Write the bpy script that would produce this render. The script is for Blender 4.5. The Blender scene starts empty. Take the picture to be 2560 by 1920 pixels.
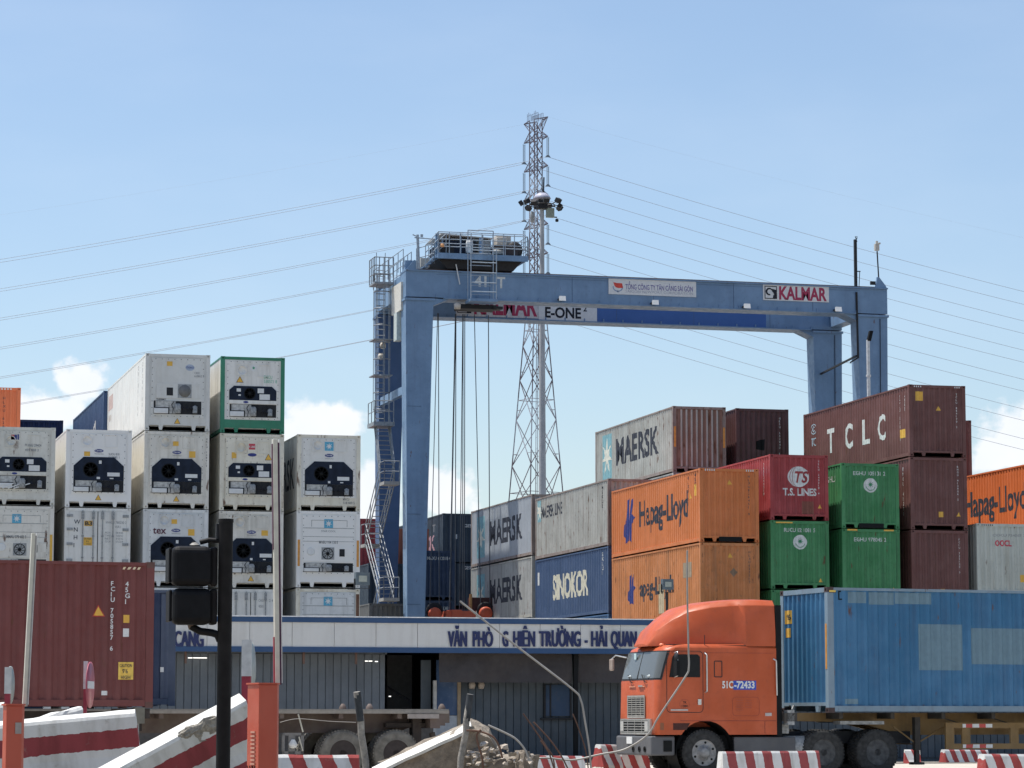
import bpy, bmesh, math, random
from mathutils import Vector, Matrix
random.seed(7)
S = bpy.context.scene
COL = S.collection
# ------------------------------------------------------------------ camera
FPX, HOR, EYE = 7250.0, 1796.0, 1.3
PITCH = math.atan((HOR-960)/FPX)
YAW = math.atan(1890*math.cos(PITCH)/FPX)
cd = bpy.data.cameras.new('camera'); cam = bpy.data.objects.new('camera', cd); COL.objects.link(cam)
cd.sensor_width = 36; cd.lens = FPX/2560*36; cd.clip_start = .5; cd.clip_end = 20000
cam.location = (0, 0, EYE); cam.rotation_euler = (math.pi/2+PITCH, 0, -YAW)
S.camera = cam
_F = Vector((math.sin(YAW)*math.cos(PITCH), math.cos(YAW)*math.cos(PITCH), math.sin(PITCH)))
_R = Vector((math.cos(YAW), -math.sin(YAW), 0))
_U = _R.cross(_F)
CAM = Vector((0, 0, EYE))
def ray(x, y): return _F+_R*((x-1280)/FPX)+_U*((960-y)/FPX)
def onY(x, y, Y): r = ray(x, y); return CAM+r*(Y/r.y)
def D(x, y, d): return CAM+ray(x, y)*d
# ------------------------------------------------------------------ light
SUNV = Vector((-.30, .16, .94)).normalized()
el = math.asin(SUNV.z); az = math.atan2(SUNV.x, SUNV.y)
w = bpy.data.worlds.new('World'); S.world = w; w.use_nodes = True
nt = w.node_tree; nt.nodes.clear()
def N(tree, t, **k):
    n = tree.nodes.new(t)
    for a, b in k.items(): setattr(n, a, b)
    return n
def math_n(tree, op, a, b=None, clamp=False):
    n = tree.nodes.new('ShaderNodeMath'); n.operation = op; n.use_clamp = clamp
    for i, v in enumerate((a, b)):
        if v is None: continue
        if isinstance(v, (int, float)): n.inputs[i].default_value = v
        else: tree.links.new(v, n.inputs[i])
    return n.outputs[0]
def build_world():
    L = nt.links.new
    sky = N(nt, 'ShaderNodeTexSky'); sky.sky_type = 'NISHITA'; sky.sun_disc = False
    sky.sun_elevation = el; sky.sun_rotation = az; sky.altitude = 10; sky.air_density = 1.0; sky.dust_density = 1.0; sky.ozone_density = 2.2
    tc = N(nt, 'ShaderNodeTexCoord'); sp = N(nt, 'ShaderNodeSeparateXYZ'); L(tc.outputs['Generated'], sp.inputs[0])
    az_ = math_n(nt, 'ARCTAN2', sp.outputs[0], sp.outputs[1]); el_ = math_n(nt, 'ARCSINE', sp.outputs[2])
    cb = N(nt, 'ShaderNodeCombineXYZ'); L(az_, cb.inputs[0]); L(el_, cb.inputs[1])
    # cumulus heaps near the horizon (centre and radii in picture pixels turned into angles)
    blobs = [(115, 1030, 140, 62), (205, 955, 70, 60), (20, 1040, 120, 60), (800, 1060, 125, 72), (745, 1110, 70, 65), (860, 1055, 60, 45),
             (935, 1260, 80, 120), (1110, 1240, 100, 75), (1060, 1200, 55, 55), (2545, 1075, 85, 75), (2500, 1130, 90, 50), (2470, 1150, 70, 35), (1000,1400,200,80)]
    dens = None
    for (x, y, rx, ry) in blobs:
        r = ray(x, y).normalized(); ca, ce = math.atan2(r.x, r.y), math.asin(r.z)
        mp = N(nt, 'ShaderNodeVectorMath', operation='SUBTRACT'); L(cb.outputs[0], mp.inputs[0]); mp.inputs[1].default_value = (ca, ce, 0)
        ms = N(nt, 'ShaderNodeVectorMath', operation='MULTIPLY'); L(mp.outputs[0], ms.inputs[0]); ms.inputs[1].default_value = (FPX/rx, FPX/ry, 0)
        ln = N(nt, 'ShaderNodeVectorMath', operation='LENGTH'); L(ms.outputs[0], ln.inputs[0])
        d = math_n(nt, 'SUBTRACT', 1.0, ln.outputs['Value'])
        dens = d if dens is None else math_n(nt, 'MAXIMUM', dens, d)
    nz = N(nt, 'ShaderNodeTexNoise'); L(cb.outputs[0], nz.inputs['Vector']); nz.inputs['Scale'].default_value = 95; nz.inputs['Detail'].default_value = 6; nz.inputs['Roughness'].default_value = .55
    nn = math_n(nt, 'MULTIPLY', math_n(nt, 'SUBTRACT', nz.outputs[0], .5), 1.9)
    dd = math_n(nt, 'ADD', dens, nn)
    mr = N(nt, 'ShaderNodeMapRange', interpolation_type='SMOOTHSTEP'); L(dd, mr.inputs[0]); mr.inputs[1].default_value = -.08; mr.inputs[2].default_value = .42; mr.inputs[4].default_value = .93
    # thin high veil
    mv = N(nt, 'ShaderNodeMapping'); L(cb.outputs[0], mv.inputs[0]); mv.inputs['Scale'].default_value = (1, 2.6, 1)
    n2 = N(nt, 'ShaderNodeTexNoise'); L(mv.outputs[0], n2.inputs['Vector']); n2.inputs['Scale'].default_value = 9; n2.inputs['Detail'].default_value = 5
    m2 = N(nt, 'ShaderNodeMapRange', interpolation_type='SMOOTHSTEP'); L(n2.outputs[0], m2.inputs[0]); m2.inputs[1].default_value = .38; m2.inputs[2].default_value = .8; m2.inputs[3].default_value = .0; m2.inputs[4].default_value = .10
    n3 = N(nt, 'ShaderNodeTexNoise'); L(cb.outputs[0], n3.inputs['Vector']); n3.inputs['Scale'].default_value = 60; n3.inputs['Detail'].default_value = 4
    cr = N(nt, 'ShaderNodeMix', data_type='RGBA'); L(n3.outputs[0], cr.inputs[0]); cr.inputs[6].default_value = (5.6,5.9,6.4,1); cr.inputs[7].default_value = (6.6,6.6,6.6,1)
    tint = N(nt, 'ShaderNodeMix', data_type='RGBA', blend_type='MULTIPLY'); tint.inputs[0].default_value = 1
    L(sky.outputs[0], tint.inputs[6]); tint.inputs[7].default_value = (SKYT[0], SKYT[1], SKYT[2], 1)
    mixv = N(nt, 'ShaderNodeMix', data_type='RGBA'); L(m2.outputs[0], mixv.inputs[0]); L(tint.outputs[2], mixv.inputs[6]); mixv.inputs[7].default_value = (5.2,5.8,6.6,1)
    mix = N(nt, 'ShaderNodeMix', data_type='RGBA'); L(mr.outputs[0], mix.inputs[0]); L(mixv.outputs[2], mix.inputs[6]); L(cr.outputs[2], mix.inputs[7])
    bg = N(nt, 'ShaderNodeBackground'); bg.inputs[1].default_value = .115; L(mix.outputs[2], bg.inputs[0])
    o = N(nt, 'ShaderNodeOutputWorld'); L(bg.outputs[0], o.inputs[0])
SKYT = (1.015, 1.0, .985)
build_world()
sl = bpy.data.lights.new('sun', 'SUN'); sl.energy = 4.2; sl.angle = math.radians(.53); sl.color = (1, .95, .87)
so = bpy.data.objects.new('sun', sl); COL.objects.link(so); so.rotation_euler = SUNV.to_track_quat('Z', 'Y').to_euler()
S.view_settings.view_transform = 'Standard'; S.view_settings.look = 'None'; S.view_settings.gamma = 1
S.view_settings.exposure = 0.5
S.render.engine = 'CYCLES'

# ------------------------------------------------------------------ materials
_M = {}
def paint(key, col, rough=.5, wear=.25, rust=0.0, streak=.25, metal=0, dirt=(.10, .085, .07), scale=1.0, bump=.0, patch=None):
    if key in _M: return _M[key]
    m = bpy.data.materials.new(key); m.use_nodes = True; t = m.node_tree; L = t.links.new
    b = t.nodes['Principled BSDF']; b.inputs['Roughness'].default_value = rough; b.inputs['Metallic'].default_value = metal; b.inputs['Specular IOR Level'].default_value = .35
    tc = N(t, 'ShaderNodeTexCoord'); oi = N(t, 'ShaderNodeObjectInfo')
    off = N(t, 'ShaderNodeVectorMath', operation='SCALE'); L(oi.outputs['Random'], off.inputs['Scale']); off.inputs[0].default_value = (37, 53, 71)
    ad = N(t, 'ShaderNodeVectorMath', operation='ADD'); L(tc.outputs['Object'], ad.inputs[0]); L(off.outputs[0], ad.inputs[1])
    def noise(sc, det, msc=(1, 1, 1)):
        mp = N(t, 'ShaderNodeMapping'); L(ad.outputs[0], mp.inputs[0]); mp.inputs['Scale'].default_value = msc
        n = N(t, 'ShaderNodeTexNoise'); L(mp.outputs[0], n.inputs['Vector']); n.inputs['Scale'].default_value = sc*scale; n.inputs['Detail'].default_value = det
        n.inputs['Roughness'].default_value = .6
        return n.outputs[0]
    def ramp(v, a, c, lo, hi):
        r = N(t, 'ShaderNodeMapRange', interpolation_type='SMOOTHSTEP'); L(v, r.inputs[0]); r.inputs[1].default_value = a; r.inputs[2].default_value = c
        r.inputs[3].default_value = lo; r.inputs[4].default_value = hi; return r.outputs[0]
    def mixc(f, a, c, mode='MIX'):
        x = N(t, 'ShaderNodeMix', data_type='RGBA', blend_type=mode)
        if isinstance(f, float): x.inputs[0].default_value = f
        else: L(f, x.inputs[0])
        for i, v in ((6, a), (7, c)):
            if isinstance(v, tuple): x.inputs[i].default_value = (*v, 1)
            else: L(v, x.inputs[i])
        return x.outputs[2]
    base = tuple(col)
    fade = tuple(min(1, c*1.25+.03) for c in col)
    c = mixc(ramp(noise(.9, 4), .35, .7, 0, wear*1.6), base, fade)
    c = mixc(ramp(noise(3.0, 5, (1, 1, .10)), .45, .8, 0, streak), c, dirt)
    c = mixc(ramp(noise(7, 6), .52, .78, 0, wear*.9), c, dirt)
    if rust > 0:
        c = mixc(ramp(noise(5, 7, (1, 1, .28)), .66-rust*.22, .74-rust*.14, 0, .9), c, (.11, .045, .022))
    L(c, b.inputs['Base Color'])
    rr = ramp(noise(4, 4), .3, .75, rough-.08, min(1, rough+.22)); L(rr, b.inputs['Roughness'])
    if bump > 0:
        bp = N(t, 'ShaderNodeBump'); bp.inputs['Strength'].default_value = bump; bp.inputs['Distance'].default_value = .05
        L(noise(1.6, 3), bp.inputs['Height']); L(bp.outputs[0], b.inputs['Normal'])
    _M[key] = m; return m
def plain(key, col, rough=.6, metal=0, noise=.15, sc=8):
    if key in _M: return _M[key]
    m = bpy.data.materials.new(key); m.use_nodes = True; t = m.node_tree; L = t.links.new
    b = t.nodes['Principled BSDF']; b.inputs['Roughness'].default_value = rough; b.inputs['Metallic'].default_value = metal; b.inputs['Specular IOR Level'].default_value = .2 if max(col) < .1 else .4
    tc = N(t, 'ShaderNodeTexCoord'); n = N(t, 'ShaderNodeTexNoise'); L(tc.outputs['Object'], n.inputs['Vector']); n.inputs['Scale'].default_value = sc; n.inputs['Detail'].default_value = 5
    x = N(t, 'ShaderNodeMix', data_type='RGBA'); r = N(t, 'ShaderNodeMapRange'); L(n.outputs[0], r.inputs[0]); r.inputs[1].default_value = .3; r.inputs[2].default_value = .7
    L(r.outputs[0], x.inputs[0]); x.inputs[6].default_value = (*[v*(1-noise) for v in col], 1); x.inputs[7].default_value = (*[min(1, v*(1+noise)) for v in col], 1)
    L(x.outputs[2], b.inputs['Base Color']); _M[key] = m; return m
def stripes(key, c1, c2, period, axis=(0, 0, 1), phase=0, duty=.5, rough=.6, chip=.0):
    """hard painted bands along a direction of the object"""
    if key in _M: return _M[key]
    m = bpy.data.materials.new(key); m.use_nodes = True; t = m.node_tree; L = t.links.new
    b = t.nodes['Principled BSDF']; b.inputs['Roughness'].default_value = rough
    tc = N(t, 'ShaderNodeTexCoord'); dt = N(t, 'ShaderNodeVectorMath', operation='DOT_PRODUCT'); L(tc.outputs['Object'], dt.inputs[0]); dt.inputs[1].default_value = axis
    n = N(t, 'ShaderNodeTexNoise'); L(tc.outputs['Object'], n.inputs['Vector']); n.inputs['Scale'].default_value = 12; n.inputs['Detail'].default_value = 5
    v = math_n(t, 'ADD', dt.outputs['Value'], math_n(t, 'MULTIPLY', math_n(t, 'SUBTRACT', n.outputs[0], .5), period*.10))
    f = math_n(t, 'FRACT', math_n(t, 'ADD', math_n(t, 'DIVIDE', v, period), phase+100))
    g = math_n(t, 'GREATER_THAN', f, duty)
    x = N(t, 'ShaderNodeMix', data_type='RGBA'); L(g, x.inputs[0]); x.inputs[6].default_value = (*c1, 1); x.inputs[7].default_value = (*c2, 1)
    n2 = N(t, 'ShaderNodeTexNoise'); L(tc.outputs['Object'], n2.inputs['Vector']); n2.inputs['Scale'].default_value = 7; n2.inputs['Detail'].default_value = 8; n2.inputs['Roughness'].default_value = .65
    r2 = N(t, 'ShaderNodeMapRange', interpolation_type='SMOOTHSTEP'); L(n2.outputs[0], r2.inputs[0]); r2.inputs[1].default_value = .6; r2.inputs[2].default_value = .72; r2.inputs[4].default_value = .35+chip
    x2 = N(t, 'ShaderNodeMix', data_type='RGBA'); L(r2.outputs[0], x2.inputs[0]); L(x.outputs[2], x2.inputs[6]); x2.inputs[7].default_value = (.30, .27, .22, 1)
    n4 = N(t, 'ShaderNodeTexNoise'); mp4 = N(t, 'ShaderNodeMapping'); mp4.inputs['Scale'].default_value = (1, 1, .25); L(tc.outputs['Object'], mp4.inputs[0]); L(mp4.outputs[0], n4.inputs['Vector']); n4.inputs['Scale'].default_value = 3.5; n4.inputs['Detail'].default_value = 7; n4.inputs['Roughness'].default_value = .65
    r4 = N(t, 'ShaderNodeMapRange', interpolation_type='SMOOTHSTEP'); L(n4.outputs[0], r4.inputs[0]); r4.inputs[1].default_value = .42; r4.inputs[2].default_value = .75; r4.inputs[4].default_value = .55
    x4 = N(t, 'ShaderNodeMix', data_type='RGBA', blend_type='MULTIPLY'); L(r4.outputs[0], x4.inputs[0]); L(x2.outputs[2], x4.inputs[6]); x4.inputs[7].default_value = (.50, .47, .42, 1); x2 = x4
    L(x2.outputs[2], b.inputs['Base Color'])
    bp = N(t, 'ShaderNodeBump'); bp.inputs['Strength'].default_value = .35; bp.inputs['Distance'].default_value = .02; L(n2.outputs[0], bp.inputs['Height']); L(bp.outputs[0], b.inputs['Normal'])
    _M[key] = m; return m
def rubble_mat(key, c1, c2, sc=9):
    if key in _M: return _M[key]
    m = bpy.data.materials.new(key); m.use_nodes = True; t = m.node_tree; L = t.links.new
    b = t.nodes['Principled BSDF']; b.inputs['Roughness'].default_value = .95
    tc = N(t, 'ShaderNodeTexCoord'); n = N(t, 'ShaderNodeTexNoise'); L(tc.outputs['Object'], n.inputs['Vector']); n.inputs['Scale'].default_value = sc; n.inputs['Detail'].default_value = 8; n.inputs['Roughness'].default_value = .7
    r = N(t, 'ShaderNodeMapRange'); L(n.outputs[0], r.inputs[0]); r.inputs[1].default_value = .35; r.inputs[2].default_value = .65
    x = N(t, 'ShaderNodeMix', data_type='RGBA'); L(r.outputs[0], x.inputs[0]); x.inputs[6].default_value = (*c1, 1); x.inputs[7].default_value = (*c2, 1)
    L(x.outputs[2], b.inputs['Base Color'])
    bp = N(t, 'ShaderNodeBump'); bp.inputs['Strength'].default_value = .8; bp.inputs['Distance'].default_value = .04; L(n.outputs[0], bp.inputs['Height']); L(bp.outputs[0], b.inputs['Normal'])
    _M[key] = m; return m
def glass(key, col=(.02, .025, .03)):
    if key in _M: return _M[key]
    m = bpy.data.materials.new(key); m.use_nodes = True; b = m.node_tree.nodes['Principled BSDF']
    b.inputs['Base Color'].default_value = (*col, 1); b.inputs['Roughness'].default_value = .06; b.inputs['IOR'].default_value = 1.6; b.inputs['Coat Weight'].default_value = .5
    b.inputs['Coat Roughness'].default_value = .03; _M[key] = m; return m

WHITE = plain('sticker_white', (.66, .67, .66), .5, noise=.06)
YEL = plain('sticker_yellow', (.72, .42, .07), .5, noise=.08)
BLK = plain('matt_black', (.007, .008, .009), .7)
DARK = plain('dark_steel', (.026, .027, .030), .6)
NAVY = plain('navy_panel', (.012, .019, .036), .6, noise=.35, sc=3)
INK = plain('black_ink', (.02, .022, .03), .6, noise=.3)
GALV = plain('galvanised_steel', (.26, .28, .30), .5, .3, noise=.2)
GREYM = plain('machine_grey', (.28, .29, .29), .5, noise=.35, sc=14)
RUB = plain('tyre_rubber', (.045, .045, .044), .85, noise=.35, sc=12)
CHROME = plain('chrome', (.62, .62, .6), .28, .75, noise=.12)

# ------------------------------------------------------------------ mesh helpers
class MB:
    def __init__(s): s.v = []; s.f = []; s.sm = []
    def add(s, vs, fs, smooth=False):
        o = len(s.v); s.v += [tuple(v) for v in vs]
        for f in fs: s.f.append([i+o for i in f]); s.sm.append(smooth)
        return s
    def box(s, x0, x1, y0, y1, z0, z1, M=None):
        vs = [Vector(p) for p in ((x0, y0, z0), (x1, y0, z0), (x1, y1, z0), (x0, y1, z0), (x0, y0, z1), (x1, y0, z1), (x1, y1, z1), (x0, y1, z1))]
        if M: vs = [M @ v for v in vs]
        return s.add(vs, [(0, 3, 2, 1), (4, 5, 6, 7), (0, 1, 5, 4), (1, 2, 6, 5), (2, 3, 7, 6), (3, 0, 4, 7)])
    def hexa(s, b, t):
        return s.add(list(b)+list(t), [(0, 3, 2, 1), (4, 5, 6, 7), (0, 1, 5, 4), (1, 2, 6, 5), (2, 3, 7, 6), (3, 0, 4, 7)])
    def tube(s, p0, p1, r, n=8, r1=None, cap=True):
        p0, p1 = Vector(p0), Vector(p1); d = p1-p0
        if d.length < 1e-6: return s
        q = d.to_track_quat('Z', 'Y'); r1 = r if r1 is None else r1
        vs = []
        for p, rr in ((p0, r), (p1, r1)):
            for i in range(n): a = 2*math.pi*(i+.5)/n; vs.append(p+q @ Vector((math.cos(a)*rr, math.sin(a)*rr, 0)))
        s.add(vs, [(i, (i+1) % n, n+(i+1) % n, n+i) for i in range(n)], n > 5)
        if cap: s.add(vs, [tuple(reversed(range(n))), tuple(range(n, 2*n))])
        return s
    def bar(s, p0, p1, w=.05): return s.tube(p0, p1, w*.7, 4)
    def path(s, pts, r, n=6):
        pts = [Vector(p) for p in pts]; vs = []; m = len(pts)
        for i, p in enumerate(pts):
            d = (pts[min(i+1, m-1)]-pts[max(i-1, 0)]).normalized()
            a = d.cross(Vector((.3, .9, .1))).normalized(); b = d.cross(a)
            for k in range(n): t = 2*math.pi*k/n; vs.append(p+a*math.cos(t)*r+b*math.sin(t)*r)
        fs = [(i*n+k, i*n+(k+1) % n, (i+1)*n+(k+1) % n, (i+1)*n+k) for i in range(m-1) for k in range(n)]
        s.add(vs, fs, True); s.add(vs, [tuple(range(n))[::-1], tuple(range((m-1)*n, m*n))]); return s
    def lathe(s, prof, axis='Z', n=24, c=(0, 0, 0), cap=True):
        """prof = [(radius, height)...]"""
        vs = []; m = len(prof)
        for (r, h) in prof:
            for k in range(n):
                a = 2*math.pi*k/n; x, y = r*math.cos(a), r*math.sin(a)
                p = (x, y, h) if axis == 'Z' else ((x, h, y) if axis == 'Y' else (h, x, y))
                vs.append(tuple(p[i]+c[i] for i in range(3)))
        s.add(vs, [(i*n+k, i*n+(k+1) % n, (i+1)*n+(k+1) % n, (i+1)*n+k) for i in range(m-1) for k in range(n)], True)
        if cap and prof[0][0] > 1e-4: s.add(vs, [tuple(range(n))])
        if cap and prof[-1][0] > 1e-4: s.add(vs, [tuple(range((m-1)*n, m*n))])
        return s
    def prism(s, poly, a, b, axis='Y'):
        """poly in the two other axes, extruded from a to b"""
        def P(u, v, h): return (u, h, v) if axis == 'Y' else ((h, u, v) if axis == 'X' else (u, v, h))
        n = len(poly); vs = [P(u, v, a) for u, v in poly]+[P(u, v, b) for u, v in poly]
        return s.add(vs, [tuple(range(n)), tuple(range(n, 2*n))]+[(i, (i+1) % n, n+(i+1) % n, n+i) for i in range(n)])
    def mesh(s, name, slots=1):
        me = bpy.data.meshes.new(name); me.from_pydata(s.v, [], s.f); me.polygons.foreach_set('use_smooth', s.sm)
        bm = bmesh.new(); bm.from_mesh(me); bmesh.ops.recalc_face_normals(bm, faces=bm.faces); bm.to_mesh(me); bm.free()
        return me
    def build(s, name, mat, parent=None, loc=(0, 0, 0), rot=(0, 0, 0)):
        return inst(name, s.mesh(name), mat, parent, loc, rot)
def inst(name, me, mat, parent=None, loc=(0, 0, 0), rot=(0, 0, 0)):
    if not me.materials: me.materials.append(mat)
    o = bpy.data.objects.new(name, me); COL.objects.link(o)
    o.material_slots[0].link = 'OBJECT'; o.material_slots[0].material = mat
    o.parent = parent; o.location = loc; o.rotation_euler = rot
    return o
def bevel(o, wd, seg=2):
    m = o.modifiers.new('bevel', 'BEVEL'); m.width = wd; m.segments = seg; m.limit_method = 'ANGLE'; m.angle_limit = math.radians(35); return o
def tag(o, label=None, cat=None, group=None, kind=None):
    if label: o['label'] = label
    if cat: o['category'] = cat
    if group: o['group'] = group
    if kind: o['kind'] = kind
    return o
def thing(name, label, cat, loc=(0, 0, 0), rz=0, group=None, rot=None):
    o = bpy.data.objects.new(name, None); COL.objects.link(o); o.empty_display_size = .3
    o.location = loc; o.rotation_euler = rot if rot else (0, 0, rz); return tag(o, label, cat, group)

# ------------------------------------------------------------------ lettering
_T = {}
def glyphs(txt, bold=.0, shear=0, space=1):
    k = (txt, bold, shear, space)
    if k in _T: return _T[k]
    c = bpy.data.curves.new('t', 'FONT'); c.body = txt; c.size = 1; c.offset = bold; c.shear = shear; c.resolution_u = 3; c.space_character = space
    o = bpy.data.objects.new('t', c); COL.objects.link(o)
    dg = bpy.context.evaluated_depsgraph_get(); dg.update()
    me = bpy.data.meshes.new_from_object(o.evaluated_get(dg))
    vs = [(v.co.x, v.co.y) for v in me.vertices]; fs = [list(p.vertices) for p in me.polygons]
    bpy.data.objects.remove(o); bpy.data.curves.remove(c); bpy.data.meshes.remove(me)
    _T[k] = (vs, fs); return _T[k]
CAPH = max(y for x, y in glyphs('H')[0])
def fit(txt, x, z, cap, width=None, bold=.0, shear=0, space=1):
    """2D verts/faces with baseline at z, left edge at x"""
    vs, fs = glyphs(txt, bold, shear, space); sc = cap/CAPH
    x0 = min(v[0] for v in vs); x1 = max(v[0] for v in vs); sx = sc if width is None else width/(x1-x0)
    return [((a-x0)*sx+x, b*sc+z) for a, b in vs], fs
def disc(cx, cz, r, n=20, rz=None): return [(cx+r*math.cos(2*math.pi*i/n), cz+(rz or r)*math.sin(2*math.pi*i/n)) for i in range(n)], [list(range(n))]
def rect(x0, x1, z0, z1): return [(x0, z0), (x1, z0), (x1, z1), (x0, z1)], [[0, 1, 2, 3]]
def star(cx, cz, r, r2, n=7, sz=1):
    v = [(cx, cz)]+[(cx+math.sin(math.pi*i/n)*(r if i % 2 == 0 else r2), cz+math.cos(math.pi*i/n)*(r if i % 2 == 0 else r2)*sz) for i in range(2*n)]
    return v, [[0, 1+i, 1+(i+1) % (2*n)] for i in range(2*n)]
def tri(cx, cz, s): return [(cx-s, cz-s*.8), (cx+s, cz-s*.8), (cx, cz+s)], [[0, 1, 2]]
def merge(*ps):
    v = []; f = []
    for a, b in ps: o = len(v); v += a; f += [[i+o for i in q] for q in b]
    return v, f
# ------------------------------------------------------------------ containers
W2 = 1.219
def corr(n0, n1, pitch, depth):
    """trapezoid rib profile between n0 and n1 -> [(pos, depth)]"""
    n = max(1, round((n1-n0)/pitch)); p = (n1-n0)/n; out = [(n0, 0.)]
    for i in range(n):
        a = n0+i*p
        out += [(a+p*.14, 0.), (a+p*.36, depth), (a+p*.64, depth), (a+p*.86, 0.)]
    out.append((n1, 0.)); return out
_prof = {}
def prof(kind, L):
    k = (kind, L)
    if k not in _prof:
        if kind == 'side': _prof[k] = corr(.16, L-.16, .278, .031 if L != 12.19 else .044)
        elif kind == 'end': _prof[k] = corr(-1.06, 1.06, .236, .045)
    return _prof[k]
def depth_at(pr, p):
    if p <= pr[0][0] or p >= pr[-1][0]: return 0.
    for (a, da), (b, db) in zip(pr, pr[1:]):
        if a <= p <= b: return da+(db-da)*((p-a)/(b-a) if b > a else 0)
    return 0.
_CM = {}
def cmesh(kind, L, H):
    k = (kind, L, H)
    if k in _CM: return _CM[k]
    m = MB()
    if kind in ('walls', 'smooth'):
        x = W2-.012
        ps = prof('side', L); pe = prof('end', 0)
        if kind == 'smooth':
            ps = [(.16, 0)]; 
            n = 20
            for i in range(n):
                a = .16+(L-.32)*(i+1)/n; ps += [(a-.03, 0), (a-.022, .006), (a-.008, .006), (a, 0)]
        for sx in (-1, 1):
            vs = []
            for (p, d) in ps: vs += [(sx*(x-d), p, .15), (sx*(x-d), p, H-.07)]
            m.add(vs, [(2*i, 2*i+2, 2*i+3, 2*i+1) for i in range(len(ps)-1)])
        for sy in (0, 1):
            if kind == 'smooth': continue
            vs = []
            for (p, d) in pe: y = (.015+d) if sy == 0 else (L-.015-d); vs += [(p, y, .2), (p, y, H-.10)]
            m.add(vs, [(2*i, 2*i+2, 2*i+3, 2*i+1) for i in range(len(pe)-1)])
        if kind == 'smooth': m.box(-1.07, 1.07, .02, .06, .5, H-.12); m.box(-1.07, 1.07, L-.06, L-.02, .18, H-.1)
    elif kind == 'roof':
        pr = corr(.1, L-.1, .30, .018); vs = []
        for (p, d) in pr: vs += [(-W2+.04, p, H-.02-d), (W2-.04, p, H-.02-d)]
        m.add(vs, [(2*i, 2*i+2, 2*i+3, 2*i+1) for i in range(len(pr)-1)])
        m.box(-W2+.05, W2-.05, .1, L-.1, .17, .19)
        for i in range(int(L/.9)): m.box(-W2+.05, W2-.05, .35+i*.9, .42+i*.9, .04, .168)
    elif kind in ('frame', 'rframe', 'gframe'):
        c = .178
        for sx in (-1, 1):
            a, b = sorted((sx*W2, sx*(W2-.15)))
            for y0 in (0, L-.16): m.box(a, b, y0+.002, y0+.158, .118, H-.118)
            a, b = sorted((sx*W2, sx*(W2-.06))); m.box(a, b, .162, L-.162, .03, .16)
            m.box(a, b, .162, L-.162, H-.075, H-.012)
        for y0 in (.0, L-.07):
            m.box(-W2+.152, W2-.152, y0+.004, y0+.066, H-.12, H-.008)
            # sill with tapered feet, so that the dark tunnels show between them
            top = .5 if kind != 'frame' else .24; z1 = .16 if kind == 'frame' else .20
            m.box(-W2+.152, W2-.152, y0+.004, y0+.066, z1, top)
            for cx, wd in ((-.62, .09), (.62, .09)):
                m.prism([(cx-wd, z1-.001), (cx+wd, z1-.001), (cx+wd*.55, .02), (cx-wd*.55, .02)], y0+.006, y0+.064)
        m.box(-W2+.1, W2-.1, .35, .40, .03, .165)
    elif kind == 'cast':
        m.box(-.081, .081, 0, .178, 0, .118)
        m.box(-.034, .034, -.002, .03, .035, .085)
    _CM[k] = m.mesh(kind); return _CM[k]
HOLE = None
def castings(par, L, H, mat):
    global HOLE
    if HOLE is None:
        m = MB()
        # casting block with an oval pocket: ring of boxes so the hole is real
        m.box(-.081, -.035, 0, .16, 0, .118); m.box(.035, .081, 0, .16, 0, .118); m.box(-.035, .035, 0, .16, 0, .03); m.box(-.035, .035, 0, .16, .088, .118)
        m.box(-.034, .034, .06, .1, .031, .087); HOLE = m.mesh('corner_casting')
    for sx in (-1, 1):
        for z in (0, H-.118):
            inst('corner_casting', HOLE, mat, par, (sx*(W2-.079), -.002, z))
            o = inst('corner_casting', HOLE, mat, par, (sx*(W2-.079), L+.002, z), (0, 0, math.pi))

def drape(v2, f2, pr, tofn, off=.004):
    """lay a flat 2D design onto the ribs so paint follows them; tofn maps (s, z, depth) to a point; pr is in design coordinate"""
    bm = bmesh.new(); bv = [bm.verts.new((a, b, 0)) for a, b in v2]
    for f in f2:
        try: bm.faces.new([bv[i] for i in f])
        except ValueError: pass
    if pr and len(v2):
        lo = min(a for a, b in v2); hi = max(a for a, b in v2)
        for (p, d) in pr:
            if lo < p < hi:
                bmesh.ops.bisect_plane(bm, geom=bm.verts[:]+bm.edges[:]+bm.faces[:], plane_co=(p, 0, 0), plane_no=(1, 0, 0))
    for v in bm.verts:
        d = depth_at(pr, v.co.x) if pr else 0
        v.co = tofn(v.co.x, v.co.y, d-off)
    me = bpy.data.meshes.new('lettering'); bm.to_mesh(me); bm.free(); return me
class Cont:
    """one container; end marks use x from -1.219..1.219, side marks use s from the far end (0) to the near end (L)"""
    def __init__(s, name, label, X, Y, top, H=2.896, L=12.192, kind='dry', mat=None, fmat=None, cmat=None, group=None, rz=0, z0=None, cat='container'):
        s.L, s.H, s.kind = L, H, kind
        s.t = thing(name, label, cat, (X+W2, Y, (top-H) if z0 is None else z0), rz, group)
        fm = fmat or mat
        s.walls = inst('wall_panels', cmesh('smooth' if kind == 'reefer' else 'walls', L, H), mat, s.t)
        inst('roof', cmesh('roof', L, H), mat, s.t)
        inst('frame', cmesh('rframe' if kind == 'reefer' else 'frame', L, H), fm, s.t)
        castings(s.t, L, H, cmat or fm)
    def end(s, name, d, mat, off=.004, y=None):
        pr = None if s.kind == 'reefer' else prof('end', 0)
        y0 = (.02 if s.kind == 'reefer' else .015) if y is None else y
        if y is not None: pr = None
        return inst(name, drape(d[0], d[1], pr, lambda a, z, dd: (a, y0+dd, z), off), mat, s.t)
    def side(s, name, d, mat, off=.004):
        L = s.L; pr = [] if s.kind == 'reefer' else [(L-p, dd) for p, dd in reversed(prof('side', L))]
        return inst(name, drape(d[0], d[1], pr, lambda a, z, dd: (-(W2-.012-dd), L-a, z), off), mat, s.t)
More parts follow.
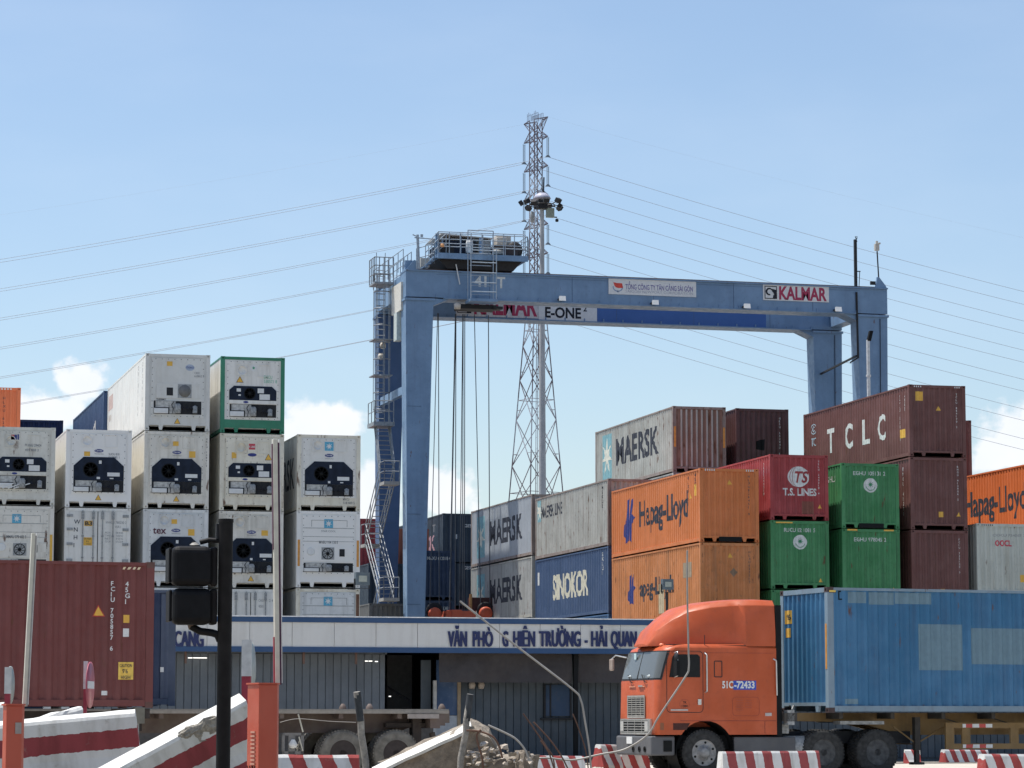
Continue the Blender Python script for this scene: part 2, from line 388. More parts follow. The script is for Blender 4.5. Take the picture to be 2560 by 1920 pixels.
LH = 2.896; LS = 2.591
def vtext(txt, x, ztop, h, dz):
    ps = []
    for i, ch in enumerate(txt):
        if ch != ' ': ps.append(fit(ch, x, ztop-i*dz, h, None, .01))
    return merge(*ps)
def star_badge(c, face, s, z, r, sz=1.0, w=None, mat=None):
    f = c.end if face == 'end' else c.side
    f('badge', rect(s-r*(w or 1), s+r*(w or 1), z-r*sz, z+r*sz), mat or STARB, .006, y=-.012)
    f('star', star(s, z, r*.82, r*.33, 7, sz), WHITE, .010, y=-.012)
STARB = plain('badge_blue', (.10, .38, .55), .5, noise=.1)
STARF = plain('faded_badge_blue', (.22, .42, .46), .6, noise=.15)

# paints
WR = dict(rough=.42, wear=.22, streak=.42, dirt=(.24, .21, .16))
P_white = paint('reefer_white', (.70, .69, .65), **WR)
P_clean = paint('reefer_clean_white', (.77, .76, .73), .35, .05, streak=.06, dirt=(.4, .37, .3))
P_cream = paint('reefer_cream', (.68, .645, .54), .45, .3, rust=.30, streak=.45, dirt=(.30, .22, .13))
P_soil = paint('reefer_soiled', (.60, .59, .53), .45, .35, rust=.22, streak=.35, dirt=(.22, .18, .12))
P_green_f = paint('reefer_green_frame', (.035, .20, .12), .45, .25, streak=.3, dirt=(.05, .05, .04))
P_grey = paint('container_grey', (.33, .34, .33), .5, .4, rust=.2, streak=.6, dirt=(.14, .13, .11))
P_grey2 = paint('container_rusty_grey', (.36, .365, .335), .55, .45, rust=.28, streak=.7, dirt=(.17, .13, .10))
P_rustend = paint('rusted_end', (.20, .13, .10), .65, .4, rust=.5, streak=.7, dirt=(.16, .075, .05))
P_orange = paint('container_orange', (.57, .175, .052), .5, .3, streak=.22, dirt=(.22, .10, .05))
P_orange2 = paint('container_faded_orange', (.49, .185, .062), .55, .5, rust=.25, streak=.6, dirt=(.20, .12, .07))
P_brown = paint('container_brown', (.135, .055, .048), .5, .35, rust=.1, streak=.45, dirt=(.07, .035, .03))
P_brown2 = paint('container_dark_brown', (.085, .036, .036), .5, .3, rust=.1, streak=.3, dirt=(.03, .02, .02))
P_red = paint('container_red', (.30, .042, .045), .5, .3, rust=.1, streak=.45, dirt=(.13, .04, .04))
P_green = paint('container_green', (.045, .20, .075), .5, .4, rust=.12, streak=.5, dirt=(.03, .07, .035))
P_blue = paint('container_blue', (.042, .080, .165), .5, .3, streak=.3, dirt=(.04, .06, .09))
P_navy = paint('container_navy', (.022, .045, .095), .5, .3, streak=.3, dirt=(.02, .025, .035))
P_navy2 = paint('container_slate', (.030, .048, .07), .55, .3, streak=.3, dirt=(.02, .025, .03))
P_maroon = paint('container_maroon', (.150, .042, .038), .5, .2, rust=.02, streak=.3, dirt=(.07, .03, .03))
P_oocl = paint('container_pale_grey', (.46, .48, .43), .5, .3, rust=.15, streak=.5, dirt=(.28, .26, .2))
RUSTB = paint('rust_brown', (.16, .075, .045), .8, .4, rust=.5, streak=.4)
COIL = plain('coil_pale', (.40, .40, .38), .6, noise=.4, sc=10)
HAZ = stripes('hazard_stripes', (.75, .52, .10), (.04, .04, .04), .10, (1, 0, 1))
SCRIPTW = plain('lettering_white', (.62, .64, .62), .6)
SCRIPTD = plain('lettering_dark', (.05, .055, .07), .6, noise=.3)
SCRIPTG = plain('lettering_grey', (.22, .23, .24), .6, noise=.3)
NAVYINK = plain('lettering_blue', (.03, .045, .20), .6, noise=.2)

def reefer_unit(c, kind, sticker=True, seed=0):
    """cooling unit on the near end of a reefer"""
    H = c.H; t = c.t; rnd = random.Random(seed)
    c_ = MB().box(-1.0, 1.0, -.012, .018, .5, H-.16); plate = c_.build('unit_frame', c.pm, t)
    rv = MB()   # bolts round the frame
    for i in range(9):
        for sx in (-1, 1): rv.box(sx*.96-.012, sx*.96+.012, -.022, -.012, .6+i*(H-.9)/8-.012, .6+i*(H-.9)/8+.012)
    for i in range(8):
        x = -.84+i*.24
        for z in (.54, H-.2): rv.box(x-.012, x+.012, -.022, -.012, z-.012, z+.012)
    rv.build('bolt_row', DARK, plate)
    def vent(x, z, rd):
        m = MB(); r = .235
        for a, b, cc, d in ((x-r, x+r, z-r, z-r+.015), (x-r, x+r, z+r-.015, z+r), (x-r, x-r+.015, z-r+.016, z+r-.016), (x+r-.015, x+r, z-r+.016, z+r-.016)): m.box(a, b, -.03, -.0125, cc, d)
        if rd:
            m.lathe([(.19, -.013), (.19, -.03), (.165, -.03), (.165, -.018), (0.01, -.018)], 'Y', 20, (x, 0, z)); m.bar((x-.08, -.03, z+.06), (x+.06, -.03, z-.07), .018)
        m.build('fresh_air_vent' if rd else 'access_panel', c.pm, plate)
    def octo(x0, x1, z0, z1, ch, bot=0.0):
        p = [(x0, z0+bot), (x0+bot, z0), (x1-bot, z0), (x1, z0+bot), (x1, z1-ch), (x1-ch*1.1, z1), (x0+ch*1.1, z1), (x0, z1-ch)]
        return p
    def fan(x, z, r, mat=BLK, par=None):
        m = MB().lathe([(r, -.02), (r, -.045), (r-.03, -.05), (r-.035, -.03), (.02, -.03)], 'Y', 24, (x, 0, z))
        for k in range(9):
            a = 2*math.pi*k/9; m.bar((x+.05*math.cos(a), -.042, z+.05*math.sin(a)), (x+(r-.04)*math.cos(a+.5), -.042, z+(r-.04)*math.sin(a+.5)), .02)
        m.lathe([(.06, -.03), (.06, -.055), (.0, -.055)], 'Y', 12, (x, 0, z)); m.build('condenser_fan', mat, par or plate)
    def machines(x0, x1, z0, z1):
        b = MB().box(x0, x1, -.0135, -.013, z0, z1).build('machine_bay', DARK, plate)
        m = MB()
        cx = x0+.42*(x1-x0); h = z1-z0
        m.lathe([(.10, 0), (.12, .03), (.12, h*.6), (.08, h*.72), (0.01, h*.74)], 'Z', 14, (x0+(x1-x0)*.5, -.10, z0+.03))
        m.build('compressor', GREYM, b); MB().lathe([(.09, 0), (.09, h*.5), (0.01, h*.58)], 'Z', 12, (x0+(x1-x0)*.86, -.09, z0+.05)).build('receiver_tank', GREYM, b)
        p = MB()
        for k in range(5):
            xx = x0+(x1-x0)*(.38+.11*k)+rnd.uniform(-.03, .03); p.path([(xx, -.06, z0+.02), (xx+.03, -.08, z0+h*.4), (xx-.03, -.07, z0+h*.7), (xx+.05, -.05, z1-.03)], .014, 5)
        for k in range(3):
            p.tube((x0+(x1-x0)*(.58+.1*k), -.05, z0+h*rnd.uniform(.3, .6)), (x0+(x1-x0)*(.58+.1*k)+.06, -.12, z0+h*rnd.uniform(.3, .6)), .035, 8)
        p.build('pipework', INK, b)
        q = MB().box(x0+.01, x0+(x1-x0)*.30, -.11, -.014, z0+.02, z0+h*.42); bevel(q.build('control_box', WHITE, b), .01)
        q = MB().box(x0+(x1-x0)*.04, x0+(x1-x0)*.46, -.05, -.014, z0+h*.50, z0+h*.97); q.build('condenser_coil', COIL, b)
        q = MB().box(x0+(x1-x0)*.33, x0+(x1-x0)*.46, -.07, -.0141, z0+.02, z0+h*.48); q.build('receiver', COIL, b)
    if kind == 'A':
        vent(-.44, H-.42, True); vent(.44, H-.42, False)
        p = MB().prism(octo(-.93, .93, 1.0, 1.87, .33), -.03, -.0125).build('condenser_cover', NAVY, plate); fan(-.3, 1.40, .28, BLK, p)
        q = MB().box(.32, .78, -.036, -.031, 1.16, 1.30); q.build('notice', WHITE, p)
        for bx in ((.02, .10, 1.62, 1.74), (-.05, .05, 1.05, 1.13), (.42, .55, 1.06, 1.1)): MB().box(bx[0]+rnd.uniform(-.03, .03), bx[1], -.036, -.031, bx[2], bx[3]).build('small_sticker', WHITE, p)
        machines(-.93, .93, .56, .999)
        c.end('brand_oval', disc(0, H-.79, .17, 20, .065), NAVYINK, .006, y=-.012)
        c.end('brand_text', fit('Carrier', -.13, H-.815, .07, .26, .015), WHITE, .010, y=-.012)
        c.end('brand_strapline', fit('TRANSICOLD', -.17, H-.93, .045, .34), SCRIPTG, .006, y=-.012)
    elif kind == 'C':
        vent(-.42, H-.52, True); vent(.42, H-.52, False)
        p = MB().prism(octo(-.9, .9, 1.24, 1.78, .16), -.03, -.0125).build('condenser_cover', NAVY, plate); fan(-.12, 1.5, .22, BLK, p)
        for bx in ((.18, .42, 1.52, 1.70), (-.62, -.46, 1.56, 1.68), (-.55, -.46, 1.4, 1.46), (.25, .65, 1.27, 1.48)): MB().box(bx[0], bx[1], -.036, -.031, bx[2], bx[3]).build('notice', WHITE, p)
        MB().box(-.9, .9, -.06, -.0125, 1.10, 1.235).build('shelf_panel', c.pm, plate)
        c.end('brand_oval', disc(-.27, 1.165, .10, 16, .04), NAVYINK, .006, y=-.06)
        machines(-.88, .9, .6, 1.09)
    elif kind == 'B':
        m = MB().box(-.80, .86, -.03, -.0125, 1.22, 1.78); m.build('condenser_cover', c.pm, plate)
        MB().box(-.42, -.18, -.037, -.031, 1.32, 1.62).build('display', DARK, plate)
        MB().box(.0, .52, -.037, -.031, 1.24, 1.76).build('fan_plate', GREYM, plate)
        m = MB().lathe([(.23, -.038), (.23, -.05), (.0, -.055)], 'Y', 24, (.26, 0, 1.5)); m.build('condenser_fan', plain('fan_grey', (.16, .16, .155), .6), plate)
        machines(-.9, .9, .62, 1.12)
        c.end('maker_text', fit('THERMO', -.8, 1.14, .06, .36, .02), SCRIPTD, .006, y=-.012)
        c.end('round_logo', disc(.45, H-.5, .17, 24, .12), plain('logo_blue_grey', (.36, .42, .52), .6), .006, y=-.012)
        c.end('round_logo_text', fit('CRONOS', .31, H-.53, .07, .28, .01), NAVYINK, .01, y=-.012)
    elif kind == 'D':
        m = MB()
        for x0, x1, z0, z1 in ((-.98, .98, H-.66, H-.64), (-.98, .98, H-.98, H-.965), (-.98, .98, H-1.16, H-1.145), (-.66, .72, H-.36, H-.345), (-.66, -.645, H-.6, H-.361), (.705, .72, H-.6, H-.361)):
            m.box(x0, x1, -.02, -.0125, z0, z1)
        m.build('panel_joints', GREYM, plate)
        MB().box(-.95, .95, -.035, -.0125, .98, 1.56).build('condenser_cover', c.pm, plate)
        MB().box(-.27, .22, -.045, -.036, 1.06, 1.52).build('fan_plate', GREYM, plate); fan(-.03, 1.28, .22, BLK)
        MB().box(.42, .62, -.05, -.036, 1.18, 1.46).build('display', DARK, plate)
        m = MB().lathe([(.15, -.036), (.15, -.05), (.12, -.052), (.0, -.04)], 'Y', 20, (-.68, 0, 1.36)); m.build('fresh_air_vent', WHITE, plate)
        m = MB().box(.74, .94, -.045, -.036, 1.2, 1.5); bevel(m.build('access_panel', c.pm, plate), .02)
        machines(-.95, .95, .58, .93)
def reefer(n, label, X, top, kind, pm=None, fm=None, Y=108.0, seed=0, group='reefer containers stacked on the left side of the yard', H=2.896):
    if pm is P_white and seed in (7, 11, 2): pm = paint('reefer_warm_white', (.66, .635, .57), .45, .3, rust=.14, streak=.5, dirt=(.22, .19, .13))
    if pm is P_white and seed in (8, 14): pm = paint('reefer_cool_white', (.62, .63, .62), .42, .28, streak=.45, dirt=(.2, .2, .19))
    c = Cont('reefer_container', label, X, Y, top, H, kind='reefer', mat=pm or P_white, fmat=fm or pm or P_white, cmat=fm or pm or P_white, group=group, cat='container')
    c.pm = pm or P_white
    if kind in 'ABCD': reefer_unit(c, kind, seed=seed)
    return c
def doors(c, pm, barmat=None):
    """door end turned to the camera"""
    H = c.H; t = c.t; bm_ = barmat or GREYM
    for sx, nm in ((-1, 0), (1, 1)):
        a, b = sorted((sx*.012, sx*1.06)); d = MB().box(a, b, -.005, .02, .2, H-.14).build('door', pm, t)
        for x in (sx*.17, sx*.56):
            m = MB().tube((x, -.045, .15), (x, -.045, H-.1), .02, 8)
            for z in (.3, 1.05, 1.85, H-.25): m.box(x-.04, x+.04, -.06, -.006, z-.03, z+.03)
            m.box(x-.05, x+.05, -.065, -.02, H-.42, H-.14); m.build('lock_rod', bm_, d)
        for z in (.4, .95, 1.55, 2.1, 2.6):
            if z < H-.2: MB().box(min(sx*.92, sx*1.14), max(sx*.92, sx*1.14), -.035, -.006, z-.05, z+.05).build('hinge', bm_, d)
    MB().box(-.011, .011, -.02, .01, .2, H-.14).build('door_gasket', BLK, t)

GAP = 2.925
# left block: columns by their left edge
RX = [8.03, 10.86, 13.77, 16.62, 19.57]
T5, T4 = 14.92, 12.01
r = reefer(0, 'weathered white reefer container with rust along its top, far left of the yard', RX[0], 12.02, 'C', P_soil, seed=1)
r.end('flag_sticker', rect(-.42, -.13, 2.42, 2.62), plain('sticker_red', (.5, .09, .08), .5), .006, y=-.012)
r.end('flag_sticker_blue', rect(-.30, -.13, 2.42, 2.62), NAVYINK, .009, y=-.012)
r.end('number_text', fit('PONU 29404', .1, 2.18, .09, .6, .01), SCRIPTG, .006, y=-.012); r.end('number_text', fit('499 888 3', .1, 2.0, .09, .5, .01), SCRIPTG, .006, y=-.012)
for k in range(4):
    MB().bar((-.9+.2*k, -.1, .6), (-.6+.3*k, -.12, .8), .035).build('loose_bracket', WHITE, r.t)
r = reefer(0, 'white reefer with pale blue star badge and yellow post strip below the weathered one', RX[0], 12.02-GAP, 'D', P_white, seed=2)
star_badge(r, 'end', -.15, 2.42, .17); r.end('number_text', fit('MMAU 370 602 3', -.52, 1.70, .10, .72, .015), SCRIPTD, .006, y=-.012)
r.end('post_marking', rect(1.075, 1.17, .7, 1.85), YEL, .006, y=.002)
r = reefer(0, 'white reefer container hidden low in the leftmost stack', RX[0], 12.02-2*GAP, 'A', P_white, seed=3)
r = reefer(0, 'white reefer at the foot of the leftmost stack', RX[0], 12.02-3*GAP, 'A', P_white, seed=3)
def warn(r, x=0, z=.36, s=.10): r.end('warning_triangle', tri(x, z, s*1.2), INK, .004, y=.004); r.end('warning_triangle', tri(x, z-.005, s), YEL, .008, y=.004)
def ystick(r, x, z, w=.22, h=.17): r.end('yellow_sticker', rect(x, x+w, z, z+h), YEL, .006, y=-.012)
r = reefer(0, 'brightest clean white reefer on top of the second stack, above the double doors', RX[1], 11.99, 'A', P_clean, seed=4)
warn(r); ystick(r, -.55, 1.90); r.end('number_text', fit('SUDU 818', .36, 1.95, .08, .4, .01), SCRIPTG, .006, y=-.012); r.end('number_text', fit('512845 1', .36, 1.83, .08, .4, .01), SCRIPTG, .006, y=-.012)
c = Cont('reefer_container', 'white container with its double doors and letters W N H I facing the road', RX[1], 108, 11.99-GAP, kind='reefer', mat=P_white, group='reefer containers stacked on the left side of the yard'); c.pm = P_white
doors(c, P_white); c.end('tall_letters', vtext('WNHI', -.88, 2.3, .15, .29), SCRIPTD, .004, y=-.006)
c.end('height_code', fit('B3', -.47, 2.25, .14, .26, .03), SCRIPTD, .008, y=-.006); c.end('yellow_sticker', rect(-.5, -.2, 2.22, 2.42), YEL, .003, y=-.006)
c.end('yellow_sticker', rect(-.52, -.2, 1.50, 1.80), YEL, .004, y=-.006); c.end('caution_text', merge(fit('CAUTION', -.5, 1.72, .05, .26, .01), fit("9'6", -.42, 1.62, .06), fit('HIGH', -.42, 1.53, .05)), SCRIPTD, .008, y=-.006)
c.end('data_text', merge(fit('WHLU 780230 2', .30, 2.32, .09, .76), fit('45R1', .64, 2.16, .09, .2), *[fit(a, .28, 1.95-.11*i, .07, .2) for i, a in enumerate(('MGW', 'TARE', 'NET', 'CU CAP'))], *[fit(a, .68, 1.95-.11*i, .07, .26) for i, a in enumerate(('340 00 KG', '4 650 KG', '29 350 KG', '67.6 CU M'))]), SCRIPTG, .004, y=-.006)
r = reefer(0, 'white reefer hidden behind the maroon trailer container', RX[1], 11.99-2*GAP, 'A', P_white, seed=5)
r = reefer(0, 'white reefer at the foot of the second stack', RX[1], 11.99-3*GAP, 'A', P_white, seed=5)
r = reefer(0, 'grey white reefer with small square display and grey fan, left one of the two topmost', RX[2], T5, 'B', paint('reefer_grey_white', (.60, .60, .57), .42, .2, streak=.25, dirt=(.3, .25, .17)), seed=6)
warn(r, .0, .36); ystick(r, -.42, 2.44, .21, .17); r.end('number_text', merge(fit('CRSU', .62, 2.16, .08, .2), fit('610862 5', .62, 2.04, .08, .36)), SCRIPTG, .006, y=-.012)
r.side('side_marking', rect(.3, 1.8, 1.9, 2.5), plain('faded_red', (.50, .38, .34), .6)); r.side('side_marking', fit('45R1', .4, 1.45, .25, .8), plain('faded_red2', (.5, .42, .36), .6))
for x in (9.9, 11.2): r.side('side_number', vtext('CRSU61086', x, 2.5, .16, .22), SCRIPTG)
r = reefer(0, 'white reefer with octagonal navy cover and two yellow stickers, second from top of tallest stack', RX[2], T5-GAP, 'A', P_white, seed=7)
warn(r); ystick(r, -.15, 2.35, .21, .17); ystick(r, .46, 1.92, .24, .24); r.end('post_number', vtext('CRLU 728612', 1.10, 2.6, .06, .10), SCRIPTD, .006, y=.002)
r = reefer(0, 'white reefer with the dark word tex above its fan, beside the traffic light', RX[2], T5-2*GAP, 'A', P_white, seed=8)
r.end('tex_lettering', fit('tex', -.86, 1.98, .25, .50, .02), plain('lettering_maroon', (.10, .03, .05), .6), .006, y=-.012); ystick(r, -.17, 2.35, .21, .17); ystick(r, .46, 1.92, .24, .24)
r = reefer(0, 'white reefer behind the blue trailer container', RX[2], T5-3*GAP, 'A', P_white, seed=8)
r = reefer(0, 'white reefer at the foot of the tallest left stack', RX[2], T5-4*GAP, 'A', P_white, seed=8)
r = reefer(0, 'white reefer with thick green end frame, right one of the two topmost', RX[3], T5-.02, 'C', P_white, P_green_f, seed=9)
MB().box(-1.07, 1.07, -.008, .002, .18, .498).build('green_sill', P_green_f, r.t)
r.end('round_badge', disc(.02, H_ := 2.896-.42, .13), WHITE, .006, y=-.012); r.end('badge_star', star(.02, H_, .07, .03, 8), plain('logo_green', (.04, .30, .16), .5), .010, y=-.012)
r.end('number_text', merge(fit('EMCU', .42, 2.08, .12, .32, .01), fit('530571 8', .42, 1.92, .12, .5, .01)), plain('faded_green', (.22, .5, .36), .5), .006, y=-.012); 
r.end('warning_triangle', tri(-.5, 2.02, .14), INK, .004, y=-.012); r.end('warning_triangle', tri(-.5, 2.015, .115), YEL, .009, y=-.012)
r = reefer(0, 'stained cream reefer with red logo square, second from top under the green framed one', RX[3], T5-.02-GAP, 'C', P_cream, seed=10)
r.end('red_badge', rect(-.13, .11, 2.30, 2.52), plain('badge_red', (.52, .06, .08), .5), .006, y=-.012); r.end('badge_text', fit('K LINE', -.12, 2.37, .07, .22, .02), WHITE, .01, y=-.012)
ystick(r, -.78, 1.96, .18, .22); r.end('warning_triangle', tri(.62, 2.02, .14), INK, .004, y=-.012); r.end('warning_triangle', tri(.62, 2.015, .115), YEL, .009, y=-.012)
r.end('brand_oval', disc(0, 2.10, .17, 20, .065), NAVYINK, .006, y=-.012)
r = reefer(0, 'white reefer with navy cover directly right of the traffic light pole', RX[3], T5-.02-2*GAP, 'A', P_white, seed=11); warn(r); ystick(r, .38, 1.98, .25, .2)
c = Cont('reefer_container', 'white container with closed doors low beside the traffic light pole', RX[3], 108, T5-.02-3*GAP, kind='reefer', mat=P_white, group='reefer containers stacked on the left side of the yard'); doors(c, P_white)
c.end('data_text', merge(fit('CAIU 55', .3, 2.42, .1, .3), fit('45R1', .3, 2.2, .1, .2), fit('2 4', .7, 2.42, .1, .15)), SCRIPTG, .004, y=-.006)
r = reefer(0, 'white reefer at the foot of the fourth stack', RX[3], T5-.02-4*GAP, 'A', P_white, seed=8)
r = reefer(0, 'white reefer with blue star badge and octagonal navy cover, top of the rightmost reefer stack', RX[4], T4, 'A', P_white, P_cream, seed=12)
star_badge(r, 'end', 0, 2.896-.44, .17); r.end('number_text', merge(fit('MWCU', .55, .40, .09, .24, .01), fit('518 409 5', .55, .27, .09, .45, .01)), SCRIPTG, .006, y=.004)
r.side('side_lettering', fit('MAERSK', 6.3, .9, 1.15, 5.2, .01), SCRIPTD)
r = reefer(0, 'panelled white reefer with star badge and small black fan, middle of the rightmost reefer stack', RX[4], T4-2.905, 'D', P_clean, seed=13)
star_badge(r, 'end', 0, 2.42, .17); r.end('number_text', merge(fit('STAR COOL', -.28, 2.10, .07, .56), fit('MNBU 104 138 8', -.36, 1.66, .11, .72, .01)), SCRIPTG, .006, y=-.012)
for x in (-1.18, 1.09): r.end('post_marking', rect(x, x+.09, .8, 1.8), plain('post_orange', (.62, .28, .06), .5), .006, y=.002)
r = reefer(0, 'white reefer with star badge and rusty right post just above the office roof', RX[4], T4-2*2.92, 'D', P_white, P_cream, seed=14)
star_badge(r, 'end', 0, 2.42, .17); r.end('rust_post', rect(1.08, 1.2, .2, 2.7), RUSTB, .004, y=.002)
r = reefer(0, 'white reefer at the foot of the rightmost reefer stack', RX[4], T4-3*2.92, 'D', P_white, seed=14)
# boxes seen behind the reefers
def dry(label, X, top, mat, Y=108.0, H=LH, L=12.192, fm=None, group='dry containers stacked in the container yard', **k):
    return Cont('shipping_container', label, X, Y, top, H, L, 'dry', mat, fm or mat, fm or mat, group, **k)
c = dry('bright orange container high at the far left edge, behind the weathered reefer', RX[0]-.24, 14.9, paint('container_coral', (.64, .17, .07), .5, .15, streak=.2, dirt=(.3, .1, .05)), 120.6)
c.end('number_text', vtext('HLXU 6283', .5, 2.4, .1, .17), SCRIPTD); c.end('roof_stripes', merge(*[rect(.3+.12*i, .36+.12*i, 2.80, 2.86) for i in range(5)]), WHITE, .0, y=.002)
for k in range(1, 3): dry('orange container under the top orange one, behind the far left reefers' if k == 1 else 'orange container low behind the far left reefers', RX[0]-.24, 14.9-GAP*k, P_orange, 120.6)
c = dry('dark navy container seen over the white reefers, next to the bright orange one', RX[1]-.08, 14.84, paint('container_deep_navy', (.012, .025, .085), .5, .15), 132.9)
dry('dark navy container underneath the one next to the orange container', RX[1]-.08, 14.84-GAP, P_navy, 132.9)
c = dry('blue container with white wave logo touching the topmost left reefer', RX[2]-.10, 14.9, P_blue, 120.8)
c.side('wave_logo', merge(([(6.6, .3), (7.4, 1.1), (8.3, 1.7), (9.2, 2.0), (9.2, .9), (8.6, .3)], [list(range(6))]),), SCRIPTW)
c.side('wave_logo_gap', ([(7.3, .3), (8.8, 1.7), (8.95, 1.7), (7.6, .3)], [[0, 1, 2, 3]]), P_blue, .009)
dry('blue container under the wave logo one', RX[2]-.10, 14.9-GAP, P_blue, 120.8)
dry('blue container behind the green framed reefer', RX[3]-.10, 12.0, P_blue, 120.8)

# right block
HX, TX, EX, CX, OX, QX = 35.58, 38.5, 41.50, 44.43, 47.25, 50.2
def hl(c, s0, scale=1.0, ink=None, logo=True, txt='Hapag-Lloyd'):
    z = 1.05
    if logo:
        hh = 1.05*scale; a = s0
        c.side('ship_logo', merge(*[([(a+u*scale, 1.45+v*scale) for u, v in P], [list(range(len(P)))]) for P in (
            [(.35, .85), (.75, .95), (.62, .1), (.55, -.85), (.15, -.95), (.22, -.1)], [(.85, .75), (1.2, .95), (1.05, .25), (1.45, .1), (1.05, -.15), (1.0, -.95), (.62, -.8), (.72, .0)],
            [(-.05, -.15), (.2, .05), (.15, -.75), (-.15, -.6)])]), NAVYINK)
    c.side('name_lettering', fit(txt, s0+2.12*scale, 1.12, 1.0*scale, 6.6*scale, .022), ink or SCRIPTD)
c = dry('brighter orange container with blue logo, upper of the two orange ones', HX, 11.07, P_orange); hl(c, 1.9)
c.end('warning_triangle', tri(.02, 2.35, .10), YEL); c.end('number_text', vtext('HLXU826451 9', .78, 2.55, .09, .135), SCRIPTD)
c.end('roof_stripes', merge(*[rect(-1.0+.09*i, -.96+.09*i, 2.79, 2.87) for i in range(5)], *[rect(.7+.09*i, .74+.09*i, 2.79, 2.87) for i in range(5)]), WHITE, .0, y=.002)
c.side('side_number', merge(vtext('HLXU 82', 10.6, 2.55, .13, .17), vtext('45G1', 11.5, 2.6, .13, .17)), SCRIPTD)
MB().box(-.45, .5, -.006, .003, .02, .21).build('tunnel_recess', BLK, c.t)
c.side('yellow_triangle', tri(10.9, 1.9, .15), YEL); c.side('yellow_sticker', rect(11.45, 11.7, 1.85, 2.3), YEL)
c = dry('faded dull orange container with worn lettering, lower of the two orange ones', HX, 11.07-2.925, P_orange2); hl(c, 2.4, .68, txt='\u00b7apag-Lloyd')
c.end('warning_triangle', tri(.02, 2.40, .10), YEL); c.end('grey_diamond', ([(.0, 1.75), (.16, 1.92), (.32, 1.75), (.16, 1.55)], [[0, 1, 2, 3]]), plain('grey_mark', (.22, .15, .1), .7)); c.end('number_text', vtext('HLXU653217', .78, 2.5, .08, .13), SCRIPTD)
c.side('worn_patch', rect(9.9, 11.0, 1.6, 2.2), plain('worn_patch', (.34, .28, .2), .7)); c.side('pale_panel', rect(6.6, 7.4, .3, 1.5), plain('pale_panel', (.5, .42, .28), .7))
c = dry('dark green container wedged under the faded orange one', HX, 11.07-5.85, P_green, H=LS)
dry('green container at the foot of the orange stack', HX, 11.07-5.85-2.62, P_green, H=LS)
c = dry('red container with white globe logo, above a green container', TX, 11.68, P_red, H=LS)
c.end('globe_logo', disc(-.02, 1.72, .45, 28, .41), SCRIPTW)
c.end('globe_lines', merge(*[([(-.02+.45*k*math.sin(a), 1.72+.41*math.cos(a)) for a in [math.pi*i/12 for i in range(13)]]+[(-.02+.45*(k+.05)*math.sin(a), 1.72+.41*math.cos(a)) for a in [math.pi*i/12 for i in range(12, -1, -1)]], [list(range(26))]) for k in (-.85, -.6)]), P_red, .008)
c.end('logo_letters', fit('TS', -.18, 1.50, .42, .58, .03, .25), P_red, .009)
c.end('name_lettering', fit('T.S. LINES', -.68, .98, .27, 1.42, .03), SCRIPTW)
c.end('number_text', vtext('TSLU 240318 6', .80, 2.3, .07, .105), SCRIPTW); c.end('yellow_triangle', tri(.86, .55, .09), YEL); c.end('brown_patch', rect(.1, .6, .15, .75), plain('brown_patch', (.20, .07, .05), .7))
c.side('side_number', vtext('TSLU240318', 11.3, 2.2, .1, .13), SCRIPTW)
LOGOG = plain('logo_green2', (.03, .22, .10), .5)
def green_logo(c, z):
    c.end('round_badge', disc(.02, z, .29), SCRIPTW); c.end('badge_star', star(.02, z+.03, .13, .045, 8), LOGOG, .009)
    c.end('badge_script', merge(*[([(.02+.2*math.cos(a)-.012, z+.2*math.sin(a)-.02), (.02+.2*math.cos(a)+.022, z+.2*math.sin(a)-.02), (.02+.2*math.cos(a)+.012, z+.2*math.sin(a)+.02), (.02+.2*math.cos(a)-.02, z+.2*math.sin(a)+.01)], [[0, 1, 2, 3]]) for a in [math.pi*(1.12+.076*i) for i in range(11)]]), LOGOG, .009)
c = dry('green container with round white badge under the red one', TX, 11.68-2.62, P_green, H=LS+.1)
c.end('number_text', fit('RUCU 02 1081 5', -.65, 2.25, .15, 1.3, .01), SCRIPTW); green_logo(c, 1.85); c.end('yellow_triangle', tri(.86, .35, .09), YEL)
MB().box(-1.0, -.3, -.006, .003, 2.55+.1-.06, 2.55+.1-.01).build('yellow_edge', YEL, c.t)
dry('green container mostly behind the blue trailer container, under the badge one', TX, 11.68-5.35, P_green)
dry('green container at the foot of the red stack', TX, 11.68-8.28, P_green)
c = dry('upper green container with round white badge, beside the tall brown stack', EX, 11.40, P_green, H=LS)
c.end('number_text', fit('EGHU 105131 2', -.70, 2.12, .15, 1.35, .01), SCRIPTW); green_logo(c, 1.72); MB().box(-.5, .55, -.006, .003, .02, .2).build('tunnel_recess', BLK, c.t)
c.side('side_number', merge(fit('EGHU', 10.2, 1.9, .25, 1.2)), SCRIPTW)
c = dry('green container without badge, numbered across its top, beside the brown stack', EX, 11.40-2.62, P_green, H=LS)
c.end('number_text', fit('EGHU 978045 2', -.70, 2.10, .15, 1.35, .01), SCRIPTW); c.end('yellow_triangle', tri(.95, .2, .09), YEL)
for x in (-1.0, .55): MB().box(x, x+.42, -.006, .003, LS-.07, LS-.01).build('yellow_edge', YEL, c.t)
dry('green container hidden behind the trailer, left of the brown stack', EX, 11.40-5.24, P_green)
dry('green container at the foot of the plain green stack', EX, 11.40-8.17, P_green)
c = dry('brown container with four big white letters, top of the tallest right stack', CX, 14.63, P_brown)
for ch, s in (('T', 2.9), ('C', 5.0), ('L', 6.95), ('C', 8.75)): c.side('big_letter', fit(ch, s, .95, .98, .85, .025), SCRIPTW)
c.side('side_number', merge(vtext('TCLU 884170', 11.1, 2.4, .14, .17), vtext('45G1', 11.6, 2.4, .14, .17)), SCRIPTW); c.side('yellow_sticker', rect(11.15, 11.65, .8, 1.15), YEL)
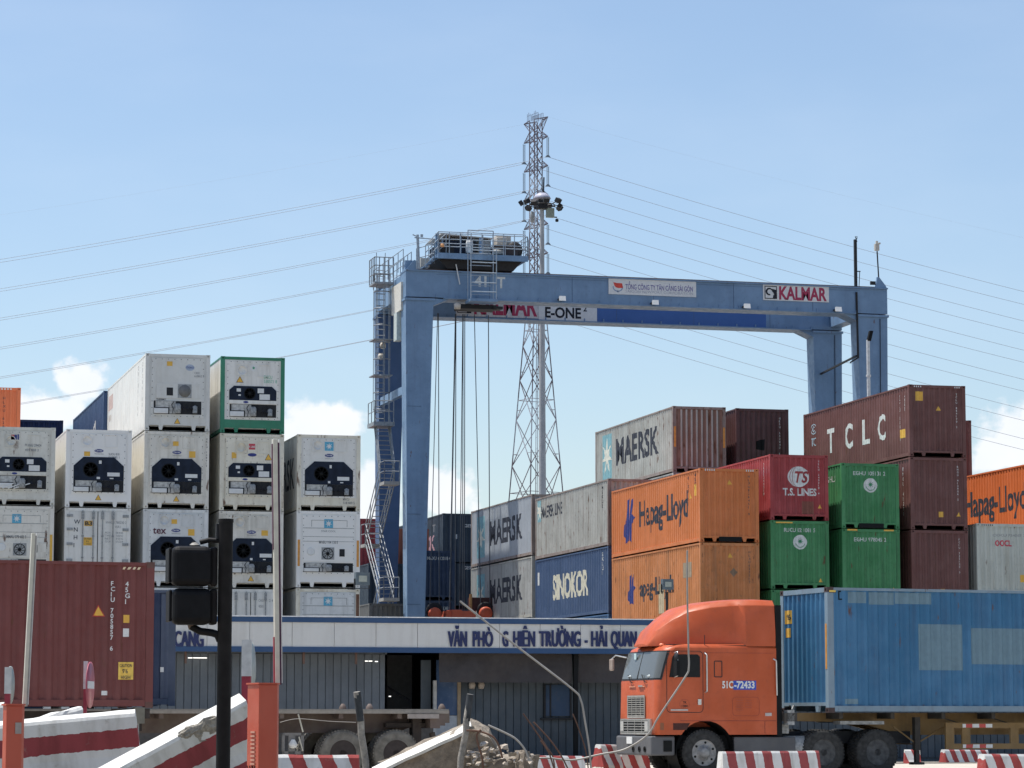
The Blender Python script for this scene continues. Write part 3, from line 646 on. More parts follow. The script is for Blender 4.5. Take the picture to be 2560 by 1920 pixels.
c.side('small_logo', merge(fit('\u00a9', .9, 1.9, .45, .6), fit('TC', .9, 1.4, .35, .6)), plain('logo_pale_blue', (.4, .52, .6), .6))
c.end('yellow_sticker', rect(-.92, -.62, 2.25, 2.62), YEL); c.end('yellow_triangle', tri(.05, 1.95, .10), YEL); c.end('number_text', vtext('TCLU 884170 3', .80, 2.5, .075, .11), SCRIPTW)
c.end('roof_stripes', merge(*[rect(-1.0+.09*i, -.96+.09*i, 2.79, 2.85) for i in range(4)], *[rect(.75+.09*i, .79+.09*i, 2.79, 2.85) for i in range(3)]), WHITE, .0, y=.002)
c = dry('brown container in the middle of the tallest right stack, below the lettered one', CX, 14.63-2.925, P_brown)
c.end('number_text', vtext('BMOU 412906 5', .80, 2.5, .075, .11), SCRIPTW); c.end('yellow_triangle', tri(.85, .62, .1), YEL); c.end('yellow_sticker', rect(.0, .2, .5, .72), YEL); c.side('side_number', vtext('BMOU 41290', 11.3, 2.4, .14, .2), SCRIPTW)
c = dry('brown container third from top, meeting the roof of the blue trailer container', CX, 14.63-2*2.925, P_brown)
c.end('number_text', vtext('FCIU 733120 9', .82, 2.5, .075, .11), SCRIPTW); c.end('yellow_triangle', tri(.85, .45, .1), YEL); c.end('yellow_sticker', rect(.02, .22, .35, .55), YEL)
for k, l in ((3, 'brown container hidden behind the trailer in the tallest right stack'), (4, 'brown container at the foot of the tallest right stack')): dry(l, CX, 14.63-k*2.925, P_brown)
c = dry('pale grey container with small red letters at the right edge', OX, 9.09, P_oocl, fm=P_oocl)
c.end('red_lettering', fit('OOCL', -.42, 2.0, .22, .72, .035), plain('lettering_red', (.55, .04, .08), .5)); c.end('number_text', fit('OOCU 754087 2', -.5, 2.38, .10, 1.4), SCRIPTG); c.end('yellow_sticker', rect(.65, .95, .55, .85), YEL)
c.end('roof_stripes', merge(*[rect(-1.0+.09*i, -.96+.09*i, 2.80, 2.86) for i in range(6)]), SCRIPTD, .0, y=.002)
for k in (1, 2): dry('pale grey container %s the one with red letters' % ('under' if k == 1 else 'two below'), OX, 9.09-k*2.925, P_oocl)
P_or3 = paint('container_deep_orange', (.62, .15, .04), .5, .2, streak=.25, dirt=(.22, .08, .04))
c = dry('deep orange container with black lettering at the right edge, above the pale grey one', QX, 11.69, P_or3, H=LS); c.side('name_lettering', fit('Hapag-Lloyd', 4.2, .80, 1.02, 6.2, .022), SCRIPTD)
dry('orange container under the one at the right edge', QX, 11.69-2.62, P_or3, H=LS); dry('orange container low at the right edge', QX, 11.69-5.24, P_or3); dry('orange container at the foot of the right edge stack', QX, 11.69-8.17, P_or3)
# second bay
RUSTF = paint('rusty_frame', (.25, .21, .19), .6, .4, rust=.5, streak=.6, dirt=(.10, .055, .04))
STARW = plain('faded_star', (.70, .70, .60), .6)
def maersk(c, bs, bz, ts, tz, cap, tw, bold=.03, badge=STARF):
    if bs is not None:
        c.side('star_badge', rect(bs-.8, bs+.8, bz-1.05, bz+1.05), badge); c.side('star', star(bs, bz, .88, .30, 7, 1.0), STARW, .009)
    c.side('name_lettering', fit('MAERSK', ts, tz, cap, tw, bold), SCRIPTD)
c = dry('grey container with rust brown end and star badge, highest grey one', 38.45, 14.89, P_grey2, 120.4, fm=RUSTF); maersk(c, 1.9, 1.55, 3.4, 1.05, 1.15, 6.6)
MB().box(-1.03, 1.03, .006, .012, .22, 2.75)
e = prof('end', 0); vs = []
for (p, d) in e: vs += [(p, .008+d, .23), (p, .008+d, 2.78)]
inst('rusted_end_skin', MB().add(vs, [(2*i, 2*i+2, 2*i+3, 2*i+1) for i in range(len(e)-1)]).mesh('rusted_end_skin'), P_rustend, c.t)
c.end('pale_ribs', merge(*[rect(-1.06+.2356*i-.042, -1.06+.2356*i+.042, .25, 2.75) for i in range(1, 9)]), P_grey2, .010)
for x in (-1.18, 1.08): c.end('post_marking', rect(x, x+.10, 1.1, 2.0), plain('post_orange', (.62, .28, .06), .5), .006, y=.002)
dry('grey container hidden under the highest grey one', 38.45, 14.89-2.925, P_grey, 120.4)
c = dry('dark brown container with black square patch, right of the highest grey one', 41.37, 14.87, P_brown2, 120.4)
c.end('black_patch', ([(-.30, 1.10), (.08, 1.05), (.10, 1.55), (-.10, 1.52), (-.30, 1.45)], [list(range(5))]), BLK); c.end('number_text', vtext('GESU 552043 1', .78, 2.45, .08, .13), SCRIPTW)
dry('dark brown container hidden under the one with the black patch', 41.37, 14.87-2.925, P_brown2, 120.4)
c = dry('brown container peeking out behind the tallest right stack', 50.07, 14.61, P_brown, 120.4)
dry('brown container under the peeking one', 50.07, 14.61-2.925, P_brown, 120.4); dry('brown container behind the lettered brown one', 47.1, 11.9, P_brown, 120.4)
c = dry('grey container with small worn lettering near its top edge, above the blue one', 35.48, 11.64, P_grey2, 120.4, fm=RUSTF)
c.side('star_badge', rect(.35, 1.0, 1.75, 2.75), STARF); c.side('star', star(.68, 2.25, .45, .18, 7, 1), STARW, .009); c.side('name_lettering', fit('MAERSK LINE', 1.05, 1.9, .52, 3.6, .02), SCRIPTD)
c.side('side_number', vtext('MSKU2', 11.2, 2.5, .14, .2), SCRIPTD)
c = dry('blue container with large cream lettering beside the orange containers', 35.48, 11.64-2.925, P_blue, 120.4)
c.side('name_lettering', fit('SINOKOR', 3.0, .95, 1.05, 6.0, .035), plain('lettering_cream', (.62, .60, .48), .6)); c.side('white_mark', rect(.3, .7, 1.7, 2.3), SCRIPTW); c.side('side_number', vtext('SKLU1', 11.2, 2.5, .16, .2), SCRIPTW)
dry('blue container under the one with cream lettering', 35.48, 11.64-2*2.925, paint('container_mid_blue', (.045, .12, .25), .5, .2), 120.4); dry('blue container at the foot behind the orange stack', 35.48, 11.64-3*2.925, P_blue, 120.4)
c = dry('grey container with big dark letters, upper of the pair beside the crane ropes', 35.37, 11.89, paint('container_cool_grey', (.35, .38, .41), .5, .25, streak=.3, dirt=(.15, .15, .15)), 132.8, fm=RUSTF); maersk(c, 2.0, 1.45, 3.9, .95, 1.12, 6.4)
c = dry('grey container with big dark letters, lower of the pair beside the crane ropes', 35.37, 11.89-2.94, P_grey, 132.8, fm=P_grey2); maersk(c, 2.0, 1.45, 3.9, .95, 1.12, 6.4)
dry('grey container under the lettered pair', 35.37, 11.89-2*2.94, P_grey, 132.8); dry('grey container at the foot of the lettered pair', 35.37, 11.89-3*2.94, P_grey, 132.8)
# dark boxes far behind the crane leg
p = onY(1107, 1283, 155)
c = dry('slate container with pink lettering, top of the dark stack behind the crane ropes', p.x, p.z, P_navy2, 155); c.end('number_text', fit('GESU 528', .0, 2.15, .16, 1.1, .02), SCRIPTW); c.side('side_lettering', fit('CK', 7.6, 1.0, .8, 2.6, .02), plain('lettering_pink', (.6, .35, .38), .6))
c.side('side_lettering', fit('T', 9.6, 2.0, .4, .7, .02), SCRIPTG); c.end('small_mark', rect(-.5, -.4, 1.5, 1.75), SCRIPTW)
c = dry('slate container second in the dark stack behind the ropes', p.x, p.z-2.62, P_navy2, 155, H=LS); c.end('number_text', fit('GESU 516 55', .0, 2.15, .16, 1.1, .02), SCRIPTW)
for k in (2, 3): dry('slate container %s in the dark stack behind the ropes' % ('third' if k == 2 else 'lowest'), p.x, p.z-2.62*k, P_navy2, 155, H=LS)
p = onY(1137, 1377, 148.5); x0 = p.x-2.44
for k, (l, tx) in enumerate((('navy container with white numbers right of the crane leg, upper one', 'MAXU 612018 4'), ('navy container with white numbers right of the crane leg, lower one just over the roof', 'MSKU 246138 9'), ('navy container at the foot right of the crane leg', ''))):
    c = dry(l, x0, p.z-k*2.62, P_navy, 148.5, H=LS, L=6.058)
    if tx: c.end('number_text', fit(tx, -.25, 2.10, .17, 1.25, .01), SCRIPTW)
p = onY(903, 1296, 150)
c = dry('red container right of the reefers, on the left of the crane leg', onY(957, 1300, 150).x-2.44, p.z, paint('container_bright_red', (.34, .05, .055), .5, .2), 150); c.end('number_text', vtext('CSLU179324', .82, 2.5, .14, .2), SCRIPTW)
c = dry('red brown container just behind the crane leg', onY(960, 1300, 150).x, p.z-.5, paint('container_rusty_red', (.30, .09, .05), .5, .3), 150)
c = dry('green container thinly visible under the red one', p.x+.75, p.z-2.92, P_green, 150.2)
p = onY(921, 1408, 146)
c = dry('slate container beside the reefers under the green one', p.x, p.z, P_navy2, 146, H=LS); dry('slate container with grey side beside the floodlight', p.x, p.z-2.62, P_navy2, 146, H=LS)
p2_ = onY(923, 1508, 140); dry('dull grey container low left of the crane leg', p2_.x, p2_.z, paint('container_dull_grey', (.12, .125, .125), .6), 140, H=LS)
# ------------------------------------------------------------------ gantry crane
CB = paint('crane_blue', (.15, .245, .375), .42, .3, rust=.08, streak=.28, dirt=(.08, .11, .17))
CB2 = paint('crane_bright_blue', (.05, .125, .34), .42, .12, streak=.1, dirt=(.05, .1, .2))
CBD = paint('crane_worn_blue', (.15, .25, .38), .5, .5, streak=.4, dirt=(.06, .07, .09))
RAILM = plain('rail_grey_blue', (.30, .36, .42), .5, noise=.15)
def crane():
    X0, X1, Y0, Y1 = 30.35, 55.67, 138.0, 144.5
    t = thing('gantry_crane', 'tall blue rubber tyred gantry crane standing over the container stacks', 'crane', (43, 141, .4))
    off = tuple(-v for v in t.location)
    def P(mb, n, m, par=None): 
        return mb.build(n, m, par or t, off if par is None else (0, 0, 0))
    zt, zb = 23.28, 21.87
    # two girders: box with flanges, stiffener tabs
    for Y, s in ((Y0, 0), (Y1, 1)):
        m = MB().box(X0, X1, Y+.03, Y+1.17, zb+.06, zt-.07)
        m.box(X0-.02, X1+.02, Y-.05, Y+1.25, zt-.069, zt); m.box(X0+1.9, X1-1.75, Y-.06, Y+1.26, zb, zb+.059)
        for i in range(22): m.box(X0+1.5+i*1.05, X0+1.56+i*1.05, Y-.03, Y+.028, zb+.06, zb+.2)
        g = P(m, 'girder', CB)
        for k in range(1, 6): P(MB().box(X0+k*4.25-.012, X0+k*4.25+.012, Y+.022, Y+.0295, zb+.06, zt-.07), 'weld_seam', plain('seam_blue', (.07, .12, .20), .6), g)
        P(MB().box(X0+1.5, X1-1.5, Y+.02, Y+.0292, zt-.20, zt-.19), 'weld_seam', plain('seam_blue', (.07, .12, .20), .6), g)
        # haunches at the ends
        m = MB().prism([(X0+1.4, zb), (X0+2.2, zb), (X0+1.4, zb-.35)], Y+.06, Y+1.1); m.prism([(X1-1.6, zb), (X1-2.4, zb), (X1-1.6, zb-.35)], Y+.06, Y+1.1)
        P(m, 'haunch', CB, g)
        P(MB().box(X0+.3, X1-.3, Y+.35, Y+.45, zt+.001, zt+.10), 'trolley_rail', RUSTB, g)
    # portal legs, tapering to the ground on their inner side
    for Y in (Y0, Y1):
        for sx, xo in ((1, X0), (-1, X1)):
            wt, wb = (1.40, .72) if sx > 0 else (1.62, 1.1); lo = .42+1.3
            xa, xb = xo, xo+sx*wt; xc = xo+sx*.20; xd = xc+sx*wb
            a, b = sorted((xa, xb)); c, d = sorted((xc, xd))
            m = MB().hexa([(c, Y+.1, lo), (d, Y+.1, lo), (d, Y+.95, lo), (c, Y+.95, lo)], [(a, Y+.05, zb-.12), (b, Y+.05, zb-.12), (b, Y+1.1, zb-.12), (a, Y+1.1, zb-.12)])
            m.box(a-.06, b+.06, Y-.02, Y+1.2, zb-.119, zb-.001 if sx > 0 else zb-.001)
            l = P(m, 'leg', CB if Y == Y0 or sx < 0 else paint('crane_leg_shaded_blue', (.055, .105, .215), .45, .2, streak=.2, dirt=(.04, .06, .1)))  # rear left leg in a deeper blue, its shade painted into the colour
            for zz in (16.5, 11.2, 6.8): P(MB().box(min(xa, xc)+.13 if sx > 0 else min(xd, xb)+.12, (max(xa, xc)+.60) if sx > 0 else max(xa, xc)-.1, Y+.052, Y+.062, zz, zz+.02), 'weld_seam', plain('seam_blue', (.07, .12, .2)), l)
            if sx < 0: P(MB().bar((X1-.42, Y+.0, zb-.2), (X1-.5, Y+.06, 9), .03), 'weld_seam', INK, l)
    # end ties, sill beams and wheels
    for xo, sx in ((X0, 1), (X1, -1)):
        a, b = sorted((xo+sx*.02, xo+sx*.7))
        P(MB().box(a, b, Y0+1.26, Y1-.07, zb+.2, zt-.15), 'end_tie', CB)
        a, b = sorted((xo+sx*.15, xo+sx*1.1))
        P(MB().box(a, b, Y0-1.2, Y1+2.4, 1.75, 2.75), 'sill_beam', CB)
        for Yw in (Y0-.8, Y0+1.2, Y1-.2, Y1+1.9):
            P(MB().lathe([(.3, -.3), (.72, -.28), (.8, -.15), (.8, .15), (.72, .28), (.3, .3)], 'X', 20, (xo+sx*.6, Yw, 1.2)), 'wheel', RUB)
    P(MB().box(X0+.1, X0+.35, Y0+1.2, Y1, 17.2, 17.6), 'cross_tie', CB)
    # painted marks and signs
    def card(n, x0, x1, y, ztop, zbot, mat, th=.03): return P(MB().box(x0, x1, y-th, y, zbot, ztop), n, mat)
    def mark(n, d, y, mat, par=None, off_=.0): 
        me = drape(d[0], d[1], None, lambda a, z, dd: (a, y, z), 0); return inst(n, me, mat, t, off)
    YF = Y0+.03
    a, b, c_ = onY(1219, 708, YF), onY(1252, 718, YF), onY(1219, 692, YF)
    mark('capacity_lettering', fit('T', onY(1243, 0, YF).x, onY(1240, 719, YF).z, .53, .42, .03), YF-.006, SCRIPTW); mark('capacity_lettering', fit('41', onY(1187, 0, YF).x, onY(1200, 716, YF).z, .50, .62, .03), YF-.006, SCRIPTW)
    s0, s1 = onY(1521, 695, YF), onY(1740, 743, YF)
    z1_, z0_ = onY(1521, 695, YF).z, onY(1521, 735, YF).z
    sg = card('company_sign', s0.x, s1.x, YF-.005, z1_, z0_, WHITE)
    h = z1_-z0_
    mark('sign_lettering', fit('T\u1ed4NG C\u00d4NG TY T\u00c2N C\u1ea2NG S\u00c0I G\u00d2N', s0.x+.88, z0_+.34*h, .25, 3.55, .012), YF-.04, plain('lettering_violet', (.13, .11, .30), .6))
    mark('sign_lettering', fit('SAIGON NEWPORT CORPORATION', s0.x+.88, z0_+.13*h, .13, 3.55, .0), YF-.04, plain('lettering_pale', (.38, .40, .46), .6))
    ex = s0.x+.48; ez = z0_+.45*h
    mark('emblem', merge(*[([(ex+.27*math.cos(a_), ez+.24*math.sin(a_)), (ex+.22*math.cos(a_), ez+.19*math.sin(a_)), (ex+.22*math.cos(a_+.3), ez+.19*math.sin(a_+.3)), (ex+.27*math.cos(a_+.3), ez+.24*math.sin(a_+.3))], [[0, 1, 2, 3]]) for a_ in [math.pi*(.95+.105*i) for i in range(11)]], star(ex, ez-.22, .08, .03, 5)), YF-.04, plain('emblem_blue', (.2, .28, .45), .6))
    mark('emblem_flag', ([(ex-.24, ez+.24), (ex-.05, ez+.20), (ex+.22, ez+.2), (ex+.27, ez-.03), (ex+.05, ez-.05), (ex-.1, ez-.02), (ex-.17, ez+.05)], [list(range(7))]), YF-.044, plain('emblem_red', (.62, .07, .05), .6))
    k0, k1 = onY(1907, 711, YF).x, onY(2072, 755, YF).x; kz1, kz0 = onY(1907, 711, YF).z, onY(1907, 750, YF).z; kh = kz1-kz0
    card('maker_sign', k0, k1, YF-.005, kz1, kz0, WHITE)
    def ramlogo(x, z, s, yy):
        mark('logo_frame', merge(rect(x, x+s, z, z+.04), rect(x, x+s, z+s*1.0-.04, z+s), rect(x, x+.04, z+.041, z+s-.041), rect(x+s-.04, x+s, z+.041, z+s-.041)), yy, INK)
        cx, cz = x+s*.38, z+s*.56; rr = s*.30
        arc = [(cx+rr*math.cos(a_), cz+rr*math.sin(a_)) for a_ in [math.pi*(.15+.13*i) for i in range(12)]]; arc2 = [(cx+.02+rr*.62*math.cos(a_), cz+rr*.62*math.sin(a_)) for a_ in [math.pi*(.15+.13*i) for i in range(12)]]
        mark('logo_curl', merge(*[([arc[i], arc[i+1], arc2[i+1], arc2[i]], [[0, 1, 2, 3]]) for i in range(11)], ([(x+s*.62, z+s*.78), (x+s*.97, z+s*.70), (x+s*.97, z+.04), (x+s*.66, z+.04), (x+s*.74, z+s*.38), (x+s*.6, z+s*.6)], [list(range(6))])), yy, INK)
        mark('logo_tusk', ([(x+s*.56, z+s*.62), (x+s*.66, z+s*.36), (x+s*.78, z+s*.28), (x+s*.70, z+s*.48)], [[0, 1, 2, 3]]), yy-.004, WHITE)
    MR = plain('lettering_maker_red', (.36, .03, .08), .5)
    ramlogo(k0+.08, kz0+.07, .66, YF-.045)
    mark('sign_lettering', fit('KALMAR', k0+.86, kz0+.10*kh, kh*.78, k1-k0-.98, .035), YF-.042, MR)
    YG = Y1+.03
    a = onY(1140, 780, YG).x; b = onY(1346, 800, YG).x; m_ = onY(1492, 800, YG).x; zt2, zb2 = zt-.35, onY(1400, 801, YG).z
    card('maker_sign', a, b, YG-.005, zt2, zb2+.05, plain('sign_aged_white', (.56, .56, .56), .6)); card('model_sign', b+.01, m_, YG-.005, zt2, zb2, WHITE)
    mark('sign_lettering', fit('KALMAR', a+.95, zb2+.20, .98, b-a-1.02, .035), YG-.042, MR); ramlogo(a+.06, zb2+.2, .75, YG-.045)
    mark('sign_lettering', fit('E-ONE', b+.35, zb2+.14, .52, 1.95, .03), YG-.042, INK); mark('sign_lettering', fit('2', b+2.42, zb2+.52, .3, .2, .02), YG-.042, INK)
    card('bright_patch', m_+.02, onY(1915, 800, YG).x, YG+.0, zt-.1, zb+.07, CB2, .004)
    # girder floodlights
    for px, py in ((1402, 748), (1634, 758), (1863, 767), (2091, 775)):
        q = onY(px, py, YF-.1); m = MB().box(q.x-.15, q.x+.15, YF-.28, YF-.02, q.z-.04, q.z+.02)
        l = P(m, 'lamp_bracket', DARK)
        vs = MB().hexa([(q.x-.16, YF-.5, q.z-.13), (q.x+.16, YF-.5, q.z-.13), (q.x+.14, YF-.3, q.z-.1), (q.x-.14, YF-.3, q.z-.1)], [(q.x-.16, YF-.42, q.z+.12), (q.x+.16, YF-.42, q.z+.12), (q.x+.14, YF-.26, q.z+.08), (q.x-.14, YF-.26, q.z+.08)])
        P(vs, 'floodlight', WHITE)
    def rails(pts, h=1.0, n=2, r=.022, post=1.2):
        m = MB()
        for p, q in zip(pts, pts[1:]):
            p, q = Vector(p), Vector(q); k = max(1, round((q-p).length/post))
            for j in range(1, n+1): zz = Vector((0, 0, h*j/n)); m.tube(p+zz, q+zz, r, 6)
            for i in range(k+1): u = p.lerp(q, i/k); m.tube(u, u+Vector((0, 0, h)), r, 6)
        return m
    # trolley
    tx0, tx1 = 31.85, 36.4
    tr = P(MB().box(tx0, tx1, Y0-.5, Y1+1.4, 23.85, 24.06).box(tx0-.02, tx1+.02, Y0-.55, Y0-.5, 23.80, 24.08), 'trolley_platform', CBD)
    P(MB().hexa([(tx0+.6, Y0, 23.38), (tx1-.6, Y0, 23.38), (tx1-.6, Y1+1, 23.38), (tx0+.6, Y1+1, 23.38)], [(tx0+.1, Y0-.1, 23.84), (tx1-.2, Y0-.1, 23.84), (tx1-.2, Y1+1.1, 23.84), (tx0+.1, Y1+1.1, 23.84)]), 'trolley_frame', DARK)
    for x in (tx0+1, tx1-1):
        for y in (Y0+.4, Y1+.4): P(MB().lathe([(.05, -.1), (.26, -.1), (.26, .1), (.05, .1)], 'Y', 16, (x, y, 23.62)), 'trolley_wheel', DARK)
    P(MB().lathe([(.2, 0), (.42, 0), (.42, .08), (.34, .1), (.34, 1.5), (.42, 1.52), (.42, 1.6), (.2, 1.6)], 'X', 20, (tx0+.55, Y0+2.0, 24.62)), 'hoist_drum', DARK)
    P(MB().box(tx0+.45, tx0+2.1, Y0+.3, Y0+3.4, 24.061, 24.85), 'machinery_box', NAVY)
    P(MB().lathe([(.0, 0), (.17, 0), (.19, .1), (.19, .5), (.15, .62), (0, .66)], 'Z', 16, (33.6, Y0+.2, 24.25)), 'tank', WHITE)
    bevel(P(MB().box(34.1, 34.75, Y0+.3, Y0+1.4, 24.061, 24.95), 'gear_case', GREYM), .06)
    P(MB().box(34.75, 36.05, Y0+.0, Y0+1.2, 24.061, 24.62), 'motor_base', plain('dark_brown_steel', (.05, .04, .042), .6))
    BEI = plain('beige_case', (.50, .46, .40), .5)
    bevel(P(MB().box(34.95, 35.45, Y0-.1, Y0+.6, 24.66, 25.06), 'electric_box', BEI), .03); bevel(P(MB().box(35.1, 35.85, Y0+.62, Y0+1.5, 24.66, 25.28), 'electric_box', BEI), .03)
    P(MB().lathe([(.1, -.1), (.36, -.08), (.42, .1), (.42, .7), (.34, .8), (.1, .8)], 'Y', 20, (35.95, Y0+.2, 24.5)), 'brake_disc', DARK)
    P(MB().hexa([(tx0+.3, Y0+.2, 25.12), (34.8, Y0+.2, 25.0), (34.8, Y0+3.6, 25.0), (tx0+.3, Y0+3.6, 25.12)], [(tx0+.3, Y0+.2, 25.17), (34.8, Y0+.2, 25.05), (34.8, Y0+3.6, 25.05), (tx0+.3, Y0+3.6, 25.17)]), 'canopy', BEI)
    m = MB()
    for x in (tx0+.4, 33.2, 34.7):
        for y in (Y0+.3, Y0+3.4): m.bar((x, y, 24.06), (x, y, 25.05), .03)
    P(m, 'canopy_posts', CBD)
    P(rails([(tx0, Y0-.5, 24.06), (tx1, Y0-.5, 24.06), (tx1, Y1+1.3, 24.06)], 1.0), 'trolley_railing', RAILM)
    P(rails([(tx1, Y0-.5, 24.06), (tx1+.35, Y0+.6, 24.06), (tx1+.3, Y0+2.4, 24.06)], 1.0), 'trolley_railing', RAILM)
    # ladder cage hanging under the trolley
    m = MB(); xa, xb, yy = 33.33, 34.62, Y0-.62
    for x in (xa, xb):
        for y in (yy, yy-.65): m.bar((x, y, 21.75), (x, y, 24.3 if y < yy else 25.25), .04)
    for z in (22.1, 22.55, 23.05, 23.55, 24.15): m.tube((xa, yy-.65, z), (xb, yy-.65, z), .028, 6); m.tube((xa+.1, yy, z-.05), (xb-.1, yy, z-.05), .022, 6)
    for z in (25.25,): m.tube((xa, yy, z), (xb, yy, z), .028, 6)
    P(m, 'service_ladder', RAILM); P(MB().box(xa-.05, xb+.05, yy-.75, yy+.3, 21.62, 21.75), 'service_platform', CB)
    P(MB().lathe([(.05, 0), (.16, .0), (.18, .25), (.05, .3)], 'Z', 12, (32.8, yy, 21.3)), 'horn', BEI)
    P(MB().box(33.0, 34.9, Y0-.2, Y0+.9, 21.40, 21.62).box(34.7, 35.2, Y0-.3, Y0+.4, 21.42, 21.55), 'sheave_carrier', DARK)
    P(MB().bar((32.85, Y0-.1, 23.6), (33.05, Y0-.1, 22.6), .05), 'damper', WHITE)
    # walkway at the left end
    P(rails([(X0-.1, Y0+.2, 23.3), (X0-.1, Y1+.9, 23.3)], 1.0), 'walkway_railing', RAILM); P(rails([(X0+.5, Y0-.1, 23.3), (X0+1.4, Y0-.1, 23.6), (X0+2.0, Y0-.1, 24.1)], 1.0), 'stair_railing', RAILM)
    P(MB().box(X0+.0, X0+.45, Y0+.2, Y0+.9, 23.281, 23.75), 'end_bracket', CB)
    P(rails([(X0+.9, Y0-.35, 23.35), (X0+1.55, Y0-.35, 24.06), (tx1-.1, Y0-.45, 24.06)], 1.1, 3, .024, .55), 'front_railing', RAILM)
    P(rails([(X0+.75, Y0+2.2, 23.35), (X0+.75, Y1+.8, 23.35)], 1.15, 3, .024, .8), 'rear_railing', RAILM)
    m = MB()
    for i in range(5): m.box(X0+.85+.16*i, X0+1.05+.16*i, Y0-.3, Y0+.4, 23.40+.15*i, 23.43+.15*i)
    P(m, 'trolley_stairs', CBD)
    P(MB().box(X0+1.45, X0+1.62, Y0-.2, Y0+.0, 24.06, 25.1).box(tx0+2.25, tx0+2.4, Y0+.1, Y0+.2, 24.06, 25.0), 'conduit', CBD)
    P(MB().box(tx0+.2, tx0+.9, Y0-.1, Y0+.25, 24.061, 24.55), 'cable_box', DARK); P(MB().box(tx0+2.5, tx0+2.9, Y0+.9, Y0+1.4, 24.061, 24.98), 'valve_block', plain('valve_grey', (.2, .22, .23), .5))
    P(MB().lathe([(.0, 0), (.12, .01), (.12, .5), (0, .52)], 'X', 12, (tx0+2.9, Y0-.1, 24.3)), 'motor', GREYM)
    P(MB().prism([(X0+.02, 23.281), (X0+.62, 23.281), (X0+.62, 23.7), (X0+.4, 23.75)], Y0+.0, Y0+.1), 'end_stop', CB)
    m = MB().tube((X0+.62, Y0-.1, 23.3), (X0+.55, Y0-.1, 25.0), .07, 8).tube((X0+.4, Y0-.1, 24.85), (X0+1.9, Y0-.1, 24.8), .03, 6).tube((X0+.3, Y0-.1, 25.0), (X0+.55, Y0-.1, 24.9), .03, 6).box(X0+.7, X0+.82, Y0-.16, Y0-.04, 24.9, 25.02)
    P(m, 'sensor_post', RAILM); P(MB().box(X0+.85, X0+1.3, Y0+.5, Y0+1, 23.5, 23.95), 'junction_box', BEI)
    P(MB().lathe([(.04, 0), (.1, .02), (.1, .14), (.02, .2)], 'Z', 10, (32.05, Y0-.55, 24.35)), 'beacon', plain('beacon_orange', (.7, .35, .15), .4))
    # cabinet on the side of the end tie
    P(MB().hexa([(X0-.10, Y0+.7, 21.35), (X0+.0, Y0+.7, 21.35), (X0+.0, Y0+2.9, 21.35), (X0-.1, Y0+2.9, 21.35)], [(X0-.10, Y0+.7, 22.75), (X0+.0, Y0+.7, 22.75), (X0, Y0+2.9, 22.75), (X0-.1, Y0+2.9, 22.75)]), 'side_sign', plain('sign_cream', (.62, .6, .54), .6))
    P(MB().box(X0-.2, X0+.1, Y0+1.2, Y0+1.9, 19.9, 21.3), 'electric_cabinet', plain('cabinet_pale', (.5, .55, .52), .5))
    for z in (20.0, 19.5): P(MB().lathe([(.02, -.2), (.14, -.15), (.16, 0), (.1, .12), (.02, .15)], 'Z', 12, (X0-.3, Y0+4.0+(20-z), z)), 'signal_horn', BEI)
    # caged ladder and zigzag stairs on the left
    cx0, cx1, cy = 29.32, 30.28, 141.0
    m = MB()
    for z in [16.2+.3*i for i in range(26)]: m.tube((cx0+.25, cy+.4, z), (cx0+.7, cy+.4, z), .024, 5)
    for x in (cx0+.25, cx0+.7): m.bar((x, cy+.4, 15.9), (x, cy+.4, 24.6), .03)
    for z in [16.6+.85*i for i in range(9)]:
        m.path([(cx0+.22+.28*(1-math.cos(a_)) if False else cx0+.48+.42*math.cos(a_), cy+.1+.42*math.sin(a_), z) for a_ in [math.pi*(.0-.125*i) for i in range(9)]], .032, 5)
    for a_ in (0, -.25, -.5, -.75, -1): m.bar((cx0+.48+.42*math.cos(math.pi*a_), cy+.1+.42*math.sin(math.pi*a_), 16.6), (cx0+.48+.42*math.cos(math.pi*a_), cy+.1+.42*math.sin(math.pi*a_), 23.4), .03)
    P(m, 'caged_ladder', GALV)
    P(rails([(cx0, cy-.4, 23.0), (cx1, cy-.4, 23.0)], 1.25, 3, .026, .25).box(cx0-.02, cx1+.02, cy-.45, cy+.9, 22.9, 23.0), 'top_landing', GALV)
    P(rails([(cx0, cy+.9, 23.0), (cx0, cy-.4, 23.0)], 1.25, 3, .026, .4), 'landing_railing', GALV)
    for z in (18.3, 20.1): P(MB().box(cx0, cx1, cy-.3, cy+.9, z, z+.05), 'cable_tray', GALV)
    P(MB().box(cx0-.05, cx1+.05, cy-.6, cy+1.0, 15.75, 15.95), 'landing', GALV)
    P(rails([(cx0, cy-.6, 15.95), (cx0, cy+1, 15.95)], 1.05, 2, .024, .8), 'landing_railing', GALV); P(rails([(cx0, cy-.6, 15.95), (cx1, cy-.6, 15.95)], 1.05, 2, .024, .8), 'landing_railing', GALV)
    zs = [(15.8, 141.9), (12.85, 139.3), (10.05, 143.9), (7.15, 139.3), (4.3, 143.9), (1.8, 139.3)]
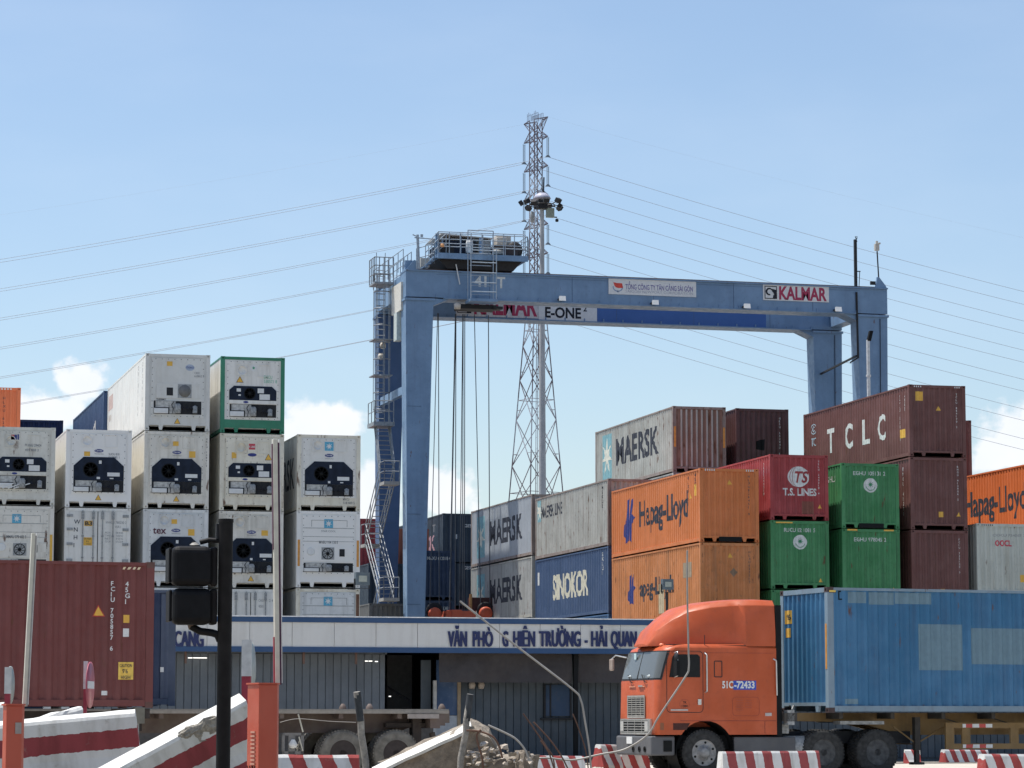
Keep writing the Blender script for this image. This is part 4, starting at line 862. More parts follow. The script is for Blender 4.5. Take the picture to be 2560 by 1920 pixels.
    for k, ((za, ya), (zc, yc)) in enumerate(zip(zs, zs[1:])):
        sg_ = 1 if yc > ya else -1; y_a, y_c = ya+sg_*.55, yc-sg_*.55
        m = MB()
        for x in (29.50, 30.22): m.bar((x, y_a, za), (x, y_c, zc), .05)
        n = int((za-zc)/.24)
        for i in range(1, n): u = i/n; yy2 = y_a+(y_c-y_a)*u; m.box(29.53, 30.19, yy2-.11, yy2+.11, za+(zc-za)*u-.012, za+(zc-za)*u+.012)
        s_ = P(m, 'stair_flight', GALV)
        m = MB()
        for x in (29.50, 30.22):
            for h in (.5, 1.0): m.tube((x, y_a, za+h), (x, y_c, zc+h), .024, 6)
            for u in (0, .33, .66, 1): yy2 = y_a+(y_c-y_a)*u; z_ = za+(zc-za)*u; m.tube((x, yy2, z_), (x, yy2, z_+1), .02, 6)
        P(m, 'stair_handrail', GALV)
        P(MB().box(29.46, 30.26, yc-.55, yc+.55, zc-.16, zc), 'landing', plain('landing_steel', (.30, .29, .27), .6)); P(rails([(29.48, yc-.5, zc), (29.48, yc+.5, zc)], 1.0, 2, .024, .9), 'landing_railing', GALV)
        P(rails([(29.48, yc-.5*1, zc), (30.24, yc-.5, zc)], 1.0, 2, .024, .8), 'landing_railing', GALV)
    # strut, pipe and antennas on the right
    P(MB().bar((X1-1.2, Y1+.2, 19.55), (X1-1.62, Y0+.3, 19.75), .09), 'cable_arm', DARK); P(MB().tube((X1-1.70, Y0-.02, 23.0), (X1-1.66, Y0-.02, 19.6), .055, 8).tube((X1-1.66, Y0-.02, 19.62), (X1-2.1, Y0-.02, 19.35), .04, 8), 'cable_pipe', DARK)
    q = onY(2138, 590, Y0+.2)
    m = MB().box(q.x-.06, q.x+.07, Y0+.15, Y0+.3, 23.28, q.z-.18).path([(q.x+.1, Y0+.2, q.z-.3), (q.x-.0, Y0+.2, q.z-.02), (q.x+.1, Y0+.2, q.z-.02), (q.x+.09, Y0+.2, q.z-.15)], .022, 6)
    m.bar((q.x+.17, Y0+.2, 23.3), (q.x+.22, Y0+.2, 24.1), .03); m.box(q.x+.08, q.x+.25, Y0+.15, Y0+.25, 24.1, 24.14); P(m, 'antenna_mast', DARK)
    q = onY(2192, 640, Y0+.2)
    P(MB().tube((q.x+.1, Y0+.2, 23.5), (q.x+.02, Y0+.2, q.z+.25), .035, 8), 'antenna_mast', DARK); P(MB().box(q.x-.11, q.x+.11, Y0+.1, Y0+.3, q.z+.28, q.z+.62).box(q.x-.04, q.x+.06, Y0+.15, Y0+.25, q.z+.62, q.z+.78).box(q.x+.1, q.x+.2, Y0+.15, Y0+.25, q.z+.62, q.z+.7), 'camera_box', BEI)
    P(MB().prism([(X1-.6, 23.281), (X1+.02, 23.281), (X1-.05, 23.42), (X1-.4, 23.85), (X1-.5, 23.85)], Y0+.1, Y0+.25), 'end_bracket', CB); P(MB().box(X1-.85, X1-.6, Y0+.1, Y0+.25, 23.45, 23.62), 'end_buffer', DARK)
    # ropes and headblock
    RO = plain('wire_rope', (.075, .085, .10), .6)
    for (xa, xb, za, r) in ((1096, 1098, 6.6, .022), (1094, 1074, 6.7, .02), (1139, 1124, 6.7, .038), (1140, 1138, 6.7, .022), (1157, 1149, 6.7, .022), (1158, 1156, 6.7, .022), (1162, 1161, 6.7, .022), (1186, 1202, 6.5, .022), (1221, 1225, 6.5, .024)):
        p, q = onY(xa, 800, 140.5), onY(xb, 1530, 140.5); P(MB().tube((p.x, 140.5, 21.5), (q.x, 140.5, 6.6), r, 6), 'hoist_rope', RO)
    OR = paint('headblock_orange', (.50, .10, .05), .5, .3)
    c1, c2 = onY(1086, 1530, 140.4), onY(1213, 1528, 140.4)
    P(MB().box(c1.x+.5, c2.x-.6, 139.9, 141, c1.z-.55, c1.z+.05).box(c1.x+.75, c1.x+1.25, 139.8, 141, c1.z-.5, c1.z+.1).box(c1.x+.3, c2.x+.4, 139.95, 140.9, c1.z-.9, c1.z-.56), 'headblock', OR)
    for c0, dz in ((c1, 0), (c2, .0)):
        s_ = P(MB().lathe([(.05, -.12), (.30, -.14), (.34, -.06), (.34, .06), (.30, .14), (.05, .12)], 'Y', 22, (c0.x, 140.3, c0.z-.12)), 'sheave', OR)
        P(MB().lathe([(.3, .15), (.42, .15), (.42, .30), (.3, .30)], 'Y', 22, (c0.x+.03, 140.3, c0.z+.05)), 'sheave_guard', DARK)
        P(MB().box(c0.x-.25, c0.x+.3, 140.15, 140.5, c0.z-.9, c0.z-.4), 'sheave_bracket', OR)
    P(MB().box(c1.x+1.75, c1.x+1.85, 140.1, 140.3, c1.z+.0, c1.z+.9), 'headblock_post', plain('ochre', (.35, .2, .08), .6))
    P(MB().box(c1.x+1.9, c1.x+3.0, 140.6, 141.2, c1.z+.1, c1.z+.75), 'headblock_motor', plain('dull_maroon', (.07, .035, .035), .6))
crane()
# lamp post in the yard in front of the right crane leg
def lamp_post():
    p = D(2170, 850, 141); t = thing('lamp_post', 'slim white lamp post with black lamp in front of the right crane leg', 'lamp post', (p.x, p.y, .4))
    MB().tube((0, 0, 0), (0, 0, p.z-.4), .085, 10).tube((0, 0, p.z-2.2), (0, 0, p.z-2.1), .12, 10).build('pole', plain('pole_white', (.6, .61, .6), .5), t)
    MB().hexa([(-.05, -.1, p.z-.45), (.12, -.1, p.z-.45), (.12, .1, p.z-.45), (-.05, .1, p.z-.45)], [(.08, -.1, p.z+.05), (.25, -.1, p.z+.05), (.25, .1, p.z+.05), (.08, .1, p.z+.05)]).build('lamp_head', BLK, t)
lamp_post()
# ------------------------------------------------------------------ high mast with floodlights
def high_mast():
    p = D(1355, 500, 188); k = 7250/188
    t = thing('floodlight_mast', 'tall grey floodlight mast with a ring of lamps in front of the pylon', 'light mast', (p.x, p.y, .4))
    H = p.z-.4; mast = paint('mast_grey', (.36, .37, .38), .5, .4, streak=.5, dirt=(.12, .13, .14))
    m = MB().tube((0, 0, 0), (0, 0, H-.4), .33, 14, .13).tube((0, 0, H*.40), (0, 0, H*.40+.15), .29, 14).tube((0, 0, H-.4), (0, 0, H+.5), .13, 10); m.build('mast', mast, t)
    m = MB().lathe([(.02, H+.46), (.25, H+.44), (.46, H+.30), (.58, H+.10), (.56, H+.06), (.1, H+.02)], 'Z', 20); m.build('lightning_dome', plain('dome_lilac', (.40, .40, .48), .5), t)
    MB().tube((-.0, 0, H+.6), (0, 0, H+1.35), .03, 6).tube((.1, 0, H+.5), (.13, 0, H+1.5), .05, 6).build('lightning_rod', DARK, t)
    r = MB()
    n = 16; R_ = .85
    for i in range(n):
        a, b = 2*math.pi*i/n, 2*math.pi*(i+1)/n; r.tube((R_*math.cos(a), R_*math.sin(a), H-.35), (R_*math.cos(b), R_*math.sin(b), H-.35), .035, 5); 
        if i % 4 == 0: r.tube((.1*math.cos(a), .1*math.sin(a), H-.3), (R_*math.cos(a), R_*math.sin(a), H-.35), .035, 5)
    r.box(-.3, .3, -.3, .3, H-.6, H-.05); r.build('ring', DARK, t)
    for i in range(10):
        a = 2*math.pi*i/10+.3; R2 = 1.15 if i % 2 else 1.35; c = Vector((R2*math.cos(a), R2*math.sin(a), H-.30+(.12 if i % 3 else -.1)))
        M = Matrix.Translation(c) @ Matrix.Rotation(a, 4, 'Z') @ Matrix.Rotation(.6, 4, 'Y')
        m = MB().box(-.12, .14, -.19, .19, -.14, .14, M); m.tube((R_*math.cos(a), R_*math.sin(a), H-.35), c, .03, 5)
        m.build('floodlight', DARK, t)
    MB().box(.25, .75, -.3, .0, H-1.15, H-.55).build('control_case', plain('case_green_grey', (.24, .27, .22), .5), t); MB().lathe([(.02, -.1), (.1, -.08), (.12, .05), (.03, .12)], 'Z', 10, (1.0, 0, H-1.3)).box(.72, 1.0, -.05, .05, H-1.12, H-1.06).build('camera', DARK, t)
    MB().lathe([(.05, 0), (.12, .05), (.14, .5), (.1, .7)], 'Z', 10, (-.65, 0, H-1.5)).build('hoist_case', GREYM, t)
high_mast()
# ------------------------------------------------------------------ pylon and lines
PC = D(1341, 1796, 500); PC.z = 0
ARM = (_R*4.1-Vector((_F.x, _F.y, 0))*6.5); ARM.z = 0; ARM = ARM.normalized(); PER = Vector((-ARM.y, ARM.x, 0))
PYM = stripes('pylon_steel_bands', (.13, .10, .12), (.32, .32, .36), 19.6, (0, 0, 1), .102, .5, .5)
WIRE = plain('conductor_grey', (.30, .33, .38), .6)
ARMZ = [102.7, 97.5, 92.35, 87.2, 82.0, 76.8]
def pylon():
    t = thing('power_pylon', 'tall red and white lattice power pylon behind the crane', 'pylon', PC)
    t.rotation_euler = (0, 0, math.atan2(ARM.y, ARM.x))
    def half(z):
        if z > 79: return .80
        return .80+(79-z)*(5.2/79)
    cs = [(-1, -1), (1, -1), (1, 1), (-1, 1)]
    lv = [0, 13, 25, 35.5, 45, 53, 60, 66, 71.5, 76, 79]; z = 79
    while z < 104: z += 1.9; lv.append(z)
    m = MB()
    for (sx, sy) in cs: m.bar((sx*half(0), sy*half(0), 0), (sx*half(79), sy*half(79), 79), .17); m.bar((sx*.8, sy*.8, 79), (sx*.8, sy*.8, 106), .145)
    m.build('corner_legs', PYM, t)
    m = MB()
    for a, b in zip(lv, lv[1:]):
        ha, hb = half(a), half(b); w_ = .11 if a < 78 else .08
        for i in range(4):
            (p, q), (r, s) = cs[i], cs[(i+1) % 4]
            m.bar((p*ha, q*ha, a), (r*hb, s*hb, b), w_); m.bar((r*ha, s*ha, a), (p*hb, q*hb, b), w_)
            if a < 78 : 
                hm, zm = (ha+hb)/2, (a+b)/2
                m.bar((p*hm, q*hm, zm), ((p*ha+p*hb*0+r*ha*0+p*hm)/2, (q*ha+q*hm)/2, a+(b-a)*.25), w_*.5)
                if lv.index(a) % 2 == 1: m.bar((p*hm, q*hm, zm), (r*hm, s*hm, zm), w_*.9)
                m.bar(((p*ha*.75+r*hb*.25), (q*ha*.75+s*hb*.25), a+(b-a)*.25), (p*(ha+hm)/2, q*(ha+hm)/2, a+(b-a)*.25), w_*.6)
                m.bar(((r*ha*.75+p*hb*.25), (s*ha*.75+q*hb*.25), a+(b-a)*.25), (r*(ha+hm)/2, s*(ha+hm)/2, a+(b-a)*.25), w_*.6)
    m.build('lattice_bracing', PYM, t)
    m = MB()
    for zz in [2*i for i in range(1, 39)]: m.bar((-half(zz)*.2, .3, zz), (-half(zz)*.2+.5, .3, zz), .05)
    for x in (0, .5): m.bar((-half(0)*.2+x, .3, 0), (-.16+x, .3, 79), .08)
    m.build('ladder', PYM, t)
    for k, z in enumerate(ARMZ+[106.15]):
        for s in (-1, 1):
            m = MB(); T = (s*3.85, 0, z); top = k == 6
            for y in (-.8, .8):
                m.bar((s*.8, y, z), T, .14)
                m.bar((s*.8, y, z+(-1.9 if top else 1.4)), T, .10)
                m.bar((s*1.8, y*.67, z), (s*1.5, y*.75, z+(-1.0 if top else 1.0)), .05); m.bar((s*2.8, y*.35, z), (s*1.8, y*.67, z+(-1.3 if top else .95)), .05)
            m.bar((s*1.8, -.5, z), (s*1.8, .5, z), .05); m.bar((s*2.8, -.28, z), (s*2.8, .28, z), .05)
            a = m.build('cross_arm', plain('arm_steel', (.10, .09, .12), .6), t)
            if not top:
                q = MB()
                for y in (-.16, .16): q.tube((s*3.85, y, z-.3), (s*3.85, y, z-3.3), .075, 6)
                q.bar((s*3.85, -.3, z-.25), (s*3.85, .3, z-.25), .05); q.prism([(-.55, z-3.75), (.55, z-3.75), (.18, z-3.35), (-.18, z-3.35)], s*3.85-.1, s*3.85+.1, 'X')
                q.build('insulator_string', plain('insulator_blue_grey', (.16, .20, .24), .4), a)
    m = MB()
    for x in [-2.0+.45*i for i in range(9)]: m.bar((x, -.5, 106.15), (x, -.5, 107.5+.3*math.sin(x*3)), .05); m.bar((x, .5, 106.15), (x, .5, 107.3), .05)
    for y in (-.5, .5): m.bar((-2.0, y, 107.2), (1.6, y, 107.3), .04)
    m.build('top_railing', plain('arm_steel', (.2, .2, .2)), t)
pylon()
def wires():
    names = ['highest', 'second', 'third', 'fourth', 'fifth', 'lowest']
    for k, z in enumerate(ARMZ):
        for s, side in ((-1, 'left tips'), (1, 'right tips')):
            tip = PC+ARM*(s*3.85)+Vector((0, 0, z-3.7)); d = (tip-CAM).dot(_F); kk = FPX/d
            for dr, wd in ((-1, 'left'), (1, 'right')):
                pts = []
                for i in range(41):
                    p = 1800*i/40
                    dy = (.215*p-1.8e-5*p*p) if dr < 0 else (.3206*p-2.76e-5*p*p)
                    pts.append(tip+_R*(dr*p/14.5)+Vector((0, 0, -dy/14.5)))
                o = MB().path([q-tip for q in pts], .034, 4).build('power_line', WIRE); o.location = tip
                tag(o, '%s power line sagging to the %s from the %s of the pylon arms' % (names[k], wd, side), 'power line', 'power lines hung from the pylon')
    for dr, wd in ((-1, 'left'), (1, 'right')):
        tip = PC+ARM*(dr*3.85)+Vector((0, 0, 106.15)); pts = []
        for i in range(31):
            p = 1800*i/30; dy = (.20*p-1.8e-5*p*p) if dr < 0 else (.29*p-2.6e-5*p*p); pts.append(_R*(dr*p/14.5)+Vector((0, 0, -dy/14.5)))
        o = MB().path(pts, .007, 4).build('earth_wire', WIRE); o.location = tip; tag(o, 'hair thin earth wire running %s from the very top of the pylon' % wd, 'power line', 'power lines hung from the pylon')
wires()
# ------------------------------------------------------------------ office building
def office():
    Y = 82.0; xl, xr = onY(250, 1600, Y).x, onY(2660, 1600, Y).x
    t = thing('office_building', 'low port office with long white sign fascia, blue trim and grey blue panel walls', 'building', (xl, Y, 0))
    off = (-xl, -Y, 0)
    def P(mb, n, m, par=None): return mb.build(n, m, par or t, off if par is None else (0, 0, 0))
    zt, zb = 4.20, 3.20
    BT = paint('trim_blue', (.025, .07, .165), .4, .2, streak=.1, dirt=(.05, .08, .14))
    ACP = paint('fascia_white', (.60, .60, .575), .4, .12, streak=.3, dirt=(.33, .30, .26))
    TOPW = plain('roof_edge_white', (.75, .76, .76), .4)
    P(MB().box(xl, xr, Y-.06, Y+.1, zt-.17, zt-.02), 'blue_trim', BT); P(MB().box(xl, xr, Y-.09, Y+.12, zt-.019, zt+.01), 'roof_flashing', TOPW)
    P(MB().box(xl, xr, Y-.05, Y+.1, zb-.02, zb+.13), 'blue_trim', BT)
    x = xl; i = 0
    first = onY(624.5, 1600, Y).x; w_ = 1.222; x = first-w_*4
    while x < xr-.1:
        x2 = min(x+w_-.012, xr)
        P(MB().box(max(x, xl), x2, Y-.02+.003*math.sin(i*2.1), Y+.05, zb+.131, zt-.171), 'fascia_panel', ACP); x += w_; i += 1
    P(MB().box(xl+.05, xr-.05, Y+.051, Y+.1, zb, zt-.1), 'fascia_backing', BLK)
    P(MB().box(xl, xr, Y+.101, Y+7, zb+.75, zb+.85), 'roof', plain('roof_sheet', (.35, .36, .36), .5))
    P(MB().box(xl, xr, Y+.101, Y+7, zb+.2, zb+.26), 'soffit', plain('soffit_dark', (.08, .085, .09), .7))
    words = (('CANG', 433, 510), ('V\u0102N', 1117, 1168), ('PH\u00d2', 1179, 1233), ('G', 1253, 1271), ('HI\u1ec6N', 1280, 1338), ('TR\u01af\u1edcNG', 1345, 1452), ('-', 1459, 1469), ('H\u1ea2I', 1475, 1518), ('QUAN', 1524, 1592), ('C\u1ea2NG', 1600, 1664))
    for wd, a, b in words:
        xa, xb = onY(a, 1598, Y).x, onY(b, 1598, Y).x
        zb2 = onY((a+b)/2, 1616, Y).z; cp = onY((a+b)/2, 1579, Y).z-zb2
        vs, fs = fit(wd, xa+.03, zb2, cp, xb-xa-.06, .012)
        m = MB()
        for k, dx in enumerate((-.02, -.007, .007, .02)): m.add([(u+dx, Y-.06-.0012*k, v) for u, v in vs], fs)
        P(m, 'sign_letters', plain('sign_letter_blue', (.018, .028, .10), .5))
    P(MB().box(xl, xr, Y+6.9, Y+7, 0, zb+.75), 'back_wall', BLK)
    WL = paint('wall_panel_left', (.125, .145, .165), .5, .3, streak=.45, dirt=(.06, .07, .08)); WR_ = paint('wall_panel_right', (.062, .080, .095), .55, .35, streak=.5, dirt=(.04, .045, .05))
    yw = Y+1.0
    def cw(xa, xb, z0, z1, mat, nm='panel_wall', pitch=.23):
        pts = []; n = max(1, round((xb-xa)/pitch)); p = (xb-xa)/n
        for k in range(n): a = xa+k*p; pts += [(a, 0), (a+p*.06, .03), (a+p*.12, 0)]
        pts.append((xb, 0)); vs = []
        for (u, d) in pts: vs += [(u, yw+d, z0), (u, yw+d, z1)]
        return P(MB().add(vs, [(2*k, 2*k+2, 2*k+3, 2*k+1) for k in range(len(pts)-1)]), nm, mat)
    X = lambda px, py=1700: onY(px, py, yw).x
    Z = lambda px, py: onY(px, py, yw).z
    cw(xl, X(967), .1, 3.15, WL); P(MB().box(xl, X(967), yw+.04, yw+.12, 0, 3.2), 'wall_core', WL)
    P(MB().box(xl, X(1083), yw-.02, yw+.13, 0, 1.05), 'plinth', plain('plinth_brown', (.12, .105, .09), .8))
    # dark open bay
    P(MB().box(X(967), X(1086), Y+4, Y+4.1, 0, 3.2), 'bay_back_wall', plain('bay_dark', (.11, .115, .12), .8)); P(MB().box(X(967)-.06, X(967), yw, Y+4, 0, 3.2), 'bay_side', WL)
    P(MB().box(X(1058), X(1083), yw+.3, yw+.36, .9, 3.0), 'bay_shutter', WR_)
    P(MB().tube((X(985, 1700), yw+1.5, 2.3), (X(1050), yw+1.2, 1.8), .03, 6), 'bay_pipe', DARK)
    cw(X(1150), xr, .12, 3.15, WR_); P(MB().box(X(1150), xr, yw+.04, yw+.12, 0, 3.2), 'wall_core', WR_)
    P(MB().box(X(1083), X(1091), yw-.05, yw+.05, .6, 2.4), 'door_post', plain('post_white', (.42, .42, .40), .6)); P(MB().box(X(1143), X(1151), yw-.05, yw+.05, .2, 2.4), 'door_post', plain('post_wood', (.30, .23, .15), .7))
    d = P(MB().box(X(1091)+.002, X(1143)-.002, yw, yw+.05, Z(1110, 1788), 3.0), 'door', paint('door_blue', (.022, .058, .13), .5, .5, streak=.5, dirt=(.16, .2, .26)))
    P(MB().box(X(1091)+.002, X(1143)-.002, yw-.01, yw+.04, .2, Z(1110, 1789)), 'door_lower_panel', plain('pale_panel2', (.38, .40, .41), .6))
    wx0, wx1 = X(1363), X(1423); wz0, wz1 = Z(1390, 1790), Z(1390, 1712)
    wn = P(MB().box(wx0, wx1, yw-.05, yw-.005, wz0, wz1), 'window', paint('shutter_blue', (.018, .048, .10), .45, .3))
    m = MB().box(wx0-.05, wx0, yw-.08, yw, wz0-.05, wz1).box(wx1, wx1+.05, yw-.08, yw, wz0-.05, wz1).box((wx0+wx1)/2-.25, (wx0+wx1)/2-.2, yw-.07, yw-.051, wz0, wz1).box(wx0-.15, wx1+.15, yw-.1, yw, wz0-.11, wz0-.051)
    P(m, 'window_frame', DARK)
    # hanging tarpaulin under the fascia
    TP = paint('tarpaulin_brown', (.048, .043, .044), .85, .3, streak=.3, dirt=(.08, .07, .065), bump=.6)
    for xa, xb in ((X(1085), X(1415)), (X(1431), xr-.3)):
        vs = []; n = 40
        for k in range(n+1):
            u = xa+(xb-xa)*k/n
            for j in range(5): vs.append((u, Y+.35+.05*math.sin(u*2.3+j)+.03*math.sin(u*7.1), 3.2-(3.2-Z(1250, 1707))*j/4))
        P(MB().add(vs, [(k*5+j, (k+1)*5+j, (k+1)*5+j+1, k*5+j+1) for k in range(n) for j in range(4)], True), 'tarpaulin', TP)
    P(MB().box(X(1419), X(1429), Y+.3, Y+.42, .1, 3.2), 'canopy_post', BLK); P(MB().box(X(600), X(604), Y+.25, Y+.35, 2.9, 3.2), 'canopy_post', plain('post_rust', (.16, .10, .08), .8))
    for px in (452, 745, 875): P(MB().box(X(px), X(px+5), Y+.25, Y+.33, 2.85, 3.2), 'hanger', plain('post_rust', (.16, .10, .08), .8))
    LM = bpy.data.materials.new('lit_tube'); LM.use_nodes = True; b = LM.node_tree.nodes['Principled BSDF']; b.inputs['Emission Color'].default_value = (1, .97, .9, 1); b.inputs['Emission Strength'].default_value = 1.2; LM.node_tree.nodes['Principled BSDF'].inputs['Base Color'].default_value = (.8, .8, .8, 1)
    for a, c, py in ((909, 916, 1653), (918, 927, 1653), (934, 941, 1654), (467, 478, 1645), (480, 514, 1645), (969, 974, 1741)):
        P(MB().box(X(a), X(c), yw-.2, yw-.17, Z(a, py)-.012, Z(a, py)+.012), 'lit_lamp', LM)
    for a, c in ((1170, 1192), (1193, 1208)): P(MB().lathe([(.0, 0), (.11, .02), (.12, .15), (.0, .2)], 'X', 10, (X(a), yw-.12, Z(a, 1713))), 'stored_roll', plain('roll_beige', (.42, .36, .30), .7))
office()
def flood(px, py, d, s, label, post):
    p = D(px, py, d); t = thing('floodlight', label, 'floodlight', (p.x, p.y, 4.05 if post else p.z-.5), .25)
    h = p.z-t.location.z; G = plain('lamp_case_grey', (.10, .13, .15), .5)
    MB().box(-s/2, s/2, -.06, .06, h-s*.42, h+s*.42).build('lamp_case', G, t)
    MB().box(-s*.3, s*.28, -.075, -.0601, h-s*.2, h+s*.2).build('lens', plain('lamp_lens', (.34, .37, .33), .2), t)
    m = MB().box(-s/2-.03, -s/2, -.02, .02, h-s*.6, h).box(s/2, s/2+.03, -.02, .02, h-s*.6, h).box(-s/2-.03, s/2+.03, -.02, .02, h-s*.63, h-s*.6)
    m.box(-.03, .03, .0, .05, 0, h-s*.63) if post else m.box(-s, -s/2, .0, .04, h-s*.72, h-s*.63); m.build('bracket', DARK, t)
flood(905, 1447, 80, .42, 'square floodlight on a bracket right of the white reefers, above the office roof', False)
flood(1668, 1461, 83, .36, 'small square floodlight on a short post above the office roof, behind the orange cab', True)
# ------------------------------------------------------------------ wheels
def wheel_meshes():
    r = .52
    ty = MB().lathe([(.30, -.02), (.33, -.01), (.42, -.005), (r-.03, .0), (r, .035), (r, .24), (r-.03, .275), (.33, .285), (.30, .28)], 'Y', 40, cap=False)
    tr = MB()
    for i in range(44):
        a = 2*math.pi*i/44; c, s = math.cos(a), math.sin(a)
        for y0, y1, da in ((.012, .13, 0), (.145, .265, .5)):
            a2 = a+da*2*math.pi/44; M = Matrix.Rotation(-a2, 4, 'Y'); tr.box(r-.012, r+.012, y0, y1, -.022, .022, M)
    return ty.mesh('tyre'), tr.mesh('tread')
TYRE, TREAD = wheel_meshes()
RIMF = MB().lathe([(.30, .0), (.31, -.012), (.285, -.005), (.27, .05), (.20, .015), (.17, -.02), (.13, -.035), (.12, -.08), (.07, -.10), (.0, -.10)], 'Y', 32)
for i in range(10):
    a = 2*math.pi*i/10; RIMF.tube((.15*math.cos(a), -.02, .15*math.sin(a)), (.15*math.cos(a), -.06, .15*math.sin(a)), .016, 6)
for i in range(5): pass
RIMF = RIMF.mesh('rim')
HH = MB().tube((0, 0, 0), (0, .06, 0), .028, 10).mesh('hand_hole')
RIMR = MB().lathe([(.31, .0), (.31, -.012), (.29, .0), (.275, .10), (.26, .17), (.16, .175), (.14, .10), (.13, .02), (.08, .0), (.0, .0)], 'Y', 32)
for i in range(8):
    a = 2*math.pi*i/8; RIMR.tube((.20*math.cos(a), .17, .20*math.sin(a)), (.20*math.cos(a), .13, .20*math.sin(a)), .018, 6)
RIMR = RIMR.mesh('rim')
def wheel(par, x, y, dual=False, z=.52, rim=None, rub=None, flip=False, name='wheel'):
    e = thing(name, None, None, (x, y, z), 0); e.parent = par
    if flip: e.rotation_euler = (0, 0, math.pi)
    e.rotation_euler.y = random.random()*3
    for k in range(2 if dual else 1):
        inst('tyre', TYRE, rub or RUB, e, (0, k*.32, 0)); inst('tread', TREAD, rub or RUB, e, (0, k*.32, 0))
    inst('rim', RIMR if dual else RIMF, rim or DARK, e)
    for i in range(6):
        if not dual: a = 2*math.pi*i/6+.3; inst('hand_hole', HH, BLK, e, (.235*math.cos(a), -.008, .235*math.sin(a)))
    return e
# ------------------------------------------------------------------ orange tractor unit
TYAW = math.radians(3.5)
TB = D(1640, 1796, 65.8); TB.z = 0
EX = Vector((math.cos(TYAW), math.sin(TYAW), 0)); EY = Vector((-math.sin(TYAW), math.cos(TYAW), 0))
def TL(px, py, y=0.0):
    """picture point -> (x, z) on the truck's side plane at local depth y"""
    r = ray(px, py); o = TB+EY*y; k = (o-CAM).dot(EY)/r.dot(EY); p = CAM+r*k; return (p-TB).dot(EX), p.z
def bool_cut(o, cutters):
    for c in cutters:
        m = o.modifiers.new('b', 'BOOLEAN'); m.object = c; m.operation = 'DIFFERENCE'; m.solver = 'EXACT'
    dg = bpy.context.evaluated_depsgraph_get(); dg.update()
    me = bpy.data.meshes.new_from_object(o.evaluated_get(dg)); o.modifiers.clear(); mat = o.material_slots[0].material
    o.data = me; o.material_slots[0].link = 'OBJECT'; o.material_slots[0].material = mat
    for c in cutters: bpy.data.objects.remove(c)
def tractor():
    t = thing('truck_tractor', 'orange cab-over truck tractor with tall roof fairing facing left', 'truck', TB, TYAW)
    OC = paint('cab_orange', (.44, .082, .024), .38, .34, streak=.28, dirt=(.20, .06, .035)); W = 2.44
    xr = TL(1941, 1700)[0]
    lv = [(.93, 0, .10), (1.35, 0, .14), (2.14, 0.0, .20), (2.20, .015, .24), (2.50, .09, .26), (2.80, .17, .28), (2.90, .24, .30), (2.965, .36, .34), (2.99, .55, .42)]
    zlev = lv
    NA = 8
    def outline(xf, r, inset=0.0, off=0.0):
        pts = []
        y0, y1 = inset-off, W-inset+off; xf_ = xf-off
        pts.append((xr, y0)); pts.append((1.6, y0))
        for i in range(NA+1): a = math.pi/2*i/NA; pts.append((xf_+r-r*math.sin(a), y0+r-r*math.cos(a)))
        for i in range(NA+1): a = math.pi/2*i/NA; pts.append((xf_+r-r*math.cos(a), y1-r+r*math.sin(a)))
        pts.append((1.6, y1)); pts.append((xr, y1)); return pts
    rings = [[(x, y, z) for x, y in outline(xf, r, 0 if z < 2.9 else (z-2.9)*.9)] for (z, xf, r) in lv]
    m = MB(); n = len(rings[0]); vs = sum(rings, [])
    m.add(vs, [(k*n+i, k*n+(i+1) % n, (k+1)*n+(i+1) % n, (k+1)*n+i) for k in range(len(rings)-1) for i in range(n)], True)
    m.add(vs, [tuple(range(n))[::-1], tuple(range((len(rings)-1)*n, len(rings)*n))])
    body = m.build('cab', OC, t)
    bm = bmesh.new(); bm.from_mesh(body.data); bmesh.ops.remove_doubles(bm, verts=bm.verts, dist=1e-5); bmesh.ops.recalc_face_normals(bm, faces=bm.faces); bm.to_mesh(body.data); bm.free()
    wx, _ = TL(1764, 1877)
    body.parent = None; bpy.context.view_layer.update()
    cuts = []
    for y0, y1 in ((-.2, .8), (W-.8, W+.2)): cuts.append(MB().lathe([(.70, y0), (.70, y1)], 'Y', 32, (wx, 0, .55)).build('cut', OC))
    bool_cut(body, cuts); body.parent = t
    body.data.polygons.foreach_set('use_smooth', [abs(p.normal.z) < .97 and abs(p.normal.y) < .98 for p in body.data.polygons])
    # arch lining
    MB().lathe([(.699, .02), (.699, .7)], 'Y', 32, (wx, 0, .55), cap=False).box(wx-.65, wx+.65, .62, .66, .1, 1.1).build('wheel_arch', BLK, t)
    # windscreen patch following the front
    GL = glass('windscreen_glass', (.11, .12, .12)); GL.node_tree.nodes['Principled BSDF'].inputs['IOR'].default_value = 1.35; GL.node_tree.nodes['Principled BSDF'].inputs['Coat Weight'].default_value = .1
    def patch(i0, i1, k0, k1, off, name, mat, par=t, z0=None, z1=None):
        vs = []; zs = [lv[k] for k in range(k0, k1+1)]
        for (z, xf, r) in zs:
            o = outline(xf, r, 0 if z < 2.9 else (z-2.9)*.9, off); zz = z
            for i in range(i0, i1+1): vs.append((o[i][0], o[i][1], zz))
        w_ = i1-i0+1
        return MB().add(vs, [(k*w_+i, k*w_+i+1, (k+1)*w_+i+1, (k+1)*w_+i) for k in range(k1-k0) for i in range(w_-1)], True).build(name, mat, par)
    i0 = 2+3; i1 = 2+2*NA+1-3
    GASK = plain('window_rubber', (.03, .03, .032), .6)
    lv_keep = list(lv)
    lv[:] = [(2.175, .01, .24), (2.50, .09, .26), (2.84, .19, .285)]; patch(i0-1, i1+1, 0, 2, .008, 'windscreen_rubber', GASK)
    lv[:] = [(2.215, .02, .24), (2.50, .09, .26), (2.815, .178, .283)]; ws = patch(i0, i1, 0, 2, .012, 'windscreen', GL)
